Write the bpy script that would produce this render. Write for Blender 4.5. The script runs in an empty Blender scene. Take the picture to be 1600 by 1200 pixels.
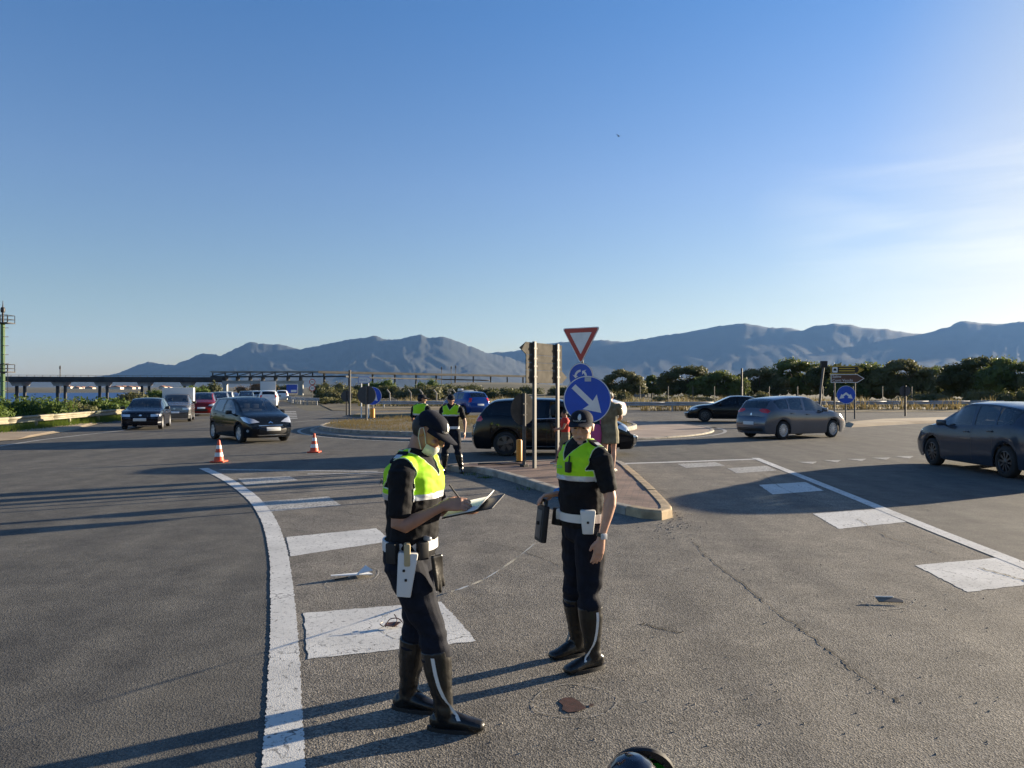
import bpy, bmesh, math, random
import numpy as np
from mathutils import Vector, Matrix, noise
from mathutils.bvhtree import BVHTree
R = math.radians
scene = bpy.context.scene
COL = scene.collection
random.seed(7)

# ------------------------------------------------------------------ camera, sky, sun, exposure
F, CX, HY, CAMH = 1160.0, 800.0, 606.0, 1.85
cam_d = bpy.data.cameras.new('camera'); cam = bpy.data.objects.new('camera', cam_d); COL.objects.link(cam)
cam.location = (0, 0, CAMH); cam.rotation_euler = (R(90), 0, 0)
cam_d.sensor_fit = 'HORIZONTAL'; cam_d.sensor_width = 36; cam_d.lens = 36 * F / 1600
cam_d.shift_y = 6 / 1600; cam_d.clip_start = 0.05; cam_d.clip_end = 60000
scene.camera = cam
SUN_AZ, SUN_EL = R(60.6), R(9.5)
SUN = Vector((math.sin(SUN_AZ) * math.cos(SUN_EL), math.cos(SUN_AZ) * math.cos(SUN_EL), math.sin(SUN_EL)))
w = bpy.data.worlds.new('World'); scene.world = w; w.use_nodes = True
nt = w.node_tree; nt.nodes.clear()
def wn(t, **k):
    n = nt.nodes.new(t)
    for a, b in k.items(): setattr(n, a, b)
    return n
sky = wn('ShaderNodeTexSky', sky_type='NISHITA', sun_disc=False, sun_elevation=SUN_EL, sun_rotation=SUN_AZ,
         altitude=5, air_density=0.9, dust_density=0.55, ozone_density=3.4)
bg = wn('ShaderNodeBackground'); wo = wn('ShaderNodeOutputWorld')
tc = wn('ShaderNodeTexCoord'); mp = wn('ShaderNodeMapping'); mp.inputs['Scale'].default_value = (2.2, 2.2, 17)
mp.inputs['Rotation'].default_value = (0.05, -0.04, 0.3)
nz = wn('ShaderNodeTexNoise'); nz.inputs['Scale'].default_value = 1.6; nz.inputs['Detail'].default_value = 7; nz.inputs['Roughness'].default_value = 0.55
nz.inputs['Distortion'].default_value = 0.6
rp = wn('ShaderNodeValToRGB'); rp.color_ramp.elements[0].position = 0.38; rp.color_ramp.elements[1].position = 0.85
dot = wn('ShaderNodeVectorMath', operation='DOT_PRODUCT'); dot.inputs[1].default_value = SUN
near = wn('ShaderNodeMapRange'); near.inputs[1].default_value = 0.74; near.inputs[2].default_value = 0.93
sep = wn('ShaderNodeSeparateXYZ')
lo = wn('ShaderNodeMapRange'); lo.inputs[1].default_value = 0.085; lo.inputs[2].default_value = 0.15
hi = wn('ShaderNodeMapRange'); hi.inputs[1].default_value = 0.22; hi.inputs[2].default_value = 0.30; hi.inputs[3].default_value = 1; hi.inputs[4].default_value = 0
m1 = wn('ShaderNodeMath', operation='MULTIPLY'); m2 = wn('ShaderNodeMath', operation='MULTIPLY'); m3 = wn('ShaderNodeMath', operation='MULTIPLY')
m4 = wn('ShaderNodeMath', operation='MULTIPLY'); m4.inputs[1].default_value = 0.5
mix = wn('ShaderNodeMix', data_type='RGBA'); mix.inputs[7].default_value = (7.0, 6.6, 5.2, 1)
L = nt.links.new
L(tc.outputs['Generated'], mp.inputs[0]); L(mp.outputs[0], nz.inputs['Vector']); L(nz.outputs[0], rp.inputs[0])
L(tc.outputs['Generated'], dot.inputs[0]); L(dot.outputs['Value'], near.inputs[0])
L(tc.outputs['Generated'], sep.inputs[0]); L(sep.outputs[2], lo.inputs[0]); L(sep.outputs[2], hi.inputs[0])
L(rp.outputs[0], m1.inputs[0]); L(near.outputs[0], m1.inputs[1]); L(lo.outputs[0], m2.inputs[0]); L(hi.outputs[0], m2.inputs[1])
L(m1.outputs[0], m3.inputs[0]); L(m2.outputs[0], m3.inputs[1]); L(m3.outputs[0], m4.inputs[0]); L(m4.outputs[0], mix.inputs[0])
tint = wn('ShaderNodeValToRGB'); te = tint.color_ramp.elements      # evening tone of the air from horizon to zenith
te[0].position = 0.0; te[0].color = (1.06, 0.82, 0.67, 1); te[1].position = 0.45; te[1].color = (0.70, 0.86, 1.02, 1)
e_ = te.new(0.12); e_.color = (1.06, 0.83, 0.70, 1); e_ = te.new(0.26); e_.color = (1.02, 0.88, 0.88, 1)
mt_ = wn('ShaderNodeMix', data_type='RGBA', blend_type='MULTIPLY'); mt_.inputs[0].default_value = 1
L(sep.outputs[2], tint.inputs[0]); L(sky.outputs[0], mt_.inputs[6]); L(tint.outputs[0], mt_.inputs[7]); 
veil = wn('ShaderNodeMapRange'); veil.inputs[1].default_value = 0.80; veil.inputs[2].default_value = 0.97; veil.inputs[4].default_value = 0.5; veil.interpolation_type = 'SMOOTHSTEP'   # thin bright veil round the low sun
mv_ = wn('ShaderNodeMix', data_type='RGBA'); mv_.inputs[7].default_value = (3.6, 3.45, 2.55, 1)
L(dot.outputs['Value'], veil.inputs[0]); L(veil.outputs[0], mv_.inputs[0]); L(mt_.outputs[2], mv_.inputs[6]); L(mv_.outputs[2], mix.inputs[6]); L(mix.outputs[2], bg.inputs[0]); L(bg.outputs[0], wo.inputs[0])
bg.inputs[1].default_value = 0.066
sun_d = bpy.data.lights.new('sun', 'SUN'); sun = bpy.data.objects.new('sun', sun_d); COL.objects.link(sun)
sun_d.energy = 5.0; sun_d.angle = R(0.53); sun_d.color = (1.0, 0.84, 0.62)
sun.rotation_euler = (-SUN).to_track_quat('-Z', 'Y').to_euler()
vs = scene.view_settings; vs.view_transform = 'Standard'; vs.look = 'None'; vs.exposure = 1.75; vs.gamma = 1
scene.cycles.max_bounces = 6; scene.cycles.diffuse_bounces = 2; scene.cycles.glossy_bounces = 3
scene.cycles.transmission_bounces = 3; scene.cycles.transparent_max_bounces = 10; scene.cycles.volume_bounces = 0
scene.cycles.use_denoising = True; scene.cycles.sample_clamp_indirect = 6
try: scene.cycles.denoiser = 'OPENIMAGEDENOISE'
except Exception: pass

# ------------------------------------------------------------------ helpers
def G(px, py, z=0.0):
    """where the ground (height z) is seen at photo pixel px,py"""
    d = F * (CAMH - z) / (py - HY)
    return Vector(((px - CX) / F * d, d, z))
def P(px, py, d):
    return Vector(((px - CX) / F * d, d, CAMH - (py - HY) / F * d))
def srgb(r, g, b):
    f = lambda c: (c / 255 / 12.92) if c <= 10 else ((c / 255 + 0.055) / 1.055) ** 2.4
    return (f(r), f(g), f(b))
MATS = {}
def mat(name, col, rough=0.6, metal=0.0, var=0.0, vscale=3.0, bump=0.0, bscale=40.0, col2=None, spec=0.5, coat=0.0, trans=0.0, detail=4, obj_random=0.0):
    if name in MATS: return MATS[name]
    m = bpy.data.materials.new(name); m.use_nodes = True; t = m.node_tree; n = t.nodes; p = n['Principled BSDF']
    p.inputs['Roughness'].default_value = rough; p.inputs['Metallic'].default_value = metal
    p.inputs['Specular IOR Level'].default_value = spec; p.inputs['Coat Weight'].default_value = coat
    p.inputs['Coat Roughness'].default_value = 0.03
    p.inputs['Base Color'].default_value = (*col, 1)
    tcn = n.new('ShaderNodeTexCoord')
    if var > 0 or col2:
        a = n.new('ShaderNodeTexNoise'); a.inputs['Scale'].default_value = vscale; a.inputs['Detail'].default_value = detail
        t.links.new(tcn.outputs['Object'], a.inputs['Vector'])
        c = n.new('ShaderNodeValToRGB'); e = c.color_ramp.elements
        lo_c = col if col2 else tuple(x * (1 - var) for x in col); hi_c = col2 if col2 else tuple(min(1, x * (1 + var)) for x in col)
        e[0].position = 0.33; e[1].position = 0.67; e[0].color = (*lo_c, 1); e[1].color = (*hi_c, 1)
        t.links.new(a.outputs[0], c.inputs[0]); t.links.new(c.outputs[0], p.inputs['Base Color'])
    if bump > 0:
        b = n.new('ShaderNodeTexNoise'); b.inputs['Scale'].default_value = bscale; b.inputs['Detail'].default_value = 3
        bn = n.new('ShaderNodeBump'); bn.inputs['Strength'].default_value = bump; bn.inputs['Distance'].default_value = 0.01
        t.links.new(tcn.outputs['Object'], b.inputs['Vector']); t.links.new(b.outputs[0], bn.inputs['Height']); t.links.new(bn.outputs[0], p.inputs['Normal'])
    if trans > 0:
        tr = n.new('ShaderNodeBsdfTranslucent'); tr.inputs[0].default_value = (*(col2 or col), 1)
        mx = n.new('ShaderNodeMixShader'); mx.inputs[0].default_value = trans; o = n['Material Output']
        t.links.new(p.outputs[0], mx.inputs[1]); t.links.new(tr.outputs[0], mx.inputs[2]); t.links.new(mx.outputs[0], o.inputs[0])
    MATS[name] = m
    return m
def glass_mat(name, tint, gloss=1.0, rough=0.02):
    if name in MATS: return MATS[name]
    m = bpy.data.materials.new(name); m.use_nodes = True; t = m.node_tree; n = t.nodes; n.clear()
    tr = n.new('ShaderNodeBsdfTransparent'); tr.inputs[0].default_value = (*tint, 1)
    gl = n.new('ShaderNodeBsdfGlossy'); gl.inputs['Roughness'].default_value = rough
    fr = n.new('ShaderNodeFresnel'); fr.inputs[0].default_value = 1.52
    mu = n.new('ShaderNodeMath'); mu.operation = 'MULTIPLY'; mu.inputs[1].default_value = gloss; mu.use_clamp = True
    mx = n.new('ShaderNodeMixShader'); o = n.new('ShaderNodeOutputMaterial')
    t.links.new(fr.outputs[0], mu.inputs[0]); t.links.new(mu.outputs[0], mx.inputs[0])
    t.links.new(tr.outputs[0], mx.inputs[1]); t.links.new(gl.outputs[0], mx.inputs[2]); t.links.new(mx.outputs[0], o.inputs[0])
    MATS[name] = m
    return m
def finish(me, smooth, angle=35):
    if smooth:
        me.polygons.foreach_set('use_smooth', [True] * len(me.polygons))
        try: me.set_sharp_from_angle(angle=R(angle))
        except Exception: pass
    me.update()
def link(name, me, m=None, parent=None, loc=None, rot=None):
    o = bpy.data.objects.new(name, me); COL.objects.link(o)
    if m is not None and me is not None and len(me.materials) == 0: me.materials.append(m)
    if parent is not None: o.parent = parent
    if loc is not None: o.location = loc
    if rot is not None: o.rotation_euler = rot
    return o
def obj(name, bm, m=None, parent=None, smooth=True, angle=35, loc=None, rot=None, recalc=False):
    if recalc: bmesh.ops.recalc_face_normals(bm, faces=bm.faces)
    me = bpy.data.meshes.new(name); bm.to_mesh(me); bm.free(); finish(me, smooth, angle)
    return link(name, me, m, parent, loc, rot)
def pyobj(name, verts, faces, m=None, parent=None, smooth=False, angle=35, loc=None, rot=None):
    me = bpy.data.meshes.new(name); me.from_pydata([tuple(v) for v in verts], [], faces); finish(me, smooth, angle)
    return link(name, me, m, parent, loc, rot)
def empty(name, loc=(0, 0, 0), rz=0.0):
    o = bpy.data.objects.new(name, None); COL.objects.link(o); o.location = loc; o.rotation_euler = (0, 0, rz); o.empty_display_size = 0.2
    return o
def tag(o, label, cat, group=None):
    o['label'] = label; o['category'] = cat
    if group: o['group'] = group
    return o
def struct(o, label=None):
    o['kind'] = 'structure'
    if label: o['label'] = label
    return o
def copy_tree(o, parent=None):
    c = o.copy(); COL.objects.link(c)
    if parent is not None: c.parent = parent
    for ch in o.children: copy_tree(ch, c)
    return c
def box(bm, x0, x1, y0, y1, z0, z1, M=None):
    vs_ = [bm.verts.new(v) for v in ((x0, y0, z0), (x1, y0, z0), (x1, y1, z0), (x0, y1, z0), (x0, y0, z1), (x1, y0, z1), (x1, y1, z1), (x0, y1, z1))]
    for f in ((0, 3, 2, 1), (4, 5, 6, 7), (0, 1, 5, 4), (1, 2, 6, 5), (2, 3, 7, 6), (3, 0, 4, 7)): bm.faces.new([vs_[i] for i in f])
    if M is not None:
        for v in vs_: v.co = M @ v.co
    return vs_
def bbox(x0, x1, y0, y1, z0, z1, bev=0.0, M=None):
    bm = bmesh.new(); box(bm, x0, x1, y0, y1, z0, z1)
    if bev > 0: bmesh.ops.bevel(bm, geom=bm.edges[:], offset=bev, segments=2, affect='EDGES', profile=0.6)
    if M is not None: bm.transform(M)
    return bm
def tube(bm, pts, rad, seg=8, caps=True):
    """round tube along a polyline; rad is a number or one per point"""
    pts = [Vector(p) for p in pts]; n = len(pts); rings = []
    if not hasattr(rad, '__len__'): rad = [rad] * n
    prev = None
    for i, p in enumerate(pts):
        t = (pts[min(i + 1, n - 1)] - pts[max(i - 1, 0)]).normalized()
        if prev is None: u = t.orthogonal().normalized()
        else: u = (prev - t * prev.dot(t)).normalized()
        prev = u; v = t.cross(u)
        rings.append([bm.verts.new(p + (u * math.cos(a) + v * math.sin(a)) * rad[i]) for a in (2 * math.pi * k / seg for k in range(seg))])
    for i in range(n - 1):
        for k in range(seg):
            bm.faces.new((rings[i][k], rings[i][(k + 1) % seg], rings[i + 1][(k + 1) % seg], rings[i + 1][k]))
    if caps:
        bm.faces.new(rings[0][::-1]); bm.faces.new(rings[-1])
def tubebm(pts, rad, seg=8):
    bm = bmesh.new(); tube(bm, pts, rad, seg); return bm
def lathe(bm, prof, seg=24, M=None, cap=True):
    """prof: (radius, z) from bottom to top"""
    rings = []
    for r, z in prof:
        if r < 1e-6: rings.append([bm.verts.new((0, 0, z))])
        else: rings.append([bm.verts.new((r * math.cos(2 * math.pi * k / seg), r * math.sin(2 * math.pi * k / seg), z)) for k in range(seg)])
    for a, b in zip(rings, rings[1:]):
        for k in range(seg):
            q = [a[k % len(a)], a[(k + 1) % len(a)], b[(k + 1) % len(b)], b[k % len(b)]]
            u = []
            for v in q:
                if v not in u: u.append(v)
            if len(u) > 2: bm.faces.new(u)
    if cap:
        if len(rings[0]) > 1: bm.faces.new(rings[0][::-1])
        if len(rings[-1]) > 1: bm.faces.new(rings[-1])
    if M is not None:
        for r_ in rings:
            for v in r_: v.co = M @ v.co
def lathebm(prof, seg=24, M=None):
    bm = bmesh.new(); lathe(bm, prof, seg, M); return bm
def plate(pts2, th, M=None):
    """flat outline in x,z extruded along y by th (front face at y=0 looking to -y)"""
    bm = bmesh.new()
    a = [bm.verts.new((x, 0, z)) for x, z in pts2]; b = [bm.verts.new((x, th, z)) for x, z in pts2]
    bm.faces.new(a); bm.faces.new(b[::-1]); n = len(a)
    for i in range(n): bm.faces.new((a[i], b[i], b[(i + 1) % n], a[(i + 1) % n]))
    bmesh.ops.recalc_face_normals(bm, faces=bm.faces)
    if M is not None: bm.transform(M)
    return bm
def circ(r, n=40, cx=0, cz=0):
    return [(cx + r * math.cos(2 * math.pi * k / n), cz + r * math.sin(2 * math.pi * k / n)) for k in range(n)]
def text_bm(s, size, th=0.0, align='CENTER'):
    c = bpy.data.curves.new('t', 'FONT'); c.body = s; c.size = size; c.align_x = align; c.align_y = 'CENTER'; c.extrude = th; c.resolution_u = 2
    o = bpy.data.objects.new('t', c); COL.objects.link(o)
    me = bpy.data.meshes.new_from_object(o.evaluated_get(bpy.context.evaluated_depsgraph_get()))
    bm = bmesh.new(); bm.from_mesh(me)
    bpy.data.objects.remove(o); bpy.data.curves.remove(c); bpy.data.meshes.remove(me)
    bm.transform(Matrix.Rotation(R(90), 4, 'X'))      # letters stand in the x,z plane and face -y
    return bm
def ground_poly(name, pts, z, m, parent=None):
    return pyobj(name, [(p[0], p[1], z) for p in pts], [list(range(len(pts)))], m, parent)
def strip(pts, width, z, name, m, parent=None):
    """flat band along a ground polyline"""
    pts = [Vector((p[0], p[1], 0)) for p in pts]; vs_, fs = [], []
    if not hasattr(width, '__len__'): width = [width] * len(pts)
    for i, p in enumerate(pts):
        t = (pts[min(i + 1, len(pts) - 1)] - pts[max(i - 1, 0)]).normalized(); nrm = Vector((-t.y, t.x, 0)) * width[i] / 2
        vs_ += [(p + nrm).to_tuple()[:2] + (z,), (p - nrm).to_tuple()[:2] + (z,)]
        if i: k = 2 * i; fs.append((k - 2, k - 1, k + 1, k))
    return pyobj(name, vs_, fs, m, parent)
def smooth_path(pts, n=8):
    pts = [Vector(p) for p in pts]; out = []
    for i in range(len(pts) - 1):
        p0, p1, p2, p3 = pts[max(i - 1, 0)], pts[i], pts[i + 1], pts[min(i + 2, len(pts) - 1)]
        for k in range(n):
            t = k / n
            out.append(0.5 * ((2 * p1) + (p2 - p0) * t + (2 * p0 - 5 * p1 + 4 * p2 - p3) * t * t + (3 * p1 - p0 - 3 * p2 + p3) * t ** 3))
    out.append(pts[-1]); return out
# ------------------------------------------------------------------ surface materials
def asphalt_mat(name, base, light, warm, bump):
    m = bpy.data.materials.new(name); m.use_nodes = True; t = m.node_tree; n = t.nodes; p = n['Principled BSDF']; Lk = t.links.new
    tcn = n.new('ShaderNodeTexCoord')
    def noise_n(s, d=3, ro=0.6):
        a = n.new('ShaderNodeTexNoise'); a.inputs['Scale'].default_value = s; a.inputs['Detail'].default_value = d; a.inputs['Roughness'].default_value = ro
        Lk(tcn.outputs['Object'], a.inputs['Vector']); return a
    def ramp(src, p0, c0, p1_, c1):
        c = n.new('ShaderNodeValToRGB'); e = c.color_ramp.elements; e[0].position = p0; e[1].position = p1_; e[0].color = (*c0, 1); e[1].color = (*c1, 1); Lk(src, c.inputs[0]); return c
    def mixc(f, a, b, mode='MIX'):
        x = n.new('ShaderNodeMix'); x.data_type = 'RGBA'; x.blend_type = mode
        if isinstance(f, float): x.inputs[0].default_value = f
        else: Lk(f, x.inputs[0])
        Lk(a, x.inputs[6]); Lk(b, x.inputs[7]); return x.outputs[2]
    vor = n.new('ShaderNodeTexVoronoi'); vor.inputs['Scale'].default_value = 95; Lk(tcn.outputs['Object'], vor.inputs['Vector'])
    sx = n.new('ShaderNodeSeparateColor'); Lk(vor.outputs['Color'], sx.inputs[0])
    grain = ramp(sx.outputs[0], 0.12, tuple(c * 0.42 for c in base), 0.98, tuple(c * 1.75 for c in light))
    big = noise_n(0.28, 7, 0.66); br = ramp(big.outputs[0], 0.36, base, 0.68, light)
    mid = noise_n(2.3, 5, 0.7); mr = ramp(mid.outputs[0], 0.3, (0.66, 0.66, 0.66), 0.72, (1.22, 1.2, 1.16))
    st = n.new('ShaderNodeTexNoise'); st.inputs['Scale'].default_value = 1.0; st.inputs['Detail'].default_value = 4
    mpn = n.new('ShaderNodeMapping'); mpn.inputs['Rotation'].default_value = (0, 0, R(-18)); mpn.inputs['Scale'].default_value = (1.6, 0.12, 1)
    Lk(tcn.outputs['Object'], mpn.inputs[0]); Lk(mpn.outputs[0], st.inputs['Vector'])
    sr = ramp(st.outputs[0], 0.35, (0.74, 0.74, 0.75), 0.65, (1.12, 1.10, 1.06))
    c = mixc(0.62 if bump > 0.5 else 0.38, br.outputs[0], grain.outputs[0]); c = mixc(1.0, c, mr.outputs[0], 'MULTIPLY'); c = mixc(0.8, c, sr.outputs[0], 'MULTIPLY')
    wv = noise_n(0.8, 4); wr = ramp(wv.outputs[0], 0.52, (0, 0, 0), 0.72, (1, 1, 1)); rgb = n.new('ShaderNodeRGB'); rgb.outputs[0].default_value = (*warm, 1)
    fm = n.new('ShaderNodeMath'); fm.operation = 'MULTIPLY'; fm.inputs[1].default_value = 0.35; Lk(wr.outputs[0], fm.inputs[0])
    c = mixc(fm.outputs[0], c, rgb.outputs[0]); Lk(c, p.inputs['Base Color'])
    p.inputs['Roughness'].default_value = 0.85; p.inputs['Specular IOR Level'].default_value = 0.25
    ad = n.new('ShaderNodeMath'); ad.operation = 'ADD'; fine = noise_n(160, 2); Lk(vor.outputs['Distance'], ad.inputs[0]); Lk(fine.outputs[0], ad.inputs[1])
    bn = n.new('ShaderNodeBump'); bn.inputs['Strength'].default_value = bump; bn.inputs['Distance'].default_value = 0.006
    Lk(ad.outputs[0], bn.inputs['Height']); Lk(bn.outputs[0], p.inputs['Normal'])
    MATS[name] = m; return m
def paint_mat(name, col, wear):
    m = bpy.data.materials.new(name); m.use_nodes = True; t = m.node_tree; n = t.nodes; p = n['Principled BSDF']; Lk = t.links.new
    tcn = n.new('ShaderNodeTexCoord')
    a = n.new('ShaderNodeTexNoise'); a.inputs['Scale'].default_value = 26; a.inputs['Detail'].default_value = 6; a.inputs['Roughness'].default_value = 0.72
    v = n.new('ShaderNodeTexVoronoi'); v.feature = 'DISTANCE_TO_EDGE'; v.inputs['Scale'].default_value = 3.4
    dn = n.new('ShaderNodeTexNoise'); dn.inputs['Scale'].default_value = 9; mixv = n.new('ShaderNodeMix'); mixv.data_type = 'VECTOR'; mixv.inputs[0].default_value = 0.12
    b = n.new('ShaderNodeTexNoise'); b.inputs['Scale'].default_value = 1.7; b.inputs['Detail'].default_value = 5
    for k in (a, dn, b): Lk(tcn.outputs['Object'], k.inputs['Vector'])
    Lk(tcn.outputs['Object'], mixv.inputs[4]); Lk(dn.outputs['Color'], mixv.inputs[5]); Lk(mixv.outputs[1], v.inputs['Vector'])
    r1 = n.new('ShaderNodeValToRGB'); r1.color_ramp.elements[0].position = 0.60 - wear * 0.18; r1.color_ramp.elements[1].position = 0.70 - wear * 0.1
    Lk(a.outputs[0], r1.inputs[0])
    r2 = n.new('ShaderNodeValToRGB'); r2.color_ramp.elements[0].position = 0.004; r2.color_ramp.elements[1].position = 0.012
    r2.color_ramp.elements[0].color = (1, 1, 1, 1); r2.color_ramp.elements[1].color = (0, 0, 0, 1); Lk(v.outputs['Distance'], r2.inputs[0])
    gate = n.new('ShaderNodeValToRGB'); gate.color_ramp.elements[0].position = 0.46; gate.color_ramp.elements[1].position = 0.6; Lk(b.outputs[0], gate.inputs[0])
    mu = n.new('ShaderNodeMath'); mu.operation = 'MULTIPLY'; Lk(r2.outputs[0], mu.inputs[0]); Lk(gate.outputs[0], mu.inputs[1])
    mx = n.new('ShaderNodeMath'); mx.operation = 'MAXIMUM'; Lk(r1.outputs[0], mx.inputs[0]); Lk(mu.outputs[0], mx.inputs[1])
    tone = n.new('ShaderNodeValToRGB'); tone.color_ramp.elements[0].position = 0.3; tone.color_ramp.elements[1].position = 0.7
    tone.color_ramp.elements[0].color = (*[c * 0.72 for c in col], 1); tone.color_ramp.elements[1].color = (*col, 1); Lk(b.outputs[0], tone.inputs[0])
    mc = n.new('ShaderNodeMix'); mc.data_type = 'RGBA'; mc.inputs[7].default_value = (0.085, 0.08, 0.072, 1); Lk(mx.outputs[0], mc.inputs[0]); Lk(tone.outputs[0], mc.inputs[6])
    Lk(mc.outputs[2], p.inputs['Base Color']); p.inputs['Roughness'].default_value = 0.7
    f = n.new('ShaderNodeTexNoise'); f.inputs['Scale'].default_value = 120; Lk(tcn.outputs['Object'], f.inputs['Vector'])
    bn = n.new('ShaderNodeBump'); bn.inputs['Strength'].default_value = 0.5; bn.inputs['Distance'].default_value = 0.004; Lk(f.outputs[0], bn.inputs['Height']); Lk(bn.outputs[0], p.inputs['Normal'])
    MATS[name] = m; return m
def paver_mat():
    m = bpy.data.materials.new('pavers'); m.use_nodes = True; t = m.node_tree; n = t.nodes; p = n['Principled BSDF']; Lk = t.links.new
    tcn = n.new('ShaderNodeTexCoord'); mpn = n.new('ShaderNodeMapping'); mpn.inputs['Rotation'].default_value = (0, 0, R(12)); mpn.inputs['Scale'].default_value = (1, 1, 1)
    br = n.new('ShaderNodeTexBrick'); br.inputs['Scale'].default_value = 1.0; br.inputs['Brick Width'].default_value = 0.2; br.inputs['Row Height'].default_value = 0.1
    br.inputs['Mortar Size'].default_value = 0.006; br.inputs['Color1'].default_value = (0.19, 0.125, 0.098, 1); br.inputs['Color2'].default_value = (0.25, 0.17, 0.135, 1); br.inputs['Mortar'].default_value = (0.12, 0.095, 0.075, 1)
    Lk(tcn.outputs['Object'], mpn.inputs[0]); Lk(mpn.outputs[0], br.inputs['Vector'])
    a = n.new('ShaderNodeTexNoise'); a.inputs['Scale'].default_value = 2.2; a.inputs['Detail'].default_value = 6; Lk(tcn.outputs['Object'], a.inputs['Vector'])
    r1 = n.new('ShaderNodeValToRGB'); r1.color_ramp.elements[0].position = 0.3; r1.color_ramp.elements[1].position = 0.7; r1.color_ramp.elements[0].color = (0.6, 0.6, 0.6, 1); r1.color_ramp.elements[1].color = (1.2, 1.15, 1.1, 1)
    Lk(a.outputs[0], r1.inputs[0])
    x = n.new('ShaderNodeMix'); x.data_type = 'RGBA'; x.blend_type = 'MULTIPLY'; x.inputs[0].default_value = 1; Lk(br.outputs[0], x.inputs[6]); Lk(r1.outputs[0], x.inputs[7]); Lk(x.outputs[2], p.inputs['Base Color'])
    bn = n.new('ShaderNodeBump'); bn.inputs['Strength'].default_value = 0.6; bn.inputs['Distance'].default_value = 0.006; Lk(br.outputs['Fac'], bn.inputs['Height']); bn.invert = True; Lk(bn.outputs[0], p.inputs['Normal'])
    p.inputs['Roughness'].default_value = 0.85; MATS['pavers'] = m; return m
M_ROAD = asphalt_mat('road_asphalt', (0.095, 0.093, 0.085), (0.135, 0.130, 0.117), (0.15, 0.137, 0.11), 0.4)
M_GORE = asphalt_mat('coarse_asphalt', (0.143, 0.134, 0.119), (0.202, 0.189, 0.166), (0.215, 0.19, 0.15), 0.6)
M_WHITE = paint_mat('road_paint', (0.68, 0.67, 0.62), 0.25)
M_WHITE2 = paint_mat('worn_road_paint', (0.58, 0.56, 0.5), 0.9)
M_PAVE = paver_mat()
M_KERB = mat('kerb_concrete', (0.30, 0.27, 0.22), 0.85, var=0.3, vscale=5, bump=0.5, bscale=60)
M_KERBY = mat('kerb_worn_yellow', (0.36, 0.27, 0.16), 0.85, var=0.3, vscale=6, bump=0.5, bscale=60)
M_SAND = mat('sandy_soil', (0.26, 0.19, 0.12), 0.95, col2=(0.40, 0.32, 0.21), vscale=0.6, bump=0.8, bscale=14, detail=8)
M_DRY = mat('dry_grass_soil', (0.10, 0.088, 0.038), 0.95, col2=(0.22, 0.15, 0.075), vscale=0.5, bump=1.0, bscale=9, detail=8)
M_FIELD = mat('scrub_ground', (0.026, 0.031, 0.014), 0.95, col2=(0.075, 0.062, 0.033), vscale=0.05, bump=0.6, bscale=2, detail=10)
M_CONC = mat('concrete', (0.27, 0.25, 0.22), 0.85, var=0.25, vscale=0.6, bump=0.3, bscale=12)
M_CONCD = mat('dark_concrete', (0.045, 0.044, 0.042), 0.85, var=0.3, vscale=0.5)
M_GALV = mat('galvanised_steel', (0.085, 0.082, 0.077), 0.65, 0.15, var=0.25, vscale=5)
M_GALVL = mat('pale_galvanised', (0.24, 0.215, 0.15), 0.6, 0.1, var=0.2, vscale=3)
M_DARKM = mat('dark_metal', (0.02, 0.02, 0.022), 0.5, 0.3)
M_BLACK = mat('matte_black', (0.012, 0.012, 0.013), 0.6)
M_SIGNB = mat('sign_back', (0.088, 0.082, 0.071), 0.9, 0.0, var=0.2, vscale=6, spec=0.1)
M_RAIL = mat('rail_galvanised', (0.33, 0.34, 0.36), 0.5, 0.3, var=0.2, vscale=2)
M_BLUE = mat('sign_blue', (0.003, 0.070, 0.46), 0.35, var=0.08, vscale=4)
M_SWHITE = mat('sign_white', (0.72, 0.73, 0.72), 0.4, var=0.06, vscale=6)
M_RED = mat('sign_red', (0.42, 0.045, 0.03), 0.4, var=0.1, vscale=5)
M_BROWN = mat('sign_brown', (0.10, 0.045, 0.025), 0.5)
M_YELL = mat('sign_yellow', (0.55, 0.36, 0.03), 0.5)
M_ORANGE = mat('marker_orange', (0.62, 0.26, 0.02), 0.5)

# ------------------------------------------------------------------ ground, lagoon, mountains
def terrain():
    ang = np.concatenate([np.linspace(-62, 62, 125)]); rad = np.array([0.0, 6, 12, 20, 30, 40, 55, 65, 80, 95, 110, 130, 150, 180, 215, 260, 310, 380, 460, 560, 680, 760, 850, 1000, 1300, 1700, 2300, 3200, 4500, 6500, 9500, 13000])
    vs_, fs = [], []
    for r_ in rad:
        for a in ang:
            x, y = r_ * math.sin(R(a)), r_ * math.cos(R(a)) - 8
            z = -0.03
            t = min(1, max(0, (-x - 26 - 0.27 * max(0, y - 40)) / 14)) * min(1, max(0, (y - 45) / 50))       # falls away to the lagoon on the left
            if r_ < 730: z -= 4.5 * t
            elif a < 0: z = -0.03 - 4.5 * t * max(0, 1 - (r_ - 730) / 120)
            if r_ > 900: z += 0.0016 * (r_ - 900) if r_ < 3200 else 3.7
            if 130 < r_ < 320 and x > -40: z += 3.6 * math.exp(-((r_ - 205) / 42) ** 2) * min(1, (x + 40) / 25) * max(0, min(1, (60 - x) / 60))
            vs_.append((x, y, z))
    n = len(ang)
    for i in range(len(rad) - 1):
        for k in range(n - 1): fs.append((i * n + k, i * n + k + 1, (i + 1) * n + k + 1, (i + 1) * n + k))
    return pyobj('ground', vs_, fs, M_FIELD, smooth=True, angle=80)
struct(terrain())
m = mat('lagoon_water', (0.02, 0.07, 0.20), 0.45, bump=1.0, bscale=0.5, spec=0.12)
struct(pyobj('lagoon_water', [(-2500, 95, -2.6), (-28, 95, -2.6), (-110, 900, -2.6), (-2500, 900, -2.6)], [(0, 1, 2, 3)], m))
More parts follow.
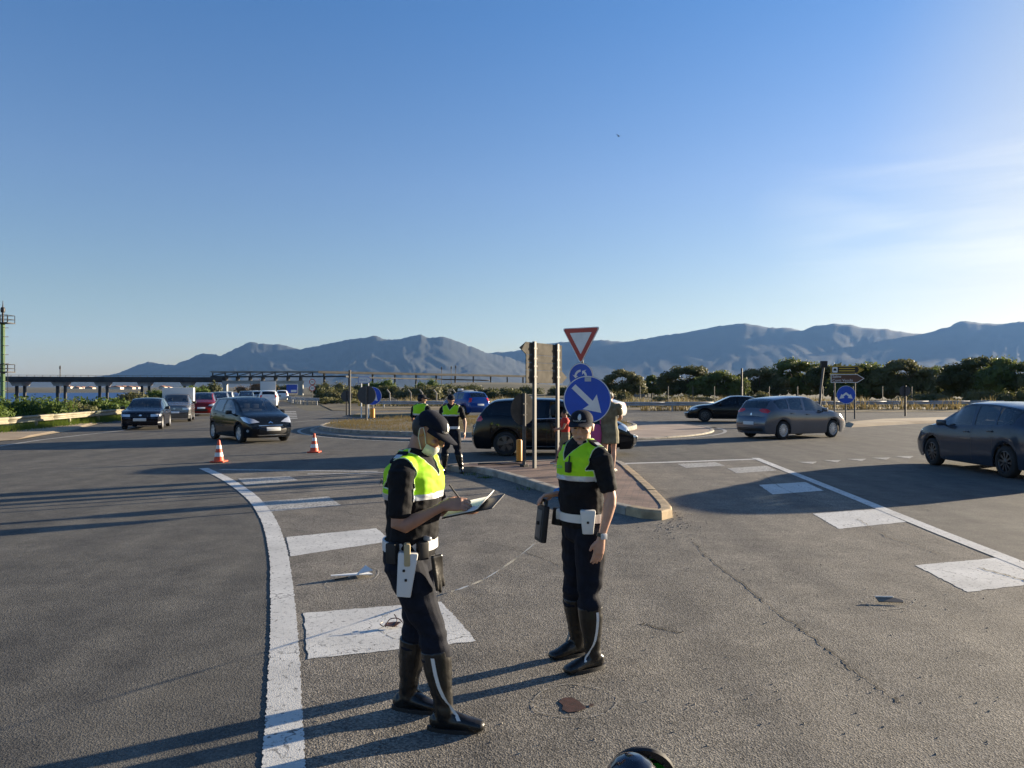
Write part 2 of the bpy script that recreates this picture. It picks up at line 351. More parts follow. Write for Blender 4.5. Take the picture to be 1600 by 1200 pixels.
def mountain(name, ridge, D, depth, seed, m, nx=340, nz_=46, relief=0.12):
    ridge = np.array(ridge, float); px = np.linspace(ridge[0, 0], ridge[-1, 0], nx); py = np.interp(px, ridge[:, 0], ridge[:, 1])
    vs_, fs = [], []; k_ = max(3, nx // 14); soft = np.convolve(np.pad(py, k_, mode='edge'), np.ones(2 * k_ + 1) / (2 * k_ + 1), mode='valid')
    for j in range(nz_):
        t = j / (nz_ - 1)                                     # 0 foot, 0.72 ridge, then the far side
        for i in range(nx):
            hgt = lambda v: max(5.0, (HY - v) / F * D + CAMH)
            jag = 11 * noise.noise(Vector((px[i] * 0.11, seed, 0))) + 8 * noise.noise(Vector((px[i] * 0.37, seed, 3)))
            if t <= 0.72:
                s = t / 0.72; d = D - depth * (1 - s); k = s ** 5; top = hgt(soft[i]) * (1 - k) + (hgt(py[i]) + jag) * k
                wq = 1.5 * noise.noise(Vector((px[i] * 0.013, s * 2, seed + 7))); q = Vector((px[i] * 0.018 + wq, s * 2.6 - wq, seed))
                spur = abs(noise.noise(q)) * 1.2 + 0.6 * abs(noise.noise(q * 2.3)) + 0.35 * noise.noise(q * 5.1) + 0.2 * noise.noise(q * 11)
                h = top * (s ** 1.3) * (1 - relief * spur * math.sin(math.pi * min(1, s * 1.02)))
            else:
                s = (t - 0.72) / 0.28; d = D + depth * 0.7 * s; h = (hgt(py[i]) + jag) * (1 - s) ** 1.2
            vs_.append(((px[i] - CX) / F * d, d, h - 2))
    for j in range(nz_ - 1):
        for i in range(nx - 1):
            a = j * nx + i; fs.append((a, a + 1, a + nx + 1, a + nx))
    return struct(pyobj(name, vs_, fs, m, smooth=True, angle=80))
M_MT = mat('mountain_maquis', (0.006, 0.013, 0.010), 0.95, col2=(0.020, 0.024, 0.016), vscale=0.0016, detail=12)
mountain('mountain_range', [(150, 592), (175, 585), (190, 580), (225, 566), (232, 564), (250, 568), (262, 570), (274, 570), (281, 565), (290, 563), (310, 552), (322, 551), (345, 555), (365, 545), (390, 533), (412, 536), (440, 537), (468, 545), (490, 541), (540, 530), (565, 527), (588, 523), (600, 529), (625, 529), (645, 523), (657, 521), (668, 526), (695, 525), (715, 532), (740, 542), (762, 551), (790, 556), (830, 570), (880, 590)], 8200, 2600, 1.7, M_MT)
mountain('mountain_range', [(560, 600), (640, 575), (700, 560), (760, 551), (790, 549), (820, 545), (845, 538), (860, 535), (880, 533), (940, 530), (975, 533), (1000, 530), (1040, 522), (1060, 520), (1120, 508), (1165, 503), (1200, 510), (1235, 511), (1252, 516), (1275, 507), (1305, 504), (1330, 506), (1345, 511), (1385, 513), (1415, 519), (1445, 521), (1475, 511), (1485, 509), (1496, 500), (1512, 500), (1530, 503), (1565, 505), (1600, 501), (1680, 494), (1760, 508), (1900, 520), (2200, 545), (2600, 580)], 9800, 3400, 9.3, M_MT, nx=420, relief=0.06)
mountain('mountain_range', [(1380, 540), (1415, 522), (1440, 516), (1465, 520), (1500, 540)], 11600, 1500, 4.1, M_MT, nx=60, nz_=20)
mountain('far_hills', [(-700, 592), (-400, 586), (-100, 590), (40, 592), (85, 587), (120, 590), (180, 584), (260, 590), (330, 596)], 7000, 1200, 5.5, M_MT, nx=120, nz_=20)
hb = bmesh.new(); box(hb, -10500, 17500, -200, 13400, -12, 960)
haze = obj('haze', hb, None, smooth=False); haze['kind'] = 'stuff'; haze['label'] = 'thin evening haze over the plain and mountains'
hm = bpy.data.materials.new('haze'); hm.use_nodes = True; hn = hm.node_tree.nodes; hn.clear()
pv = hn.new('ShaderNodeVolumePrincipled'); pv.inputs['Color'].default_value = (0.24, 0.49, 1.0, 1); pv.inputs['Density'].default_value = 2.7e-5; pv.inputs['Anisotropy'].default_value = 0.1
ho = hn.new('ShaderNodeOutputMaterial'); hm.node_tree.links.new(pv.outputs[0], ho.inputs['Volume']); haze.data.materials.append(hm)

# ------------------------------------------------------------------ roads
road = pyobj('road', [(-70, -6, 0), (60, -6, 0), (60, 58, 0), (24, 56, 0), (9, 62, 0), (-8.5, 61, 0), (-14, 60, 0), (-16.6, 60, 0), (-30, 98, 0), (-50, 160, 0), (-95, 300, 0), (-178, 560, 0), (-196, 560, 0), (-106, 300, 0), (-68, 190, 0), (-37, 84, 0), (-23.2, 44, 0), (-19.2, 32.5, 0), (-17.5, 26.5, 0), (-19, 21, 0), (-70, 16, 0)],
             [list(range(21))], M_ROAD); struct(road)
# a second carriageway that leaves behind the roundabout
struct(pyobj('side_road', [(-9.5, 60.5, 0.004), (-4, 61, 0.004), (-20, 135, 0.004), (-32, 135, 0.004)], [(0, 1, 2, 3)], M_ROAD))
edge_l = smooth_path([G(318, 732), G(352, 748), G(392, 776), G(418, 810), G(434, 860), G(441, 930), G(444, 1000), G(444, 1100), G(443, 1200), G(440, 1400)], 8)
edge_r = [G(975, 724.5), G(1080, 721), G(1188, 717), G(1330, 776), G(1470, 833), G(1600, 884), G(1900, 1003)]
gl = [(-1.2, 0.4)] + [(p.x, p.y) for p in edge_l[::-1]] + [(G(560, 737).x, G(560, 737).y), (G(690, 734).x, G(690, 734).y)] + [(p.x, p.y) for p in edge_r] + [(6.5, 0.4)]
gore = ground_poly('hatched_median', gl, 0.003, M_GORE); struct(gore)
rag = random.Random(21)
def ragged(pts):
    out = []
    for p, q in zip(pts, pts[1:] + pts[:1]):
        n = max(1, int((q - p).length / 0.05))
        for k in range(n): out.append(p.lerp(q, k / n) + Vector((rag.uniform(-1, 1), rag.uniform(-1, 1), 0)) * (0.009 if k else 0.004))
    return out
def pad(name, pix, m=M_WHITE, z=0.006): return ground_poly(name, ragged([G(*p) for p in pix]), z, m, gore)
edge_f = smooth_path(edge_l, 6); strip(edge_f, [0.20 + rag.uniform(-.012, .012) for _ in edge_f], 0.0058, 'edge_line', M_WHITE, gore)
strip([G(345, 734), G(470, 735.5), G(590, 737)], 0.22, 0.0058, 'edge_line', M_WHITE2, gore)
strip([G(480, 741), G(560, 740), G(690, 735)], 0.16, 0.0058, 'edge_line', M_WHITE2, gore)
strip([G(960, 725), G(1080, 721.3), G(1189, 717.3)], 0.20, 0.0058, 'edge_line', M_WHITE, gore)
strip([G(1180, 716), G(1330, 776), G(1470, 833), G(1600, 884), G(1900, 1003)], 0.19, 0.0088, 'edge_line', M_WHITE, gore)
pad('painted_bar', [(372, 748), (452, 744.5), (466, 751), (384, 759)], M_WHITE2)
pad('painted_bar', [(411, 784), (513, 776), (533, 790), (424, 800)], M_WHITE2)
pad('painted_bar', [(447, 840), (588, 826), (612, 846), (454, 870)])
pad('painted_bar', [(474, 959), (690, 941), (745, 1003), (481, 1031)])
pad('painted_bar', [(1058, 725), (1118, 722.5), (1133, 728), (1072, 731.5)], M_WHITE2)
pad('painted_bar', [(1137, 732), (1198, 728), (1214, 735.5), (1151, 740)], M_WHITE2)
pad('painted_bar', [(1186, 758), (1258, 753.5), (1287, 767), (1207, 773)])
pad('painted_bar', [(1270, 803), (1370, 796), (1416, 816), (1311, 827)])
pad('painted_bar', [(1430, 884), (1562, 872), (1640, 910), (1512, 926)])
for a, b, y, y2 in ((1246, 1277, 722, 725), (1286, 1314, 719.5, 722.7), (1323, 1354, 717.5, 720.5), (1361, 1392, 715.5, 718.5), (1398, 1428, 713.2, 716.5)):
    ground_poly('give_way_triangle', [G(a, y), G(b, y - 0.4), G((a + b) / 2 + 8, y2)], 0.005, M_WHITE2, road)
strip([G(-60, 710), G(0, 697), G(60, 688), G(126, 680), G(190, 673)], 0.16, 0.005, 'edge_line', M_WHITE2, road)
strip([G(190, 673), G(235, 660), G(300, 640), G(352, 629), G(400, 619)], 0.14, 0.005, 'edge_line', M_WHITE2, road)
strip([G(452, 660), G(520, 655), G(620, 653), G(800, 652)], 0.14, 0.005, 'edge_line', M_WHITE2, road)
strip([G(1325, 664), G(1362, 666), G(1600, 654)], 0.16, 0.006, 'edge_line', M_WHITE2, road)
for k in range(5): pad('crossing_bar', [(438 + k, 643 + 2.6 * k), (462 + k * .6, 642.6 + 2.6 * k), (463 + k * .6, 643.8 + 2.6 * k), (439 + k, 644.3 + 2.6 * k)], M_WHITE2, 0.005)
strip([G(700, 644.5), G(900, 645), G(1090, 648)], 0.15, 0.006, 'edge_line', M_WHITE2, road)
# cracks and tar seams in the old median surface
M_CRACK = mat('crack_tar', (0.025, 0.023, 0.02), 0.9)
def crack(pix, w_, seed, parent=gore, z=0.0068, mm=M_CRACK):
    rnd = random.Random(seed); base = smooth_path([G(*p) for p in pix], 14); pts, ws = [], []
    for p in base:
        pts.append(p + Vector((rnd.uniform(-1, 1), rnd.uniform(-1, 1), 0)) * 0.022); ws.append(w_ * rnd.uniform(0.2, 1.2))
    return strip(pts, ws, z, 'crack', mm, parent)
crack([(1085, 848), (1105, 870), (1150, 905), (1200, 945), (1255, 985), (1300, 1020), (1350, 1060), (1405, 1098)], 0.017, 1)
crack([(1340, 812), (1385, 838), (1430, 852), (1475, 868)], 0.014, 2, z=0.0112)
crack([(1530, 888), (1560, 897), (1600, 908), (1660, 930)], 0.02, 3, z=0.0112)
crack([(1000, 975), (1040, 985), (1070, 990)], 0.016, 4)
crack([(720, 845), (770, 850), (840, 870), (900, 895), (930, 905)], 0.012, 5)
crack([(1190, 740), (1225, 765), (1300, 792)], 0.012, 6, z=0.0112)
crack([(620, 812), (560, 806), (540, 800)], 0.014, 7)
crack([(1280, 765), (1380, 780), (1460, 800)], 0.012, 8, road, 0.005)

# ------------------------------------------------------------------ traffic island with kerb stones (brick paved)
isl_pix = [(690, 735), (735, 737.5), (790, 750), (850, 770), (905, 787), (960, 801), (1005, 811), (1042, 813), (1052, 806), (1040, 790), (1015, 765), (992, 744), (972, 729), (940, 725), (820, 728), (740, 731)]
isl = [Vector(G(*p)) for p in isl_pix]
cen = sum(isl, Vector()) / len(isl)
isl_s = smooth_path(isl + [isl[0]], 6)[:-1]
KH = 0.13
top = [(p.x, p.y) for p in isl_s]
inner = [cen + (p - cen) * (1 - 0.16 / (p - cen).length) for p in isl_s]
island = pyobj('traffic_island', [(p.x, p.y, KH - 0.012) for p in inner], [list(range(len(inner)))], M_PAVE); struct(island)
def kerb_ring(path, width, h, m, parent, n_each, rnd, gap=0.006, bev=0.018, drop=0.06):
    """separate kerb stones along a closed path"""
    n = len(path); L_ = [0]
    for i in range(n): L_.append(L_[-1] + (path[(i + 1) % n] - path[i]).length)
    tot = L_[-1]; cnt = max(3, int(round(tot / n_each)))
    def at(s):
        s %= tot; i = max(k for k in range(n) if L_[k] <= s + 1e-9); t = (s - L_[i]) / max(1e-6, L_[i + 1] - L_[i]); return path[i].lerp(path[(i + 1) % n], t)
    c = sum(path, Vector()) / n
    for k in range(cnt):
        s0, s1 = tot * k / cnt + gap, tot * (k + 1) / cnt - gap; bm = bmesh.new(); rows = []
        dz = rnd.uniform(-0.006, 0.006)
        for q in range(4):
            s = s0 + (s1 - s0) * q / 3; p = at(s); t = (at(s + 0.05) - at(s - 0.05)).normalized(); nr = Vector((-t.y, t.x, 0))
            if nr.dot(c - p) < 0: nr = -nr
            prof = [(0, -drop), (0.012, h - bev * 1.6), (0.03, h - 0.003), (0.06, h), (width, h), (width, -drop)]
            rows.append([bm.verts.new(p + nr * a + Vector((0, 0, b + (dz if b > 0 else 0)))) for a, b in prof])
        for r0, r1 in zip(rows, rows[1:]):
            for i in range(5): bm.faces.new((r0[i], r0[i + 1], r1[i + 1], r1[i]))
        bm.faces.new(rows[0]); bm.faces.new(rows[-1][::-1])
        obj('kerb_stone', bm, m[k % len(m)] if isinstance(m, list) else (m(at((s0 + s1) / 2)) if callable(m) else m), parent, smooth=False, recalc=True)
kerb_ring(isl_s, 0.17, KH, lambda p: M_KERBY if (p.x > 1.9 and p.y < 16.9) else M_KERB, island, 0.98, random.Random(3))

# roundabout: grassy middle, pink apron, kerb stones
RC, RR = Vector((0.0, 34.2, 0)), 9.0
ring = lambda r_, c=RC, n=72: [c + Vector((math.cos(2 * math.pi * k / n) * r_, math.sin(2 * math.pi * k / n) * r_, 0)) for k in range(n)]
rb = pyobj('roundabout_apron', [(p.x, p.y, 0.05) for p in ring(RR - 0.15)], [list(range(72))], mat('apron_concrete', (0.27, 0.20, 0.155), 0.9, var=0.25, vscale=0.7, bump=0.4, bscale=20)); struct(rb)
kerb_ring(ring(RR), 0.16, 0.06, M_KERB, rb, 1.0, random.Random(5))
c2 = RC + Vector((-1.5, 0.2, 0))
bm = bmesh.new(); rr = [0.0, 2, 4, 5.5, 6.5, 7.05]; prev = None
for q, r_ in enumerate(rr):
    cur = [bm.verts.new(c2 + Vector((math.cos(2 * math.pi * k / 72) * r_, math.sin(2 * math.pi * k / 72) * r_, 0.20 + 0.18 * (1 - (r_ / 7.05) ** 2) + (0.05 * noise.noise(Vector((k * .6, r_, 0))) if 0 < q < 5 else 0)))) for k in range(72)] if r_ else [bm.verts.new(c2 + Vector((0, 0, 0.38)))]
    if prev:
        for k in range(72):
            if len(prev) == 1: bm.faces.new((prev[0], cur[k], cur[(k + 1) % 72]))
            else: bm.faces.new((prev[k], cur[k], cur[(k + 1) % 72], prev[(k + 1) % 72]))
    prev = cur
rg = obj('roundabout_island', bm, M_DRY, smooth=True, angle=80); struct(rg)
kerb_ring(ring(7.2, c2), 0.16, 0.22, M_KERB, rg, 1.0, random.Random(6))
rline = ring(RR + 0.45); strip(rline + [rline[0], rline[1]], 0.14, 0.005, 'ring_line', M_WHITE2, road)
# sandy median on the right and verge on the left
def mound(name, pts, z, m):
    pts = [Vector((p[0], p[1], 0)) for p in pts]; c = sum(pts, Vector()) / len(pts); n = len(pts)
    v = [(p.x, p.y, 0.002) for p in pts] + [(c.x + (p.x - c.x) * 0.94, c.y + (p.y - c.y) * 0.86, z) for p in pts]
    return struct(pyobj(name, v, [(i, (i + 1) % n, n + (i + 1) % n, n + i) for i in range(n)] + [list(range(n, 2 * n))], m, smooth=False))
mound('sandy_median', [G(1318, 664), G(1330, 668), G(1400, 664), G(1500, 659.5), G(1620, 655), G(1760, 650), G(1760, 646), G(1600, 650.5), G(1470, 654.5), G(1370, 658)], 0.12, M_SAND)
mound('grassy_median', [G(548, 651), G(600, 652.5), G(700, 653), G(700, 649), G(640, 646.5), G(560, 647.5)], 0.14, M_DRY)
mound('sandy_verge', [(-19.2, 32.5), (-23.4, 44), (-37.5, 84), (-48, 84), (-30, 44), (-24, 31), (-30, 24), (-40, 19.6), (-27, 20.8), (-19.4, 22.0), (-17.7, 26.5)], 0.05, M_SAND)
mound('grass_verge', [G(500, 632), G(520, 641), G(560, 642), G(640, 640.5), (-4, 61.5), (9, 62.6), (24.5, 57), (60, 58.5), (90, 60), (90, 90), (40, 95), (0, 95), (-12, 92), (-20, 92)], 0.1, M_DRY)
# ------------------------------------------------------------------ cars
def interp(pts, x):
    """monotone-ish smooth interpolation through (x, v) points"""
    xs = [p[0] for p in pts]; ys = [p[1] for p in pts]
    if x <= xs[0]: return ys[0]
    if x >= xs[-1]: return ys[-1]
    n = len(xs); i = max(k for k in range(n - 1) if xs[k] <= x)
    h = [xs[k + 1] - xs[k] for k in range(n - 1)]; d = [(ys[k + 1] - ys[k]) / h[k] for k in range(n - 1)]
    def slope(k):
        if k == 0: return d[0]
        if k == n - 1: return d[-1]
        if d[k - 1] * d[k] <= 0: return 0
        w1, w2 = 2 * h[k] + h[k - 1], h[k] + 2 * h[k - 1]; return (w1 + w2) / (w1 / d[k - 1] + w2 / d[k])
    t = (x - xs[i]) / h[i]; m0, m1 = slope(i) * h[i], slope(i + 1) * h[i]
    return (2 * t ** 3 - 3 * t * t + 1) * ys[i] + (t ** 3 - 2 * t * t + t) * m0 + (-2 * t ** 3 + 3 * t * t) * ys[i + 1] + (t ** 3 - t * t) * m1
M_TYRE = mat('tyre_rubber', (0.018, 0.018, 0.018), 0.85, var=0.2, vscale=8)
M_RIM = mat('alloy_rim', (0.58, 0.58, 0.58), 0.35, 0.35)
M_RIMD = mat('dark_alloy_rim', (0.10, 0.10, 0.105), 0.35, 0.8)
M_CHROME = mat('chrome', (0.65, 0.65, 0.66), 0.12, 1.0)
M_TRIM = mat('black_trim', (0.015, 0.015, 0.016), 0.5)
M_INT = mat('car_interior', (0.03, 0.03, 0.032), 0.8)
M_SEAT = mat('seat_fabric', (0.09, 0.085, 0.08), 0.9)
M_TAIL = mat('tail_lamp', (0.55, 0.010, 0.010), 0.2, coat=1.0)
M_LAMP = mat('head_lamp', (0.62, 0.64, 0.66), 0.12, 0.55, coat=1.0)
M_PLATE = mat('number_plate', (0.62, 0.63, 0.62), 0.5)
M_AMBER = mat('amber_lamp', (0.6, 0.2, 0.02), 0.3)
M_GLASS = glass_mat('car_glass', (0.55, 0.60, 0.61), 1.8)
M_GLASSD = glass_mat('tinted_car_glass', (0.06, 0.065, 0.075), 1.5)
M_GLASSM = glass_mat('grey_car_glass', (0.36, 0.40, 0.43), 2.2)
WHEELS = {}
def wheel_meshes(r, wd, spokes, style):
    key = (r, wd, spokes, style)
    if key in WHEELS: return WHEELS[key]
    bm = bmesh.new(); h = wd / 2; ri = r * 0.68
    lathe(bm, [(ri, -h * .8), (ri + .012, -h), (r * .9, -h), (r * .975, -h * .82), (r, -h * .45), (r, h * .45), (r * .975, h * .82), (r * .9, h), (ri + .012, h), (ri, h * .8), (ri - .01, 0), (ri, -h * .8)], 32, Matrix.Rotation(R(-90), 4, 'X'), cap=False)
    ty = bpy.data.meshes.new('tyre'); bm.to_mesh(ty); bm.free(); ty.materials.append(M_TYRE); finish(ty, True, 40)
    bm = bmesh.new()                                           # rim on the +y side
    lathe(bm, [(ri + .004, h * .2), (ri + .006, h * .86), (ri - .012, h * .90), (ri - .022, h * .72), (ri - .022, h * .2)], 32, Matrix.Rotation(R(-90), 4, 'X'), cap=False)
    for k in range(spokes):
        a = 2 * math.pi * k / spokes + 0.2
        wsp = ri * (2.1 / spokes if style != 'fan' else 1.9 / spokes)
        for s in ((-1, 1) if style == 'twin' else (0,)):
            M_ = Matrix.Rotation(a + s * 0.16, 4, 'Y')
            ww = wsp * (0.42 if style == 'twin' else 0.62)
            v = [bm.verts.new(M_ @ Vector(c)) for c in ((-ww * .6, h * .80, .03), (ww * .6, h * .80, .03), (ww, h * .74, ri - .012), (-ww, h * .74, ri - .012), (-ww * .6, h * .45, .03), (ww * .6, h * .45, .03), (ww, h * .45, ri - .012), (-ww, h * .45, ri - .012))]
            for f in ((0, 1, 2, 3), (0, 4, 5, 1), (1, 5, 6, 2), (2, 6, 7, 3), (3, 7, 4, 0)): bm.faces.new([v[i] for i in f])
    lathe(bm, [(0, h * .86), (.032, h * .85), (.055, h * .78), (.06, h * .4)][::-1], 16, Matrix.Rotation(R(-90), 4, 'X'))
    bmesh.ops.recalc_face_normals(bm, faces=bm.faces)
    rm = bpy.data.meshes.new('rim'); bm.to_mesh(rm); bm.free(); finish(rm, True, 30)
    bm = bmesh.new(); lathe(bm, [(0, h * .3), (ri - .02, h * .3)], 24, Matrix.Rotation(R(-90), 4, 'X'), cap=False)
    dk = bpy.data.meshes.new('brake_disc'); bm.to_mesh(dk); bm.free(); dk.materials.append(M_DARKM)
    WHEELS[key] = (ty, rm, dk); return WHEELS[key]

def make_car(c, paint, loc, heading, label, detail=2, group=None, name='car', glass=None, rim=None):
    """c: shape table. x forward, y left. detail 0 far, 1 middle, 2 near."""
    root = empty(name, loc, heading); tag(root, label, c.get('cat', 'car'), group)
    Lh, W2 = c['L'] / 2, c['W'] / 2; xf, xr, rw = c['xf'], c['xr'], c['rw']; Ra = rw + c.get('arch', 0.055)
    topf = lambda x: interp(c['top'], x); beltf = lambda x: interp(c['belt'], x)
    x0r, x0f = -Lh, Lh; tz = c['tail'];  cowl, rf, rr_, tg = c['cowl'], c['roof_f'], c['roof_r'], c['tg']
    xs = set()
    step = 0.06 if detail == 2 else 0.1
    n = int(c['L'] / step)
    for i in range(n + 1): xs.add(round(-Lh + c['L'] * i / n, 4))
    for xw in (xf, xr):
        for k in range(0, 17 if detail else 9):
            xs.add(round(xw + Ra * math.cos(math.pi * k / (16 if detail else 8)), 4))
        xs.add(round(xw + Ra + 0.004, 4)); xs.add(round(xw - Ra - 0.004, 4))
    for e in (0.012, 0.03, 0.055, 0.085, 0.12, 0.16, 0.2): xs.add(round(Lh - e, 4)); xs.add(round(-Lh + e, 4))
    for p in c['top']: xs.add(round(p[0], 4))
    for e in c.get('dense', []): xs.add(e)
    xs = sorted(x for x in xs if -Lh <= x <= Lh)
    zs = c.get('sill', 0.19); er = c.get('round', 0.20)
    def hw(x):
        e = max(0.0, (abs(x) - (Lh - 0.95)) / 0.95); return W2 * (1 - er * e ** 2.6)
    gh = lambda x: max(0.0, topf(x) - 0.05 - beltf(x))               # greenhouse height at x
    def section(x):
        h = hw(x); T = topf(x); B = min(beltf(x), T - 0.035); e = max(0.0, (abs(x) - (Lh - 0.55)) / 0.55) ** 2; sg = 1 if x > 0 else -1
        g = min(1.0, gh(x) / 0.36)
        crown = 0.035 + 0.02 * g
        yr = h * (0.86 * (1 - g) + c.get('rail', 0.72) * g); zr = max(B + 0.012, T - crown)
        lines = [(h * 0.955, zs), (h * 0.985, zs + 0.14), (h, zs + 0.36), (h * 0.992, zs + 0.36 + (B - zs - 0.36) * 0.62), (h * 0.955, B)]
        y4, z4 = lines[4][0], B
        for q, bul in ((0.07, .0), (0.5, 0.016), (0.92, 0.0)): lines.append((y4 + (yr - y4) * q + bul * g, z4 + (zr - z4) * q))
        lines += [(yr, zr), (yr * 0.90, T - crown * 0.62), (yr * 0.5, T - crown * 0.15), (0, T)]
        out = []
        for k, (y, z) in enumerate(lines):
            if k <= 3:
                for xw in (xf, xr):
                    dx = abs(x - xw)
                    if dx < Ra: z = max(z, rw + math.sqrt(Ra * Ra - dx * dx) - 0.005 + k * 0.03)
                z = min(z, B - 0.02 * (4 - k))
            off = (-0.10, -0.02, 0.0, -0.035, -0.09)[min(k, 4)] if sg > 0 else (-0.10, -0.02, 0.0, -0.03, -0.05)[min(k, 4)]
            out.append(Vector((x + sg * e * off, y, z)))
        return out
    bm = bmesh.new(); rowl = bm.faces.layers.int.new('row'); sub = 2 if detail == 2 else 1
    secs = []
    for x in xs:
        s = section(x); pts = []; ids = []
        for k in range(len(s) - 1):
            m_ = sub if k < 4 else 1
            for q in range(m_):
                t = q / m_
                if k < 4:
                    a, b, c_, d_ = s[max(k - 1, 0)], s[k], s[k + 1], s[min(k + 2, 4)]
                    p = 0.5 * ((2 * b) + (c_ - a) * t + (2 * a - 5 * b + 4 * c_ - d_) * t * t + (3 * b - a - 3 * c_ + d_) * t ** 3)
                else: p = s[k]
                pts.append(p); ids.append(k)
        pts.append(s[-1]); secs.append((pts, ids))
    for sg in (1, -1):
        V = [[bm.verts.new((p.x, p.y * sg, p.z)) for p in pts] for pts, _ in secs]
        for i in range(len(V) - 1):
            ids = secs[i][1]
            for k in range(len(ids)):
                f = bm.faces.new((V[i][k], V[i + 1][k], V[i + 1][k + 1], V[i][k + 1]) if sg < 0 else (V[i][k], V[i][k + 1], V[i + 1][k + 1], V[i + 1][k])); f[rowl] = ids[k]
    bmesh.ops.remove_doubles(bm, verts=bm.verts, dist=1e-4)
    # nose and tail caps
    for end, bul in ((1, c.get('nose', 0.16)), (-1, c.get('rear', 0.10))):
        pts = secs[-1 if end > 0 else 0][0]; K = len(pts); NR = 8
        zt = max(p.z for p in pts); rows = []
        for p in pts:
            if p.y < 1e-5: continue
            row = []
            for q in range(NR + 1):
                y = p.y * math.cos(math.pi * q / NR) if False else p.y * (1 - 2 * q / NR)
                f_ = 1 - (abs(y) / max(1e-4, pts[2].y)) ** 2.0
                drop = 1.0 if p.z < zt - 0.06 else 0.75
                row.append(bm.verts.new((p.x + end * bul * max(0, f_ - (1 - (p.y / pts[2].y) ** 2)) * drop, y, p.z)))
            rows.append(row)
        for r0, r1 in zip(rows, rows[1:]):
            for q in range(NR):
                f = bm.faces.new((r0[q], r0[q + 1], r1[q + 1], r1[q])); f[rowl] = 20
        lastc = bm.verts.new(pts[-1]); 
        for q in range(NR):
            f = bm.faces.new((rows[-1][q], rows[-1][q + 1], lastc)); f[rowl] = 20
    bmesh.ops.remove_doubles(bm, verts=bm.verts, dist=2e-4)
    bmesh.ops.recalc_face_normals(bm, faces=bm.faces)
    # window cuts
    def cut(rows_, px_, nx_, nz__, pz=1.0):
        fs = [f for f in bm.faces if f[rowl] in rows_]
        g = set(fs)
        for f in fs: g.update(f.edges); g.update(f.verts)
        bmesh.ops.bisect_plane(bm, geom=list(g), dist=1e-5, plane_co=(px_, 0, pz), plane_no=(nx_, 0, nz__))
    wins = []
    for (xa, sa, xb, sb) in c['wins']:                             # each side window: front edge x at z=1 and slope, rear edge
        cut((5, 6), xa, 1, -sa); cut((5, 6), xb, 1, -sb)
        wins.append(((xa, sa, xb, sb), (5, 6)))
    ws0, ws1 = c['ws']; rw0, rw1 = c['rwin']
    for v in (ws0, ws1, rw0, rw1): cut((9, 10), v, 1, 0)
    bm.normal_update()
    groups = {}
    for f in bm.faces:
        ctr = f.calc_center_median(); r_ = f[rowl]
        if r_ in (5, 6):
            for k, (xa, sa, xb, sb) in enumerate(c['wins']):
                if ctr.x - (xa + sa * (ctr.z - 1)) < 0 < ctr.x - (xb + sb * (ctr.z - 1)):
                    groups.setdefault(('side', k, ctr.y > 0), []).append(f)
        elif r_ in (9, 10):
            if ws1 < ctr.x < ws0: groups.setdefault('ws', []).append(f)
            elif rw1 < ctr.x < rw0: groups.setdefault('rwin', []).append(f)
    tree = BVHTree.FromBMesh(bm)
    dele = []
    gside = glass or M_GLASS
    for key, fs in groups.items():
        if key != 'ws' and key != 'rwin' and key[1] == c.get('open') and not key[2]:
            dele += fs; continue
        b2 = bmesh.new(); vm = {}
        for f in fs:
            b2.faces.new([vm.setdefault(v, None) or vm.__setitem__(v, b2.verts.new(v.co - v.normal * 0.006)) or vm[v] for v in f.verts])
        obj('windscreen' if key == 'ws' else 'rear_window' if key == 'rwin' else 'side_window', b2, (M_GLASS if key == 'ws' else (c.get('glass_r') or gside)) if key in ('ws', 'rwin') else gside, root, angle=60)
        dele += fs
    bmesh.ops.delete(bm, geom=dele, context='FACES')
    obj('body', bm, paint, root, angle=38)
    # underbody, arches, wheels
    u = bmesh.new(); box(u, xr + Ra + .01, xf - Ra - .01, -W2 * .9, W2 * .9, zs - 0.02, zs + .12); box(u, -Lh + .12, Lh - .16, -W2 * .62, W2 * .62, zs + 0.03, zs + .30)
    for xw in (xf, xr): box(u, xw - Ra - .03, xw + Ra + .03, -W2 * .66, W2 * .66, zs + .1, rw + Ra + .06)
    obj('underbody', u, M_TRIM, root, smooth=False)
    ty, rm, dk = wheel_meshes(rw, c.get('tw', 0.205), c.get('spokes', 5), c.get('wstyle', 'plain'))
    for xw, sg in ((xf, 1), (xf, -1), (xr, 1), (xr, -1)):
        wz = empty('wheel', (xw, sg * (W2 * 0.975 - c.get('tw', .205) / 2), rw), 0 if sg > 0 else math.pi); wz.parent = root
        link('tyre', ty, None, wz)
        if detail: 
            ro = link('rim', rm, None, wz)
            if not rm.materials: rm.materials.append(rim or M_RIM)
            elif rim: ro.material_slots[0].link = 'OBJECT'; ro.material_slots[0].material = rim
            link('brake_disc', dk, None, wz)
        else: link('rim', dk, None, wz)
    # pieces that lie on the skin
    def patch(nm, outline, view, m_, off=0.006, parent=root, rings=3, th=0.0):
        b2 = bmesh.new(); n_ = len(outline); cx = sum(p[0] for p in outline) / n_; cz = sum(p[1] for p in outline) / n_
        az = {'front': 0, 'rear': 180, 'left': 90, 'right': -90}.get(view, view); a = R(az)
        D_ = Vector((math.cos(a), math.sin(a), 0)); U_ = Vector((-math.sin(a), math.cos(a), 0)); lay = []
        uo = (U_.x * math.copysign(Lh, D_.x) + U_.y * math.copysign(W2, D_.y)) if isinstance(view, (int, float)) else 0.0
        dense = []
        for i in range(n_):
            p, q = outline[i], outline[(i + 1) % n_]
            for k in range(3): dense.append((p[0] + (q[0] - p[0]) * k / 3, p[1] + (q[1] - p[1]) * k / 3))
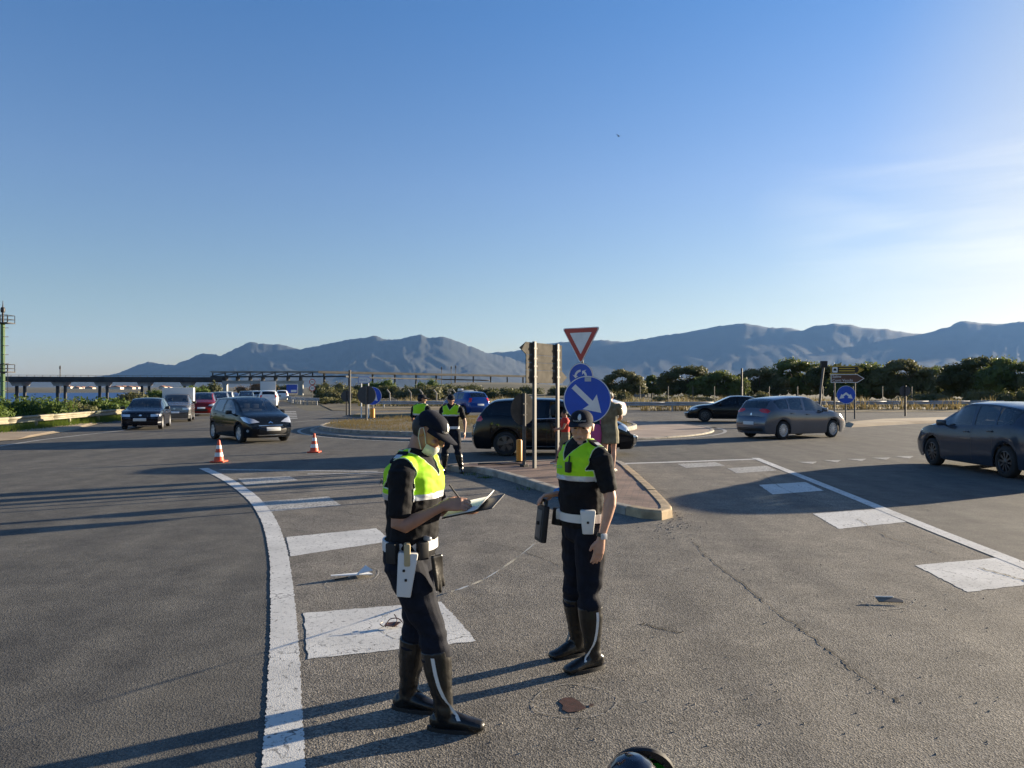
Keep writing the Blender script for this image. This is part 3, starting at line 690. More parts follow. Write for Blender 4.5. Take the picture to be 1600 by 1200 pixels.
        def pr(u_, z_):
            o = D_ * 6 + U_ * (u_ + uo) + Vector((0, 0, z_)); hit = tree.ray_cast(o, -D_)
            if hit[0] is None: return None
            nn = hit[1] if hit[1].dot(D_) > 0 else -hit[1]
            return hit[0] + nn * off
        cv = pr(cx, cz)
        if cv is None: return None
        lay.append([b2.verts.new(cv)])
        for r_ in range(1, rings + 1):
            row = []
            for (a_, b_) in dense:
                t = r_ / rings; h_ = None
                while h_ is None and t > 0.05: h_ = pr(cx + (a_ - cx) * t, cz + (b_ - cz) * t); t -= 0.06
                row.append(b2.verts.new(h_ if h_ is not None else cv))
            lay.append(row)
        m2 = len(dense)
        for k in range(m2): b2.faces.new((lay[0][0], lay[1][k], lay[1][(k + 1) % m2]))
        for r_ in range(1, rings):
            for k in range(m2): b2.faces.new((lay[r_][k], lay[r_ + 1][k], lay[r_ + 1][(k + 1) % m2], lay[r_][(k + 1) % m2]))
        bmesh.ops.remove_doubles(b2, verts=b2.verts, dist=1e-5)
        bmesh.ops.recalc_face_normals(b2, faces=b2.faces)
        return obj(nm, b2, m_, parent, angle=60)
    for spec in c.get('patches', []):
        if spec[4] > detail: continue
        nm, outl, view, m_, _ = spec[:5]; off = spec[5] if len(spec) > 5 else 0.006
        patch(nm, outl, view, m_, off)
        if isinstance(view, (int, float)) or view in ('left', 'right'):
            v2 = {'left': 'right', 'right': 'left'}.get(view, -view if isinstance(view, (int, float)) else view)
            patch(nm, [(-p[0], p[1]) for p in outl], v2, m_, off)
    # door seams, handles, mirrors
    if detail == 2:
        for xd in c.get('seams', []):
            for view in ('left', 'right'):
                s_ = 1 if view == 'right' else -1
                zz = [zs + .06 + (beltf(xd) - zs - .06) * k / 6 for k in range(7)]; ww = 0.005
                outl = [(s_ * (xd - ww), z) for z in zz] + [(s_ * (xd + ww), z) for z in zz[::-1]]
                b2 = bmesh.new(); lay = []
                D_ = Vector((0, -s_, 0))
                for z in zz:
                    hit = tree.ray_cast(Vector((xd, -s_ * 3, z)), -D_)
                    if hit[0] is None: continue
                    lay.append([b2.verts.new(hit[0] + D_ * 0.002 + Vector((ww, 0, 0))), b2.verts.new(hit[0] + D_ * 0.002 - Vector((ww, 0, 0)))])
                for p, q in zip(lay, lay[1:]): b2.faces.new((p[0], p[1], q[1], q[0]))
                obj('door_gap', b2, M_TRIM, root, smooth=False)
    if detail:
        for xh in c.get('handles', []):
            for s_ in (1, -1):
                zb = beltf(xh) - 0.10; hit = tree.ray_cast(Vector((xh, s_ * 3, zb)), Vector((0, -s_, 0)))
                if hit[0] is None: continue
                obj('door_handle', bbox(-.085, .085, -.018, .018, -.014, .014, 0.008, Matrix.Translation(hit[0] + Vector((0, s_ * .014, 0)))), c.get('handle_m', paint), root)
        for s_ in (1, -1):
            xm = c['mirror']; hit = tree.ray_cast(Vector((xm, s_ * 3, beltf(xm) + .0)), Vector((0, -s_, 0))); y0 = abs(hit[0].y) if hit[0] else W2 * .9
            b2 = bbox(-.05, .05, -.10, .10, -.065, .065, 0.03, Matrix.Translation((xm - .01, s_ * (y0 + .12), beltf(xm) + .075)) @ Matrix.Rotation(s_ * R(-12), 4, 'Z'))
            tube(b2, [(xm + .01, s_ * (y0 - .03), beltf(xm) + .005), (xm, s_ * (y0 + .06), beltf(xm) + .04)], .022, 6)
            obj('mirror', b2, c.get('mirror_m', paint), root)
        # cabin
        xc = (cowl + rf) / 2
        b2 = bbox(cowl - .62, cowl - .12, -W2 * .82, W2 * .82, .62, beltf(cowl - .3) + .01, 0.06); obj('dashboard', b2, M_INT, root)
        for (sx, sy) in ((c['seat'], .37), (c['seat'], -.37), (c['seat'] - .85, .37), (c['seat'] - .85, -.37)):
            b2 = bbox(-.24, .26, -.24, .24, .38, .56, 0.05, Matrix.Translation((sx, sy, 0)))
            q = bbox(-.06, .06, -.23, .23, 0, .60, 0.05, Matrix.Translation((sx - .22, sy, .50)) @ Matrix.Rotation(R(-14), 4, 'Y')); me_ = bpy.data.meshes.new('q'); q.to_mesh(me_); q.free(); b2.from_mesh(me_)
            q = bbox(-.05, .05, -.12, .12, 0, .17, 0.04, Matrix.Translation((sx - .375, sy, 1.10 + c.get('seat_up', 0)))); q.to_mesh(me_); q.free(); b2.from_mesh(me_)
            obj('seat', b2, c.get('seat_m', M_SEAT), root)
    return root

def rrect(u0, u1, z0, z1, r_=0.03):
    return [(u0 + r_, z0), (u1 - r_, z0), (u1, z0 + r_), (u1, z1 - r_), (u1 - r_, z1), (u0 + r_, z1), (u0, z1 - r_), (u0, z0 + r_)]
def ell(u, z, a, b, n=12): return [(u + a * math.cos(2 * math.pi * k / n), z + b * math.sin(2 * math.pi * k / n)) for k in range(n)]
# three-door-family shapes ----------------------------------------------------
HATCH = dict(L=4.3, W=1.79, xf=1.27, xr=-1.36, rw=0.315, tw=0.21, cowl=1.18, roof_f=.15, roof_r=-1.5, tg=-1.95, tail=.9, mirror=.70, seat=.12,
    top=[(-2.15, .80), (-2.12, .93), (-2.06, 1.03), (-1.96, 1.14), (-1.74, 1.35), (-1.60, 1.405), (-1.1, 1.462), (-.5, 1.495), (-.05, 1.495), (.25, 1.455), (.6, 1.30), (1.0, 1.10), (1.18, 1.02), (1.5, .955), (1.8, .87), (2.0, .78), (2.1, .70), (2.15, .60)],
    belt=[(-2.15, .80), (-2.05, .97), (-1.6, 1.035), (-.6, .975), (.6, .93), (1.18, .935), (1.6, .87), (2.0, .71), (2.15, .56)],
    wins=[(.93, -1.6, -.22, 0.10), (-.34, 0.10, -1.02, 0.15), (-1.09, 0.15, -1.52, -0.55)], ws=(1.12, .24), rwin=(-1.66, -1.99), seams=[.98, -.28, -1.0], handles=[-.12, -.92], spokes=13, wstyle='fan', dense=[-1.98, -2.08, -1.75, -1.82])
T = HATCH
tail_l = [(-.86, .92), (-.60, .94), (-.56, 1.0), (-.66, 1.08), (-.84, 1.06), (-.95, 1.0)]
HATCH['patches'] = [
    ('tail_lamp', [(.08, .90), (.30, .93), (.42, 1.0), (.30, 1.06), (.10, 1.05), (-.02, .98)], 148, M_TAIL, 1),
    ('head_lamp', [(-.28, .70), (.10, .70), (.26, .80), (.10, .84), (-.25, .78)], 38, M_LAMP, 1),
    ('number_plate', rrect(-.26, .26, .50, .61, .01), 'rear', M_PLATE, 1, .012),
    ('badge', ell(0, .86, .045, .045), 'rear', M_CHROME, 2, .010),
    ('rear_bumper_trim', rrect(-.62, .62, .27, .40, .04), 'rear', M_TRIM, 1),
    ('grille', rrect(-.42, .42, .33, .50, .04), 'front', M_TRIM, 1), ('number_plate', rrect(-.26, .26, .50, .61, .01), 'front', M_PLATE, 1, .012)]
COUPE = dict(HATCH, L=4.25)
C3 = dict(L=3.95, W=1.73, xf=1.21, xr=-1.26, rw=0.31, tw=.205, cowl=1.15, roof_f=.0, roof_r=-1.45, tg=-1.75, tail=.9, mirror=.62, seat=.02, nose=.17, round=.22,
    top=[(-1.97, .80), (-1.95, .92), (-1.88, 1.05), (-1.76, 1.22), (-1.6, 1.40), (-1.45, 1.475), (-1.0, 1.52), (-.4, 1.54), (0, 1.52), (.3, 1.43), (.7, 1.25), (1.1, 1.06), (1.25, 1.01), (1.5, .945), (1.75, .86), (1.88, .76), (1.95, .66), (1.97, .58)],
    belt=[(-1.97, .78), (-1.9, .96), (-1.5, 1.05), (-.5, .99), (.5, .94), (1.15, .94), (1.5, .88), (1.85, .72), (1.97, .56)],
    wins=[(.80, -1.6, -.30, .06), (-.40, .06, -1.22, .22)], ws=(1.08, .02), rwin=(-1.56, -1.80), seams=[.92, -.35, -1.15], handles=[-.2, -1.0], spokes=6, wstyle='plain', dense=[-1.82, -1.68], mirror_m=M_TRIM,
    patches=[('head_lamp', [(-.30, .70), (-.02, .66), (.22, .74), (.38, .87), (.20, .88), (-.12, .80)], 40, M_LAMP, 1),
             ('grille', [(-.46, .36), (-.30, .30), (.30, .30), (.46, .36), (.48, .46), (.36, .56), (-.36, .56), (-.48, .46)], 'front', M_TRIM, 1, .008),
             ('lower_chrome', [(-.52, .295), (.52, .295), (.46, .255), (-.46, .255)], 'front', M_CHROME, 1, .012),
             ('upper_chrome', [(-.40, .565), (.40, .565), (.42, .595), (-.42, .595)], 'front', M_CHROME, 1, .012),
             ('number_plate', rrect(-.24, .24, .42, .52, .01), 'front', M_PLATE, 1, .02),
             ('chevron_badge', [(-.07, .655), (0, .69), (.07, .655), (.075, .675), (0, .725), (-.075, .675)], 'front', M_CHROME, 1, .012),
             ('fog_lamp', ell(-.0, .42, .05, .045), 33, M_LAMP, 1, .01),
             ('side_strip', [(.1, .52), (1.0, .52), (1.0, .55), (.1, .55)], 'left', M_TRIM, 2, .006),
             ('tail_lamp', [(.02, .86), (.22, .88), (.26, 1.1), (.1, 1.12)], 150, M_TAIL, 1)])
MPV = dict(L=4.36, W=1.79, xf=1.40, xr=-1.30, rw=0.335, tw=.225, arch=.05, cowl=1.30, roof_f=.30, roof_r=-1.6, tg=-2.0, tail=.95, mirror=.86, seat=.25, nose=.17,
    top=[(-2.18, .86), (-2.16, .96), (-2.1, 1.06), (-1.95, 1.24), (-1.72, 1.46), (-1.58, 1.52), (-1.2, 1.555), (-.5, 1.575), (0, 1.565), (.35, 1.50), (.7, 1.34), (1.15, 1.12), (1.32, 1.055), (1.6, .985), (1.9, .90), (2.08, .80), (2.16, .68), (2.18, .58)],
    belt=[(-2.18, .84), (-2.1, 1.0), (-1.6, 1.075), (-.5, 1.015), (.7, .96), (1.30, .96), (1.7, .90), (2.05, .74), (2.18, .56)],
    wins=[(1.0, -1.6, -.12, .06), (-.24, .06, -.98, .12), (-1.05, .12, -1.72, -.42)], open=0, ws=(1.22, .34), rwin=(-1.72, -1.99), seams=[1.08, -.18, -1.0], handles=[-.02, -.88], spokes=5, wstyle='twin', dense=[-2.04, -1.85], glass_r=M_GLASSD, seat_m=mat('pale_seat', (.42, .40, .36), .8),
    patches=[('tail_lamp', [(-.02, .94), (.22, .93), (.36, 1.0), (.26, 1.08), (.02, 1.08), (-.06, 1.0)], 146, M_TAIL, 1),
             ('head_lamp', [(-.30, .68), (.06, .66), (.28, .78), (.18, .88), (-.2, .82)], 40, M_LAMP, 1),
             ('grille', rrect(-.40, .40, .55, .76, .05), 'front', M_TRIM, 1, .008), ('grille_bar', rrect(-.38, .38, .64, .665, .005), 'front', M_CHROME, 1, .016),
             ('lower_chrome', [(-.70, .27), (.70, .27), (.66, .30), (-.66, .30)], 'front', M_CHROME, 1, .012),
             ('number_plate', rrect(-.26, .26, .42, .53, .01), 'front', M_PLATE, 1, .012), ('number_plate', rrect(-.26, .26, .72, .83, .01), 'rear', M_PLATE, 1, .012),
             ('window_chrome', [(-1.0, .985), (1.72, 1.068), (1.72, 1.086), (-1.0, 1.003)], 'right', M_CHROME, 1, .005),
             ('sill_chrome', [(-1.0, .255), (.95, .255), (.95, .28), (-1.0, .28)], 'right', M_CHROME, 1, .006),
             ('bumper_chrome', rrect(-.55, .55, .52, .545, .005), 'rear', M_CHROME, 1, .010)])
SEDAN = dict(L=4.63, W=1.82, xf=1.42, xr=-1.39, rw=0.33, tw=.225, cowl=1.02, roof_f=.05, roof_r=-1.05, tg=-1.7, tail=1.0, mirror=.62, seat=.05,
    top=[(-2.31, .82), (-2.29, .92), (-2.22, .99), (-2.0, 1.04), (-1.75, 1.09), (-1.5, 1.20), (-1.2, 1.34), (-.9, 1.405), (-.4, 1.43), (0, 1.41), (.25, 1.33), (.6, 1.17), (.92, 1.03), (1.1, .985), (1.6, .93), (2.0, .83), (2.2, .74), (2.29, .64), (2.31, .56)],
    belt=[(-2.31, .80), (-2.2, .93), (-1.6, .985), (-.5, .945), (.6, .92), (1.05, .92), (1.6, .87), (2.1, .72), (2.31, .55)],
    wins=[(.72, -1.6, -.24, .06), (-.34, .06, -1.02, .15), (-1.08, .15, -1.45, -.6)], ws=(.96, .12), rwin=(-1.12, -1.66), seams=[.92, -.29, -1.05], handles=[-.12, -.95], spokes=10, wstyle='fan', dense=[],
    patches=[('tail_lamp', [(-.1, .78), (.26, .80), (.36, .90), (.1, .94), (-.1, .92)], 150, M_TAIL, 1),
             ('head_lamp', [(-.28, .66), (.08, .64), (.28, .74), (.10, .79), (-.25, .74)], 36, M_LAMP, 1),
             ('grille', rrect(-.34, .34, .50, .68, .05), 'front', M_TRIM, 1), ('number_plate', rrect(-.26, .26, .38, .49, .01), 'front', M_PLATE, 1, .012), ('number_plate', rrect(-.26, .26, .70, .81, .01), 'rear', M_PLATE, 1, .012)])
OLDCAR = dict(L=4.05, W=1.69, xf=1.22, xr=-1.32, rw=0.29, tw=.19, cowl=1.0, roof_f=.05, roof_r=-1.3, tg=-1.75, tail=.9, mirror=.60, seat=.02, round=.15, nose=.10,
    top=[(-2.02, .76), (-2.0, .88), (-1.9, .96), (-1.7, 1.12), (-1.4, 1.32), (-1.2, 1.37), (-.6, 1.395), (-.1, 1.385), (.12, 1.34), (.45, 1.19), (.85, .98), (1.02, .925), (1.5, .87), (1.85, .79), (1.98, .72), (2.02, .58)],
    belt=[(-2.02, .74), (-1.8, .89), (-.5, .88), (.6, .865), (1.02, .87), (1.5, .82), (1.9, .70), (2.02, .55)],
    wins=[(.70, -1.5, -.25, .04), (-.35, .04, -1.08, .1), (-1.14, .1, -1.48, -.5)], ws=(.94, .12), rwin=(-1.32, -1.76), seams=[], handles=[-.15, -.95], spokes=8, wstyle='plain', dense=[], mirror_m=M_TRIM,
    patches=[('head_lamp', [(-.34, .58), (.06, .58), (.20, .66), (.10, .70), (-.33, .69)], 28, M_LAMP, 0), ('number_plate', rrect(-.26, .26, .40, .51, .01), 'front', M_PLATE, 0, .012),
             ('bumper_strip', rrect(-.72, .72, .36, .39, .01), 'front', M_TRIM, 1, .01), ('fog_lamp', rrect(-.12, .12, .30, .36, .02), 24, M_LAMP, 1, .01), ('badge', ell(0, .64, .06, .035), 'front', M_CHROME, 1, .01),
             ('tail_lamp', [(0, .74), (.2, .76), (.22, .9), (0, .9)], 150, M_TAIL, 1), ('number_plate', rrect(-.26, .26, .6, .71, .01), 'rear', M_PLATE, 0, .012)])
SMALL = dict(C3, wstyle='plain', patches=[('head_lamp', [(-.28, .66), (.02, .64), (.24, .76), (.12, .82), (-.2, .76)], 38, M_LAMP, 0), ('grille', rrect(-.4, .4, .32, .46, .05), 'front', M_TRIM, 0, .008),
    ('number_plate', rrect(-.24, .24, .48, .58, .01), 'front', M_PLATE, 0, .02), ('tail_lamp', [(.0, .84), (.2, .86), (.24, 1.1), (.08, 1.12)], 150, M_TAIL, 0), ('number_plate', rrect(-.24, .24, .62, .73, .01), 'rear', M_PLATE, 0, .02)])
SUV = dict(C3, L=4.0, W=1.78, rw=.34, sill=.26, top=[(x * 1.01, z + .10 * (z > .5)) for x, z in C3['top']], belt=[(x * 1.01, z + .08) for x, z in C3['belt']], patches=SMALL['patches'])
SUV['patches'] = [(p[0], [(a, b + .08) for a, b in p[1]], *p[2:]) for p in SUV['patches']]
def paintm(name, col, metal=0.3, rough=0.14): return mat('paint_' + name, col, rough, metal, coat=0.3, spec=0.25, var=0.04, vscale=2)
def heading_to(dx, dy): return math.atan2(dy, dx)
g = lambda x, y: Vector((x, y, 0.0))
# placements (centre on the ground, heading)
make_car(MPV, paintm('black', (.003, .004, .006), .0), (1.15, 20.9, 0), R(-2), 'black people carrier with an open front window stopped behind the traffic island', glass=M_GLASSD, rim=M_RIMD)
make_car(C3, paintm('charcoal', (.006, .008, .011), .1), (-9.35, 26.4, 0), R(-49), 'black small hatchback with chrome trimmed grille turning in front of the left cone', glass=M_GLASSM)
hb1 = make_car(HATCH, paintm('grey', (.13, .14, .165), .5, .14), (10.5, 27.9, 0), R(26), 'metallic grey hatchback with bright many-spoke wheels in front of the black saloon', glass=M_GLASSM)
hb2_ = make_car(dict(HATCH, spokes=10), paintm('slate', (.06, .075, .10), .5, .14), (10.95, 16.6, 0), R(92), 'dark slate hatchback with a red tail lamp cut by the right picture edge', glass=M_GLASSM, rim=M_RIMD)
make_car(SEDAN, paintm('ink', (.012, .011, .011), .3), (12.0, 40.8, 0), R(170), 'black saloon driving left, seen behind the metallic grey hatchback', glass=M_GLASSD, rim=M_RIMD, detail=1)
make_car(OLDCAR, paintm('navy', (.010, .011, .017), .2), (-16.9, 34.4, 0), R(-72), 'old dark saloon with pale headlamps leading the oncoming queue beside the guard rail', detail=1)
hb1.scale = hb2_.scale = (.95, 1.0, 1.04)
# the queue behind it
van = make_car(dict(OLDCAR, cat='pickup', top=[(x, z + .12 * (z > .6)) for x, z in OLDCAR['top']], belt=[(x, z + .1) for x, z in OLDCAR['belt']], patches=[(p[0], [(a, b + .08) for a, b in p[1]], *p[2:]) for p in OLDCAR['patches']]),
    paintm('silver_grey', (.22, .22, .22), .6), (-18.9, 41.9, 0), R(-70), 'grey pickup carrying a white box, directly behind the old dark saloon', detail=1, name='pickup_truck')
obj('cargo_box', bbox(-1.95, -.55, -.82, .82, 1.02, 1.86, .03), mat('white_box', (.7, .7, .68), .5), van)
g_q = 'oncoming cars queueing under the gantry'
make_car(SMALL, paintm('red', (.20, .012, .012), .2), (-21.0, 50.5, 0), R(-71), 'dark red hatchback, the only red car of the oncoming queue', detail=1, group=g_q)
make_car(SMALL, paintm('silver', (.45, .46, .47), .6), (-22.7, 57.5, 0), R(-70), 'silver hatchback between the dark red car and the white estate car', detail=1, group=g_q)
make_car(SMALL, paintm('white', (.72, .72, .70), .0), (-25.5, 66, 0), R(-72), 'white estate car right behind the silver hatchback in the queue', detail=0, group=g_q)
make_car(SMALL, paintm('grey2', (.05, .055, .06), .4), (-27.2, 76, 0), R(-72), 'dark grey car behind the white estate car in the queue', detail=0, group=g_q)
make_car(SMALL, paintm('white', (.72, .72, .70), .0), (-31.2, 90, 0), R(-72), 'small white car just ahead of the white box lorry in the queue', detail=0, group=g_q)
lorry = make_car(dict(SMALL, cat='lorry'), paintm('white', (.72, .72, .70), .0), (-34.5, 105, 0), R(-72), 'white box lorry standing tallest in the far queue', detail=0, group=g_q, name='box_lorry')
obj('cargo_box', bbox(-2.6, .2, -1.05, 1.05, .7, 2.75, .03), mat('white_box', (.7, .7, .68), .5), lorry)
make_car(SMALL, paintm('silver', (.45, .46, .47), .6), (-41.5, 128, 0), R(-72), 'tiny silver car at the far end of the queue behind the lorry', detail=0, group=g_q)
g_a = 'cars driving away under the gantry'
make_car(SUV, paintm('white', (.72, .72, .70), .0), (-22.6, 69, 0), R(107), 'white car driving away, seen from behind, nearest the curved guard rail', detail=1, group=g_a)
make_car(SMALL, paintm('silver', (.45, .46, .47), .6), (-28.6, 84, 0), R(107), 'silver grey car driving away just beyond the white one', detail=0, group=g_a)
make_car(SMALL, paintm('white', (.72, .72, .70), .0), (-32.2, 104, 0), R(107), 'small pale car driving away, farthest of the receding cars', detail=0, group=g_a)
pol = make_car(SUV, paintm('blue', (.012, .05, .22), .3), (-3.1, 49.5, 0), R(122), 'blue patrol car with a white light bar behind the roundabout', detail=1, glass=M_GLASSM)
b = bbox(-.14, .14, -.55, .55, 1.655, 1.70, .02); obj('light_bar', b, M_SWHITE, pol)
b = bbox(-.12, .12, .22, .52, 1.70, 1.80, .02); obj('beacon', b, M_SWHITE, pol)
make_car(SEDAN, paintm('white', (.72, .72, .70), .0), (4.6, 45.5, 0), R(150), 'white saloon half hidden behind the person in the olive dress', detail=1)
# ------------------------------------------------------------------ people
def rloft(bm, path, seg=14, cap=0.75):
    """closed tube through (centre, rx, ry[, xdir]); rx along xdir"""
    pts = [Vector(p[0]) for p in path]; n = len(pts); rings = []
    hint = Vector((1, 0, 0))
    def ringat(c, t, a, b, xd):
        u = (xd - t * xd.dot(t))
        if u.length < 1e-4: u = t.orthogonal()
        u.normalize(); v = t.cross(u)
        return [bm.verts.new(c + u * math.cos(2 * math.pi * k / seg) * a + v * math.sin(2 * math.pi * k / seg) * b) for k in range(seg)]
    T_ = [(pts[min(i + 1, n - 1)] - pts[max(i - 1, 0)]).normalized() for i in range(n)]
    xd = [Vector(p[3]) if len(p) > 3 else hint for p in path]
    r0 = min(path[0][1], path[0][2]) * cap; r1 = min(path[-1][1], path[-1][2]) * cap
    first = bm.verts.new(pts[0] - T_[0] * r0); rings.append(ringat(pts[0] - T_[0] * r0 * .75, T_[0], path[0][1] * .62, path[0][2] * .62, xd[0]))
    for i in range(n): rings.append(ringat(pts[i], T_[i], path[i][1], path[i][2], xd[i]))
    rings.append(ringat(pts[-1] + T_[-1] * r1 * .75, T_[-1], path[-1][1] * .62, path[-1][2] * .62, xd[-1])); last = bm.verts.new(pts[-1] + T_[-1] * r1)
    for a, b in zip(rings, rings[1:]):
        for k in range(seg): bm.faces.new((a[k], a[(k + 1) % seg], b[(k + 1) % seg], b[k]))
    for k in range(seg):
        bm.faces.new((first, rings[0][(k + 1) % seg], rings[0][k])); bm.faces.new((last, rings[-1][k], rings[-1][(k + 1) % seg]))
def ball(bm, c, r, M_=None):
    mm = Matrix.Translation(c) @ Matrix.Diagonal((*r, 1))
    bmesh.ops.create_uvsphere(bm, u_segments=16, v_segments=10, radius=1, matrix=(M_ @ mm) if M_ is not None else mm)
def bake(bm, voxel, smooth=3, folds=None):
    me = bpy.data.meshes.new('tmp'); bm.to_mesh(me); bm.free(); o = bpy.data.objects.new('tmp', me); COL.objects.link(o)
    md = o.modifiers.new('r', 'REMESH'); md.mode = 'VOXEL'; md.voxel_size = voxel
    if smooth: s = o.modifiers.new('s', 'SMOOTH'); s.factor = 0.5; s.iterations = smooth
    out = bpy.data.meshes.new_from_object(o.evaluated_get(bpy.context.evaluated_depsgraph_get()))
    bpy.data.objects.remove(o); bpy.data.meshes.remove(me)
    b = bmesh.new(); b.from_mesh(out); bpy.data.meshes.remove(out)
    if folds:
        b.normal_update()
        for v in b.verts: v.co += v.normal * folds(v.co)
    return b
def lerp(a, b, t): return Vector(a) + (Vector(b) - Vector(a)) * t
M_SKIN = mat('skin', (0.37, 0.19, 0.12), 0.55, var=0.12, vscale=14)
M_SKIN2 = mat('skin_pale', (0.50, 0.28, 0.19), 0.55, var=0.12, vscale=14)
M_CLOTH = mat('black_cloth', (0.010, 0.010, 0.012), 0.85, var=0.25, vscale=20, bump=0.2, bscale=300, spec=0.2)
M_NAVY = mat('navy_cloth', (0.009, 0.011, 0.019), 0.85, var=0.2, vscale=20, bump=0.2, bscale=300, spec=0.2)
M_LEATHER = mat('boot_leather', (0.012, 0.011, 0.010), 0.32, var=0.3, vscale=9, bump=0.25, bscale=25)
M_HIVIS = mat('hi_vis', (0.50, 0.92, 0.015), 0.75, var=0.05, vscale=9, trans=0.25)
M_REFL = mat('reflective_silver', (0.50, 0.52, 0.55), 0.4, 0.3)
M_HAIR = mat('dark_hair', (0.012, 0.009, 0.007), 0.6)
M_WLEATHER = mat('white_leather', (0.68, 0.68, 0.66), 0.35)
M_MASK = mat('face_mask', (0.66, 0.70, 0.62), 0.8, trans=0.2)
M_PAPER = mat('paper', (0.72, 0.72, 0.70), 0.8)
M_TEXT = mat('pale_print', (0.62, 0.62, 0.60), 0.6)
def hand(bm, wr, d, nrm, side, curl=(40, 45, 50, 55), thumb=(0.75, 30), sc=1.0):
    """palm and five fingers; d points along the hand, nrm out of the palm, side = +1 thumb towards s"""
    d = Vector(d).normalized(); nrm = Vector(nrm); nrm = (nrm - d * nrm.dot(d)).normalized(); s = d.cross(nrm) * side
    w_ = Vector(wr)
    rloft(bm, [(w_ - d * .02, .027 * sc, .021 * sc, s), (w_ + d * .025 * sc, .036 * sc, .018 * sc, s), (w_ + d * .06 * sc, .041 * sc, .016 * sc, s), (w_ + d * .088 * sc, .040 * sc, .013 * sc, s)], 12)
    for k, (off, ln, r_) in enumerate(((.030, .072, .0092), (.0102, .080, .0095), (-.0102, .074, .0092), (-.029, .060, .0082))):
        b = w_ + (d * .086 + s * off) * sc; dd = d + s * off * 1.2; dd.normalize(); pts = [(b - dd * .015, r_ * sc, r_ * sc)]; p = b; c = R(curl[k]) / 3
        for q, f in enumerate((.45, .32, .23)):
            dd = (dd * math.cos(c * (1.0 + .2 * q)) + nrm * math.sin(c * (1.0 + .2 * q))).normalized(); p2 = p + dd * ln * f * sc; pts.append((p, r_ * (1 - .06 * q) * sc, r_ * (1 - .06 * q) * sc)); p = p2
            nrm2 = nrm
        pts.append((p, r_ * .78 * sc, r_ * .78 * sc)); rloft(bm, pts, 8)
    b = w_ + (d * .022 + s * .030) * sc; dd = (d * thumb[0] + s * .65 + nrm * math.sin(R(thumb[1]))).normalized(); d2 = (d + nrm * .4 + s * .1).normalized()
    rloft(bm, [(b, .014 * sc, .013 * sc), (b + dd * .036 * sc, .0115 * sc, .0115 * sc), (b + dd * .036 * sc + d2 * .032 * sc, .0085 * sc, .0085 * sc)], 8)
def head_shapes(bm, M_, neck0, jaw=1.0):
    ball(bm, (0, .012, .026), (.075, .095, .080), M_)
    def lf(path, seg=12): rloft(bm, [(M_ @ Vector(p[0]), p[1], p[2], M_.to_3x3() @ Vector((1, 0, 0))) for p in path], seg)
    lf([((0, -.008, .02), .070, .082), ((0, -.022, -.03), .064, .070), ((0, -.036, -.072), .052 * jaw, .052), ((0, -.046, -.098), .034 * jaw, .036)])
    lf([((0, -.094, .018), .0075, .009), ((0, -.106, -.006), .010, .012), ((0, -.110, -.020), .0155, .012)], 8)
    for sx in (-1, 1):
        ball(bm, (sx * .030, -.084, .030), (.026, .014, .0085), M_)          # brow
        ball(bm, (sx * .040, -.074, -.018), (.024, .018, .017), M_)          # cheek bone
        ball(bm, (sx * .078, .016, -.002), (.0085, .020, .031), M_); ball(bm, (sx * .084, .024, .012), (.006, .011, .014), M_)   # ear
        ball(bm, (sx * .009, -.104, -.022), (.008, .009, .007), M_)
    ball(bm, (0, -.090, -.053), (.023, .010, .0065), M_); ball(bm, (0, -.088, -.064), (.020, .011, .0075), M_); ball(bm, (0, -.080, -.096), (.021, .017, .015), M_)
    hb_ = M_ @ Vector((0, .022, -.06))
    rloft(bm, [(hb_, .056, .058), (lerp(hb_, neck0, .5), .054, .056), (Vector(neck0), .062, .062), (Vector(neck0) + Vector((0, .0, -.06)), .075, .07)])
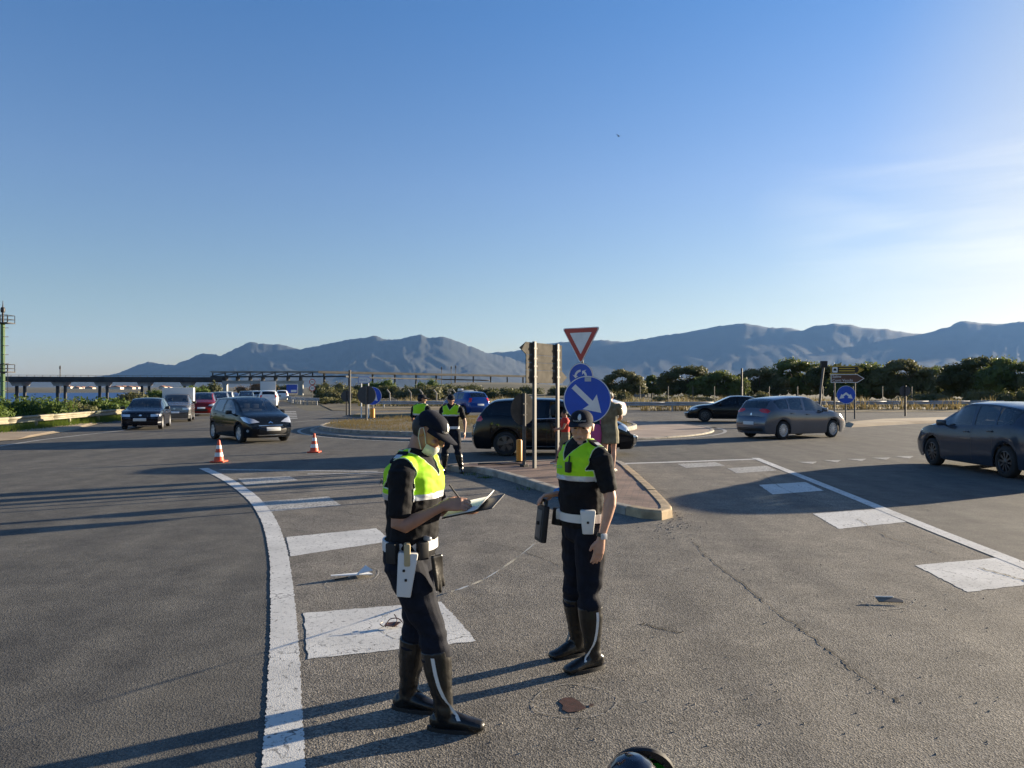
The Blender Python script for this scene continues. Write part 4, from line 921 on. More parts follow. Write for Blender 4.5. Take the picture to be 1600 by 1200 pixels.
def cap_on(root, M_, m_, front_text=True, big=1.0):
    """soft peaked cap with emblem; sits on the head transform M_"""
    bm = bmesh.new(); seg = 28; rings = []
    for q in range(9):
        ph = R(90) * q / 8; rz = math.sin(ph); rr_ = math.cos(ph) ** 0.75
        rings.append([bm.verts.new(M_ @ Vector((.082 * rr_ * math.cos(a), .006 + .102 * rr_ * math.sin(a), .056 + .066 * rz * big))) for a in (2 * math.pi * k / seg for k in range(seg))] if q < 8 else [bm.verts.new(M_ @ Vector((0, .006, .056 + .066 * big)))])
    skirt = [bm.verts.new(M_ @ Vector((.0835 * math.cos(a), .006 + .104 * math.sin(a), .044 if math.sin(a) < .2 else .022))) for a in (2 * math.pi * k / seg for k in range(seg))]
    rings.insert(0, skirt)
    for a, b in zip(rings, rings[1:]):
        for k in range(seg):
            if len(b) > 1: bm.faces.new((a[k], a[(k + 1) % seg], b[(k + 1) % seg], b[k]))
            else: bm.faces.new((a[k], a[(k + 1) % seg], b[0]))
    c = obj('cap', bm, m_, root, recalc=True, angle=50)
    bm = bmesh.new(); top, bot = [], []                                   # peak
    for i in range(13):
        a = R(-168 + 156 * i / 12); row, row2 = [], []
        for j in range(5):
            t = j / 4; ext = .088 * math.sin(math.pi * min(1, max(0, (i + .0) / 12))) ** .6
            p = Vector((.084 * math.cos(a), .006 + .104 * math.sin(a), .050)); p += Vector((math.cos(a) * .25, math.sin(a), 0)) * ext * t; p.z -= .006 * t * t + .020 * abs(math.cos(a)) * t
            row.append(bm.verts.new(M_ @ p)); row2.append(bm.verts.new(M_ @ (p - Vector((0, 0, .005)))))
        top.append(row); bot.append(row2)
    for i in range(12):
        for j in range(4):
            bm.faces.new((top[i][j], top[i + 1][j], top[i + 1][j + 1], top[i][j + 1])); bm.faces.new((bot[i][j], bot[i][j + 1], bot[i + 1][j + 1], bot[i + 1][j]))
        bm.faces.new((top[i][4], top[i + 1][4], bot[i + 1][4], bot[i][4]))
    obj('peak', bm, m_, c, recalc=True, angle=60)
    def on_front(b2, zc):                                                # wrap flat print round the front of the dome
        for v in b2.verts:
            x, z = v.co.x, v.co.z + zc; ph = math.asin(max(0, min(.99, (z - .056) / (.066 * big)))); rr_ = math.cos(ph) ** .75 + .03; a = -math.pi / 2 + x / .095
            v.co = M_ @ Vector((.082 * rr_ * math.cos(a), .006 + .102 * rr_ * math.sin(a), z))
        return b2
    if front_text:
        obj('lettering', on_front(text_bm('POLIZIA LOCALE', .0145), .063), M_TEXT, c, smooth=False)
        b2 = bmesh.new(); o = [(0, -.021), (.013, -.012), (.016, .004), (.012, .016), (0, .022), (-.012, .016), (-.016, .004), (-.013, -.012)]; cv = b2.verts.new((0, 0, 0)); ov = [b2.verts.new((x, 0, z)) for x, z in o]
        for k in range(8): b2.faces.new((cv, ov[k], ov[(k + 1) % 8]))
        obj('emblem', on_front(b2, .088), M_TEXT, c, smooth=False)
    return c
def face_bits(root, body, M_, pale=False):
    for sx in (-1, 1):
        b = bmesh.new(); ball(b, (sx * .031, -.0885, .010), (.0125, .006, .0055), M_); obj('eye', b, mat('eye_dark', (.03, .02, .015), .2), body)
        b = bmesh.new(); ball(b, (sx * .031, -.0975, .031), (.019, .004, .0035), M_); obj('eyebrow', b, M_HAIR, body)
    b = bmesh.new(); ball(b, (0, -.0985, -.0585), (.019, .004, .0022), M_); obj('mouth', b, mat('mouth_line', (.10, .035, .03), .6), body)
    b = bmesh.new(); ball(b, (0, .026, .012), (.0795, .096, .088), M_)
    inv = M_.inverted()
    dele = [f for f in b.faces if (lambda c: c.y < .026 and c.z < .05 or c.z < -.052 or c.z > .085)(inv @ f.calc_center_median())]
    bmesh.ops.delete(b, geom=dele, context='FACES'); obj('hair', b, M_HAIR, body)

TORSO = [(.86, .150, .112), (.94, .168, .120), (1.02, .160, .118), (1.12, .155, .122), (1.22, .168, .134), (1.32, .186, .142), (1.40, .180, .128), (1.455, .118, .094), (1.50, .070, .070)]
def torso_path(J, grow, z0=.86, z1=1.5, belly=0.0):
    out = []
    ch, pv_ = Vector(J.get('chest', (0, 0, 1.32))), Vector(J.get('pelvis', (0, 0, .94)))
    for z, a, b in TORSO:
        if z < z0 - 1e-6 or z > z1 + 1e-6: continue
        t = (z - pv_.z) / (ch.z - pv_.z); off = lerp(pv_, ch, t); bb = belly * math.exp(-((z - 1.1) / .13) ** 2)
        out.append((Vector((off.x, off.y - bb * .6, z)), a * J.get('wide', 1) + grow, b + grow + bb * .6))
    return out
def arm_path(J, s, grow, t0=0.0, t1=2.0):
    sh, el, wr = (Vector(J[k + s]) for k in ('sh', 'el', 'wr'))
    full = [(0, .058), (.25, .054), (.6, .047), (.95, .042), (1.12, .044), (1.4, .040), (1.75, .030), (2.0, .0265)]
    out = []
    for t, r_ in full:
        if t0 <= t <= t1: out.append(((lerp(sh, el, t) if t <= 1 else lerp(el, wr, t - 1)), r_ + grow, r_ + grow))
    return out
def leg_path(J, s, grow, z_end=0.0):
    hp, kn, an = (Vector(J[k + s]) for k in ('hip', 'kn', 'an'))
    full = [(0, .098), (.3, .092), (.7, .074), (.95, .064), (1.1, .062), (1.3, .064), (1.6, .052), (1.9, .042)]
    return [((lerp(hp, kn, t) if t <= 1 else lerp(kn, an, t - 1)), r_ + grow, r_ + grow) for t, r_ in full if t <= 2 - z_end]
def officer(label, loc, rz, J, head, vox=.006, detail=True, skin=None, mask=False, belly=0.02, hands=None, cap_text=True, vest_low=1.24, sleeves=.78):
    root = empty('person', loc, rz); tag(root, label, 'person')
    skin = skin or M_SKIN
    Mh = Matrix.Translation(J['head']) @ Matrix.Rotation(head[0], 4, 'Z') @ Matrix.Rotation(head[1], 4, 'X') @ Matrix.Scale(.94, 4)
    bm = bmesh.new(); neck = Vector(J.get('neck', (0, .012, 1.47)))
    head_shapes(bm, Mh, neck)
    rloft(bm, torso_path(J, -.012, .86, 1.46, belly))
    for s in 'RL':
        rloft(bm, arm_path(J, s, -.003, .25)); rloft(bm, leg_path(J, s, -.012))
        h = (hands or {}).get(s, {}); wr, el = Vector(J['wr' + s]), Vector(J['el' + s]); dv = (wr - el).normalized()
        hand(bm, wr + dv * .01, h.get('d', dv), h.get('n', (1 if s == 'R' else -1, 0, 0)), h.get('side', 1 if s == 'R' else -1), h.get('curl', (35, 40, 45, 50)), h.get('thumb', (.75, 20)))
    body = obj('body', bake(bm, .0045 if detail else .008, 3), skin, root, angle=180)
    face_bits(root, body, Mh)
    cap_on(root, Mh, M_NAVY, cap_text)
    # polo shirt
    bm = bmesh.new(); rloft(bm, torso_path(J, .008, .94, 1.46, belly), 20)
    for s in 'RL':
        a = arm_path(J, s, .014, 0, .6); sh, el = Vector(J['sh' + s]), Vector(J['el' + s]); a.append((lerp(sh, el, sleeves), .060, .060)); rloft(bm, a, 16, .3)
        rloft(bm, [(Vector((0, .005, 1.44)), .07, .07), (lerp((0, .005, 1.43), sh, .6), .066, .06), (sh, .068, .066)], 14)
    nv = lambda c, a=.009: a * noise.noise(Vector((c.x * 9, c.y * 9, c.z * 14))) + a * .6 * noise.noise(Vector((c.x * 22 + c.z * 9, c.y * 22, c.z * 30)))
    shirt = bake(bm, vox, 3, nv); vest = shirt.copy()
    obj('shirt', shirt, M_CLOTH, root, angle=180)
    # collar
    bm = bmesh.new(); rl, ru = [], []
    for k in range(20):
        a = 2 * math.pi * k / 20; fr = max(0, -math.sin(a))
        rl.append(bm.verts.new(neck + Vector((.083 * math.cos(a), .080 * math.sin(a) - .004, -.045 - .035 * fr)))); ru.append(bm.verts.new(neck + Vector((.066 * math.cos(a), .066 * math.sin(a), .028 - .055 * fr))))
    for k in range(20): bm.faces.new((rl[k], rl[(k + 1) % 20], ru[(k + 1) % 20], ru[k]))
    c = obj('collar', bm, M_CLOTH, root)
    md = c.modifiers.new('t', 'SOLIDIFY'); md.thickness = .006
    # hi-vis vest cut from the shirt surface
    for s, k in ((-1, 'R'), (1, 'L')):
        sh = Vector(J['sh' + k]); bmesh.ops.bisect_plane(vest, geom=vest.verts[:] + vest.edges[:] + vest.faces[:], dist=1e-5, plane_co=(s * J.get('vest_w', .168) * J.get('wide', 1), 0, 1.38), plane_no=(s, 0, -.25))
    bmesh.ops.bisect_plane(vest, geom=vest.verts[:] + vest.edges[:] + vest.faces[:], dist=1e-5, plane_co=(0, 0, vest_low), plane_no=(0, 0, -1), clear_outer=True)
    bmesh.ops.bisect_plane(vest, geom=vest.verts[:] + vest.edges[:] + vest.faces[:], dist=1e-5, plane_co=(0, 0, vest_low + .03), plane_no=(0, 0, 1))
    for s in (-1, 1):
        bmesh.ops.bisect_plane(vest, geom=vest.verts[:] + vest.edges[:] + vest.faces[:], dist=1e-5, plane_co=(s * .010, 0, 1.385), plane_no=(s * .8, 0, -.6))
    vw_ = J.get('vest_w', .168) * J.get('wide', 1)
    dele = [f for f in vest.faces if (lambda q: (abs(q.x) > vw_ + .25 * (q.z - 1.38) and (q.z > 1.315 or abs(q.x) > .196)) or (q.y < -.03 and q.z > 1.385 + (abs(q.x) - .010) * 1.333) or (Vector((q.x - neck.x, (q.y - neck.y), 0)).length < .078 and q.z > 1.40))(f.calc_center_median())]
    bmesh.ops.delete(vest, geom=dele, context='FACES')
    vest.normal_update()
    for v in vest.verts: v.co += v.normal * .008
    band = vest.copy()
    bmesh.ops.delete(vest, geom=[f for f in vest.faces if f.calc_center_median().z < vest_low + .03], context='FACES')
    bmesh.ops.delete(band, geom=[f for f in band.faces if f.calc_center_median().z >= vest_low + .03], context='FACES')
    edge_v = {v for e in vest.edges if e.is_boundary for v in e.verts}
    for f in vest.faces:
        if any(v in edge_v for v in f.verts): f.material_index = 1
    vo = obj('hi_vis_vest', vest, None, root, angle=180); vo.data.materials.append(M_HIVIS); vo.data.materials.append(mat('vest_piping', (.62, .72, .45), .7)); bo = obj('reflective_band', band, M_REFL, vo, angle=180)
    for o in (vo, bo): md = o.modifiers.new('t', 'SOLIDIFY'); md.thickness = .006; md.offset = -1
    for s, k in ((-1, 'R'), (1, 'L')):                                   # shoulder boards
        sh = Vector(J['sh' + k]); p = Vector((s * .140 * J.get('wide', 1), .004, 1.475))
        q = obj('shoulder_board', bbox(-.058, .058, -.030, .030, -.006, .010, .005, Matrix.Translation(p) @ Matrix.Rotation(s * R(24), 4, 'Y')), M_NAVY, vo)
        obj('rank_badge', bbox(-.02, .02, -.018, .018, .010, .0125, 0, Matrix.Translation(p + Vector((s * .012, 0, -.003))) @ Matrix.Rotation(s * R(24), 4, 'Y')), M_TEXT, q, smooth=False)
    # trousers
    bm = bmesh.new(); rloft(bm, [(Vector((J.get('pelvis', (0, 0, .94))[0], J.get('pelvis', (0, 0, .94))[1], z)), a + .012, b + .014) for z, a, b in ((.84, .13, .105), (.90, .160, .118), (.96, .166, .122), (1.0, .160, .12))], 20, .35)
    for s in 'RL': rloft(bm, leg_path(J, s, .014, .7), 16)
    def tf(c):
        kn = min(abs(c.z - J['knR'][2]), abs(c.z - J['knL'][2])); w_ = .006 + .013 * math.exp(-(kn / .14) ** 2)
        return w_ * noise.noise(Vector((c.x * 6 + c.z * 9, c.y * 6 - c.z * 4, c.z * 15))) + .004 * noise.noise(Vector((c.x * 13, c.y * 13 + c.z * 8, c.z * 12)))
    obj('trousers', bake(bm, vox, 2, tf), M_NAVY, root, angle=180)
    # boots
    for s in 'RL':
        kn, an, toe = Vector(J['kn' + s]), Vector(J['an' + s]), Vector(J['toe' + s]); bm = bmesh.new(); fd = Vector((toe.x - an.x, toe.y - an.y, 0)).normalized(); sd = Vector((-fd.y, fd.x, 0))
        topp = lerp(kn, an, .22); rloft(bm, [(topp + Vector((0, 0, .01)), .083, .083), (lerp(kn, an, .42), .078, .078), (lerp(kn, an, .7), .062, .062), (lerp(kn, an, .93), .050, .052), (an - Vector((0, 0, .03)), .047, .05)], 18, .1)
        heel = Vector((an.x, an.y, .0)) - fd * .055
        rloft(bm, [(heel + Vector((0, 0, .052)), .038, .046, sd), (heel + fd * .07 + Vector((0, 0, .062)), .041, .058, sd), (heel + fd * .14 + Vector((0, 0, .052)), .045, .045, sd), (heel + fd * .20 + Vector((0, 0, .042)), .050, .034, sd), (heel + fd * .255 + Vector((0, 0, .036)), .043, .026, sd)], 16, .8)
        bt = bake(bm, vox, 2, lambda c: .008 * noise.noise(Vector((c.x * 8 + c.z * 6, c.y * 8, c.z * 24))) * (1 if c.z < .24 else .35))
        for v in bt.verts: v.co.z = max(v.co.z, .012)
        tr = BVHTree.FromBMesh(bt); bo = obj('boot', bt, M_LEATHER, root, angle=180)
        bm = bmesh.new(); N_ = 20; low, up = [], []
        for k in range(N_):
            a = 2 * math.pi * k / N_; u = math.cos(a); f_ = .148 * u + .105; wd = (.046 + .006 * u) * math.sin(a) * (1.0 if abs(u) < .9 else .95)
            p = heel + fd * f_ + sd * wd; low.append(bm.verts.new((p.x, p.y, 0.0))); up.append(bm.verts.new((p.x, p.y, .026)))
        bm.faces.new(low[::-1]); bm.faces.new(up)
        for k in range(N_): bm.faces.new((low[k], low[(k + 1) % N_], up[(k + 1) % N_], up[k]))
        obj('sole', bm, M_BLACK, bo, angle=40, recalc=True)
        if detail:                                                       # white side stripe
            out = Vector((-1 if s == 'R' else 1, 0, 0)); o2 = sd if sd.dot(out) > 0 else -sd; bm = bmesh.new(); prev = None
            for k in range(15):
                t = k / 14; z = topp.z * (1 - t) + .085 * t - .01; ax = lerp(kn, an, min(1.0, max(0, (kn.z - z) / (kn.z - an.z)))); p = ax + fd * (.0 + .085 * t ** 3); p.z = z
                h = tr.ray_cast(p + o2 * .4, -o2)
                if h[0] is None: continue
                c_ = h[0] + o2 * .003; ww = .010; cur = (bm.verts.new(c_ + fd * ww), bm.verts.new(c_ - fd * ww))
                if prev: bm.faces.new((prev[0], prev[1], cur[1], cur[0]))
                prev = cur
            obj('white_stripe', bm, M_REFL if False else M_WLEATHER, bo, angle=80)
    # belt
    pv_ = J.get('pelvis', (0, 0, .94)); bm = bmesh.new(); prev = None; first = None
    for k in range(36):
        a = 2 * math.pi * k / 36; c_, s_ = math.cos(a), math.sin(a); rx, ry = .180, .136 + belly * .5
        cur = [bm.verts.new((pv_[0] + rx * c_ * g_, pv_[1] + ry * s_ * g_ - belly * .25, z)) for z, g_ in ((.965, 1.0), (1.02, 1.0), (1.02, .93), (.965, .93))]
        if prev:
            for q in range(4): bm.faces.new((prev[q], cur[q], cur[(q + 1) % 4], prev[(q + 1) % 4]))
        else: first = cur
        prev = cur
    for q in range(4): bm.faces.new((prev[q], first[q], first[(q + 1) % 4], prev[(q + 1) % 4]))
    belt = obj('belt', bm, M_WLEATHER, root, recalc=True, angle=50)
    return root, belt, Mh, body, vo
# officer writing on a clipboard, seen from his right side
J1 = dict(head=(.015, -.095, 1.605), neck=(0, -.012, 1.475), chest=(0, -.005, 1.32), pelvis=(0, .02, .94), wide=1.05, shR=(-.20, -.04, 1.41), shL=(.20, .0, 1.415),
          elR=(-.235, -.035, 1.112), wrR=(-.13, -.245, 1.225), elL=(.235, -.04, 1.14), wrL=(.085, -.26, 1.17),
          hipR=(-.09, .01, .90), knR=(-.045, -.145, .515), anR=(-.045, -.215, .10), toeR=(.0, -.40, .03),
          hipL=(.095, .03, .90), knL=(.105, .035, .50), anL=(.115, .095, .10), toeL=(.14, -.10, .03))
base1 = Vector((-0.55, 4.12, 0))
off1, belt1, Mh1, body1, vest1 = officer('officer in black uniform and yellow vest, mask under his chin, writing on a clipboard', base1, R(70), J1, (0, R(34), 0), mask=True, vest_low=1.25,
    hands=dict(R=dict(d=(.30, -.9, .10), n=(.75, .2, -.55), side=1, curl=(95, 100, 110, 115), thumb=(.9, 40)), L=dict(d=(-.25, -.95, .05), n=(-.1, .1, 1), side=-1, curl=(60, 60, 65, 70))))
# mask pulled under the nose, with ear loops
bm = bmesh.new(); rows = []
for i in range(9):
    a = R(-158 + 136 * i / 8); rows.append([bm.verts.new(Mh1 @ Vector((rx * math.cos(a), -.012 + ry * math.sin(a), z))) for rx, ry, z in ((.070, .090, -.046), (.074, .098, -.066), (.068, .090, -.096), (.048, .066, -.122), (.025, .04, -.130))])
for r0, r1 in zip(rows, rows[1:]):
    for k in range(4): bm.faces.new((r0[k], r1[k], r1[k + 1], r0[k + 1]))
mk = obj('face_mask', bm, M_MASK, off1, angle=80)
for sx in (-1, 1):
    obj('ear_loop', tubebm([Mh1 @ Vector(p) for p in ((sx * .068, -.045, -.048), (sx * .079, -.012, .0), (sx * .086, .016, .028), (sx * .088, .030, .012), (sx * .082, .012, -.04), (sx * .066, -.035, -.092))], .0026, 6), M_MASK, mk)
# holster, pouch, gloves on the belt
def onbelt(nm, a, dz, w_, h, th, m_, parent, bev=.012, rad=(.186, .142), tilt=0, taper=1.0):
    ar = R(a); c_ = Vector((rad[0] * math.cos(ar), rad[1] * math.sin(ar) + .015, .99 + dz)); M_ = Matrix.Translation(c_) @ Matrix.Rotation(ar + math.pi / 2, 4, 'Z') @ Matrix.Rotation(R(tilt), 4, 'Y')
    b = bbox(-w_ / 2, w_ / 2, -th, .01, -h / 2, h / 2, bev)
    for v in b.verts:
        if v.co.z < 0: v.co.x *= taper
    b.transform(M_); return obj(nm, b, m_, parent)
hol = onbelt('holster', 206, -.125, .105, .235, .05, M_WLEATHER, belt1, tilt=6, taper=.72)
onbelt('holster_strap', 208, -.02, .035, .12, .058, mat('tan_strap', (.45, .36, .2), .6), hol)
for a_, z_ in ((203, -.10), (206, -.15)): onbelt('snap_button', a_, z_, .014, .014, .056, M_BLACK, hol, .004)
onbelt('pouch', 180, -.015, .06, .11, .045, M_BLACK, belt1)
onbelt('pouch', 236, -.01, .06, .10, .04, M_BLACK, belt1)
onbelt('key_clip', 245, .05, .025, .025, .05, M_REFL, belt1)
bm = bmesh.new()
for k in range(5): rloft(bm, [(Vector((-.11 + .012 * k, -.175 - .006 * k, .95)), .014, .012), (Vector((-.105 + .016 * k, -.19, .85)), .016, .013), (Vector((-.105 + .02 * k, -.20 + .01 * (k % 2), .755 + .012 * abs(k - 2))), .011, .010)], 8)
obj('gloves', bake(bm, .005, 2), M_LEATHER, belt1, angle=180)
b = text_bm('POLIZIA', .05); b.transform(Matrix.Translation((0, .158, 1.33)) @ Matrix.Rotation(math.pi, 4, 'Z')); obj('back_lettering', b, M_NAVY, vest1, smooth=False)
# clipboard with paper, and the pen
def local(root, p): return Matrix.Rotation(root.rotation_euler.z, 4, 'Z') @ Vector(p) + root.location
cb = empty('clipboard', local(off1, (.0, -.365, 1.215)), R(70)); tag(cb, 'clipboard with white sheets held by the writing officer', 'clipboard'); 
Mc = Matrix.Rotation(R(-14), 4, 'X') @ Matrix.Rotation(R(-12), 4, 'Y')
obj('board', bbox(-.11, .11, -.15, .15, -.005, 0, .003, Mc), M_BLACK, cb)
bm = bmesh.new(); vs_ = []
for k in range(13):
    y = .145 - .28 * k / 12; z = .003 if k < 9 else .003 + .03 * ((k - 8) / 4) ** 1.3; y2 = y if k < 10 else y + .012 * (k - 9)
    vs_.append((bm.verts.new(Mc @ Vector((-.105, y2, z))), bm.verts.new(Mc @ Vector((.105, y2, z)))))
for p, q in zip(vs_, vs_[1:]): bm.faces.new((p[0], p[1], q[1], q[0]))
o = obj('sheets', bm, M_PAPER, cb, angle=80); md = o.modifiers.new('t', 'SOLIDIFY'); md.thickness = .003
pen = empty('pen', local(off1, (-.085, -.30, 1.262))); tag(pen, 'ballpoint pen in the writing officer\'s right hand', 'pen')
obj('barrel', tubebm([(-.035, -.005, .075), (.02, .0, .0)], .0045, 8), M_BLACK, pen); obj('tip', tubebm([(.02, .0, .0), (.032, .001, -.016)], [.0045, .001], 8), M_REFL, pen)

# officer with the measuring tape, facing the camera and left
J2 = dict(head=(.015, -.02, 1.585), neck=(0, .0, 1.45), chest=(0, .0, 1.32), pelvis=(0, .01, .94), shR=(-.195, .03, 1.40), shL=(.195, .0, 1.40),
          elR=(-.215, .147, 1.15), wrR=(-.167, -.085, 1.125), elL=(.262, .025, 1.125), wrL=(.25, -.045, .885),
          hipR=(-.09, .03, .90), knR=(-.105, .01, .49), anR=(-.126, .055, .10), toeR=(-.15, -.14, .03),
          hipL=(.09, .0, .90), knL=(.115, -.035, .49), anL=(.135, -.02, .10), toeL=(.12, -.22, .03), vest_w=.168)
base2 = Vector((0.475, 5.0, 0))
off2, belt2, Mh2, body2, vest2 = officer('officer in black uniform and yellow vest facing the camera, holding a tape measure case', base2, R(-57), J2, (R(43), R(8), 0), skin=M_SKIN2, belly=.03,
    hands=dict(R=dict(d=(-.41, -.9, -.12), n=(.2, -.1, -.9), side=-1, curl=(80, 85, 90, 95), thumb=(.8, 40)), L=dict(d=(-.05, -.2, -1), n=(-1, .2, .1), side=-1, curl=(25, 30, 32, 36), thumb=(.9, 10))))
h2 = onbelt('holster', 322, -.01, .10, .155, .05, M_WLEATHER, belt2, taper=.72); onbelt('snap_button', 322, -.01, .016, .016, .055, M_BLACK, h2, .004)
onbelt('belt_buckle', 262, .0, .05, .062, .012, M_WLEATHER, belt2); onbelt('belt_loop', 276, .0, .03, .064, .012, M_BLACK, belt2, .004); onbelt('pouch', 205, -.03, .08, .12, .06, M_BLACK, belt2, tilt=-14)
onbelt('pouch', 225, .0, .05, .07, .03, M_WLEATHER, belt2)
b = bbox(-.022, .022, -.02, .01, -.035, .035, .008, Matrix.Translation((.055, -.158, 1.33))); obj('clip_radio', b, M_BLACK, vest2); obj('antenna', tubebm([(.055, -.158, 1.36), (.056, -.152, 1.405)], .005, 6), M_BLACK, vest2)
b = text_bm('POLIZIA', .028); b.transform(Matrix.Translation((-.055, -.168, 1.325))); obj('chest_lettering', b, mat('teal_print', (.10, .42, .30), .6), vest2, smooth=False)
for zb in (1.38, 1.34): 
    b = bmesh.new(); ball(b, (-.11, -.128, zb), (.007, .007, .007)); obj('stud', b, M_BLACK, vest2)
def bracelet(nm, J, s, t, r_, wd, m_, parent):
    el, wr = Vector(J['el' + s]), Vector(J['wr' + s]); p = lerp(el, wr, t); d = (wr - el).normalized(); return obj(nm, tubebm([p - d * wd / 2, p - d * wd / 2 * .9, p + d * wd / 2 * .9, p + d * wd / 2], [r_ * .95, r_, r_, r_ * .95], 16), m_, parent)
wt = bracelet('wrist_watch', J2, 'L', .93, .034, .024, M_BLACK, off2)
p = lerp(J2['elL'], J2['wrL'], .93); obj('watch_face', bbox(-.008, .012, -.020, .020, -.018, .018, .004, Matrix.Translation(p + Vector((.032, -.012, 0)))), M_REFL, wt)
bracelet('blue_band', J2, 'R', .93, .037, .045, mat('blue_glove', (.06, .30, .75), .6, trans=.2), off2)
tp = Vector((.205, 5.08, .925))
tm = empty('tape_measure', tp, R(16)); tag(tm, 'black tape measure case with its white tape pulled out across the road', 'tape measure')
Mt = Matrix.Rotation(R(6), 4, 'Y')
obj('case', bbox(-.022, .022, -.075, .075, -.125, .125, .012, Mt), M_BLACK, tm); obj('side_plate', bbox(-.026, -.0225, -.052, .052, -.10, .09, .001, Mt), mat('tape_plate', (.05, .052, .055), .4), tm)
obj('handle', tubebm([Mt @ Vector(p) for p in ((0, -.05, .12), (0, -.045, .155), (0, .045, .155), (0, .05, .12))], .012, 8), M_BLACK, tm)
b = bmesh.new(); lathe(b, [(0, .0), (.012, .0), (.012, .012), (0, .012)], 12, Mt @ Matrix.Translation((-.026, 0, .0)) @ Matrix.Rotation(R(-90), 4, 'Y')); obj('crank', b, M_BLACK, tm)
gp = G(705, 926); a = Vector((tp.x - .02, tp.y - .03, tp.z - .11)); vs_, fs = [], []
for k in range(25):
    t = k / 24; p = a.lerp(Vector((gp.x, gp.y, .012)), t); p.z = max(.012, p.z - .55 * math.sin(math.pi * t) * .10); tw = .6 * math.sin(t * 17)
    sd = Vector((math.sin(.6) * math.cos(tw), math.cos(.6) * math.cos(tw), math.sin(tw))) * .011; vs_ += [p + sd, p - sd]
    if k: fs.append((2 * k - 2, 2 * k - 1, 2 * k + 1, 2 * k))
inv = (Matrix.Translation(tp) @ Matrix.Rotation(R(16), 4, 'Z')).inverted(); pyobj('tape', [inv @ v for v in vs_], fs, mat('tape_white', (.74, .73, .68), .5, trans=.15), tm)

# two officers further back
J3 = dict(J2, shR=(-.195, .03, 1.40), head=(.0, -.03, 1.59), elR=(-.26, .03, 1.13), wrR=(-.19, -.14, 1.06), elL=(.285, .05, 1.13), wrL=(.305, -.03, .90), hipR=(-.09, .02, .90), knR=(-.135, .0, .49), anR=(-.17, .03, .10), toeR=(-.22, -.16, .03), knL=(.14, .02, .49), anL=(.215, .04, .10), toeL=(.28, -.15, .03))
officer('officer in yellow vest standing with feet apart at the kerb end, blue patrol car behind', (G(706, 738).x, 16.1, 0.0), R(-8), J3, (R(25), R(10), 0), vox=.011, detail=False, cap_text=False)
J4 = dict(J3, elR=(-.25, .0, 1.13), wrR=(-.2, -.2, 1.05), elL=(.25, .0, 1.13), wrL=(.2, -.2, 1.05))
officer('officer in yellow vest turned away, mostly hidden behind the writing officer\'s head', (G(652, 741).x, 16.6, 0.0), R(150), J4, (R(-40), R(6), 0), vox=.011, detail=False, cap_text=False)

# bystanders on the island
def bystander(label, loc, rz, h, J, parts, skin, hair=True, headrot=(0, 0, 0)):
    root = empty('person', loc, rz); tag(root, label, 'person'); S = Matrix.Scale(h / 1.72, 4)
    bm = bmesh.new(); Mh = Matrix.Translation(J['head']) @ Matrix.Rotation(headrot[0], 4, 'Z') @ Matrix.Rotation(headrot[1], 4, 'X'); head_shapes(bm, Mh, Vector(J.get('neck', (0, .012, 1.45)))); rloft(bm, torso_path(J, -.014, .86, 1.46))
    for s in 'RL':
        rloft(bm, arm_path(J, s, -.006)); rloft(bm, leg_path(J, s, -.012)); wr, el = Vector(J['wr' + s]), Vector(J['el' + s]); hand(bm, wr, wr - el, (1 if s == 'R' else -1, 0, 0), 1 if s == 'R' else -1)
        an, toe = Vector(J['an' + s]), Vector(J['toe' + s]); rloft(bm, [(an + Vector((0, .03, -.03)), .035, .04), (lerp(an, toe, .5) + Vector((0, 0, -.005)), .038, .035), (toe, .04, .022)])
    b = bake(bm, .008, 3); b.transform(S); body = obj('body', b, skin, root, angle=180)
    if hair:
        b = bmesh.new(); ball(b, (0, .025, .035), (.084, .098, .092), Mh); ball(b, (0, .105, .075), (.04, .04, .045), Mh); b = bake(b, .012, 2); 
        bmesh.ops.delete(b, geom=[f for f in b.faces if (Mh.inverted() @ f.calc_center_median()).y < -.045], context='FACES'); b.transform(S); obj('hair', b, M_HAIR, body, angle=180)
    for nm, fn, m_ in parts:
        b = bmesh.new(); fn(b, J); b = bake(b, .010, 3, lambda c: .008 * noise.noise(c * 11)); b.transform(S); obj(nm, b, m_, root, angle=180)
    return root
J5 = dict(J3, elL=(.22, -.12, 1.14), wrL=(.10, -.27, 1.12), elR=(-.23, -.1, 1.14), wrR=(-.1, -.26, 1.08), knR=(-.09, 0, .48), anR=(-.09, .03, .09), toeR=(-.12, -.14, .03), knL=(.09, -.01, .48), anL=(.09, .0, .09), toeL=(.12, -.16, .03))
def dress(b, J):
    rloft(b, torso_path(J, .012, .94, 1.44), 18); rloft(b, [(Vector((0, .01, 1.0)), .17, .135), (Vector((0, .01, .86)), .20, .17), (Vector((0, .01, .70)), .205, .18), (Vector((0, .01, .62)), .20, .18)], 18, .1)
    for s in 'RL': rloft(b, arm_path(J, s, .022, 0, .6), 12)
M_SANDAL = mat('sandal', (.02, .018, .016), .6)
def shoes(b, J):
    for s in 'RL':
        an, toe = Vector(J['an' + s]), Vector(J['toe' + s]); rloft(b, [(Vector((an.x, an.y + .04, .035)), .042, .03), (lerp(an, toe, .5) * Vector((1, 1, 0)) if False else Vector(((an.x + toe.x) / 2, (an.y + toe.y) / 2, .035)), .046, .032), (Vector((toe.x, toe.y, .03)), .045, .024)], 12)
wp = G(952, 748)
bystander('person in a short olive dress seen from behind, right of the round blue arrow sign', (wp.x, 15.1, KH), R(165), 1.66, J5, [('dress', dress, mat('olive_cloth', (.16, .145, .09), .85, var=.3, vscale=8)), ('sandals', shoes, M_SANDAL)], M_SKIN2)
bag = empty('shoulder_bag', (wp.x - .27, 15.02, KH + .62)); tag(bag, 'pink bag hanging beside the person in the olive dress', 'bag')
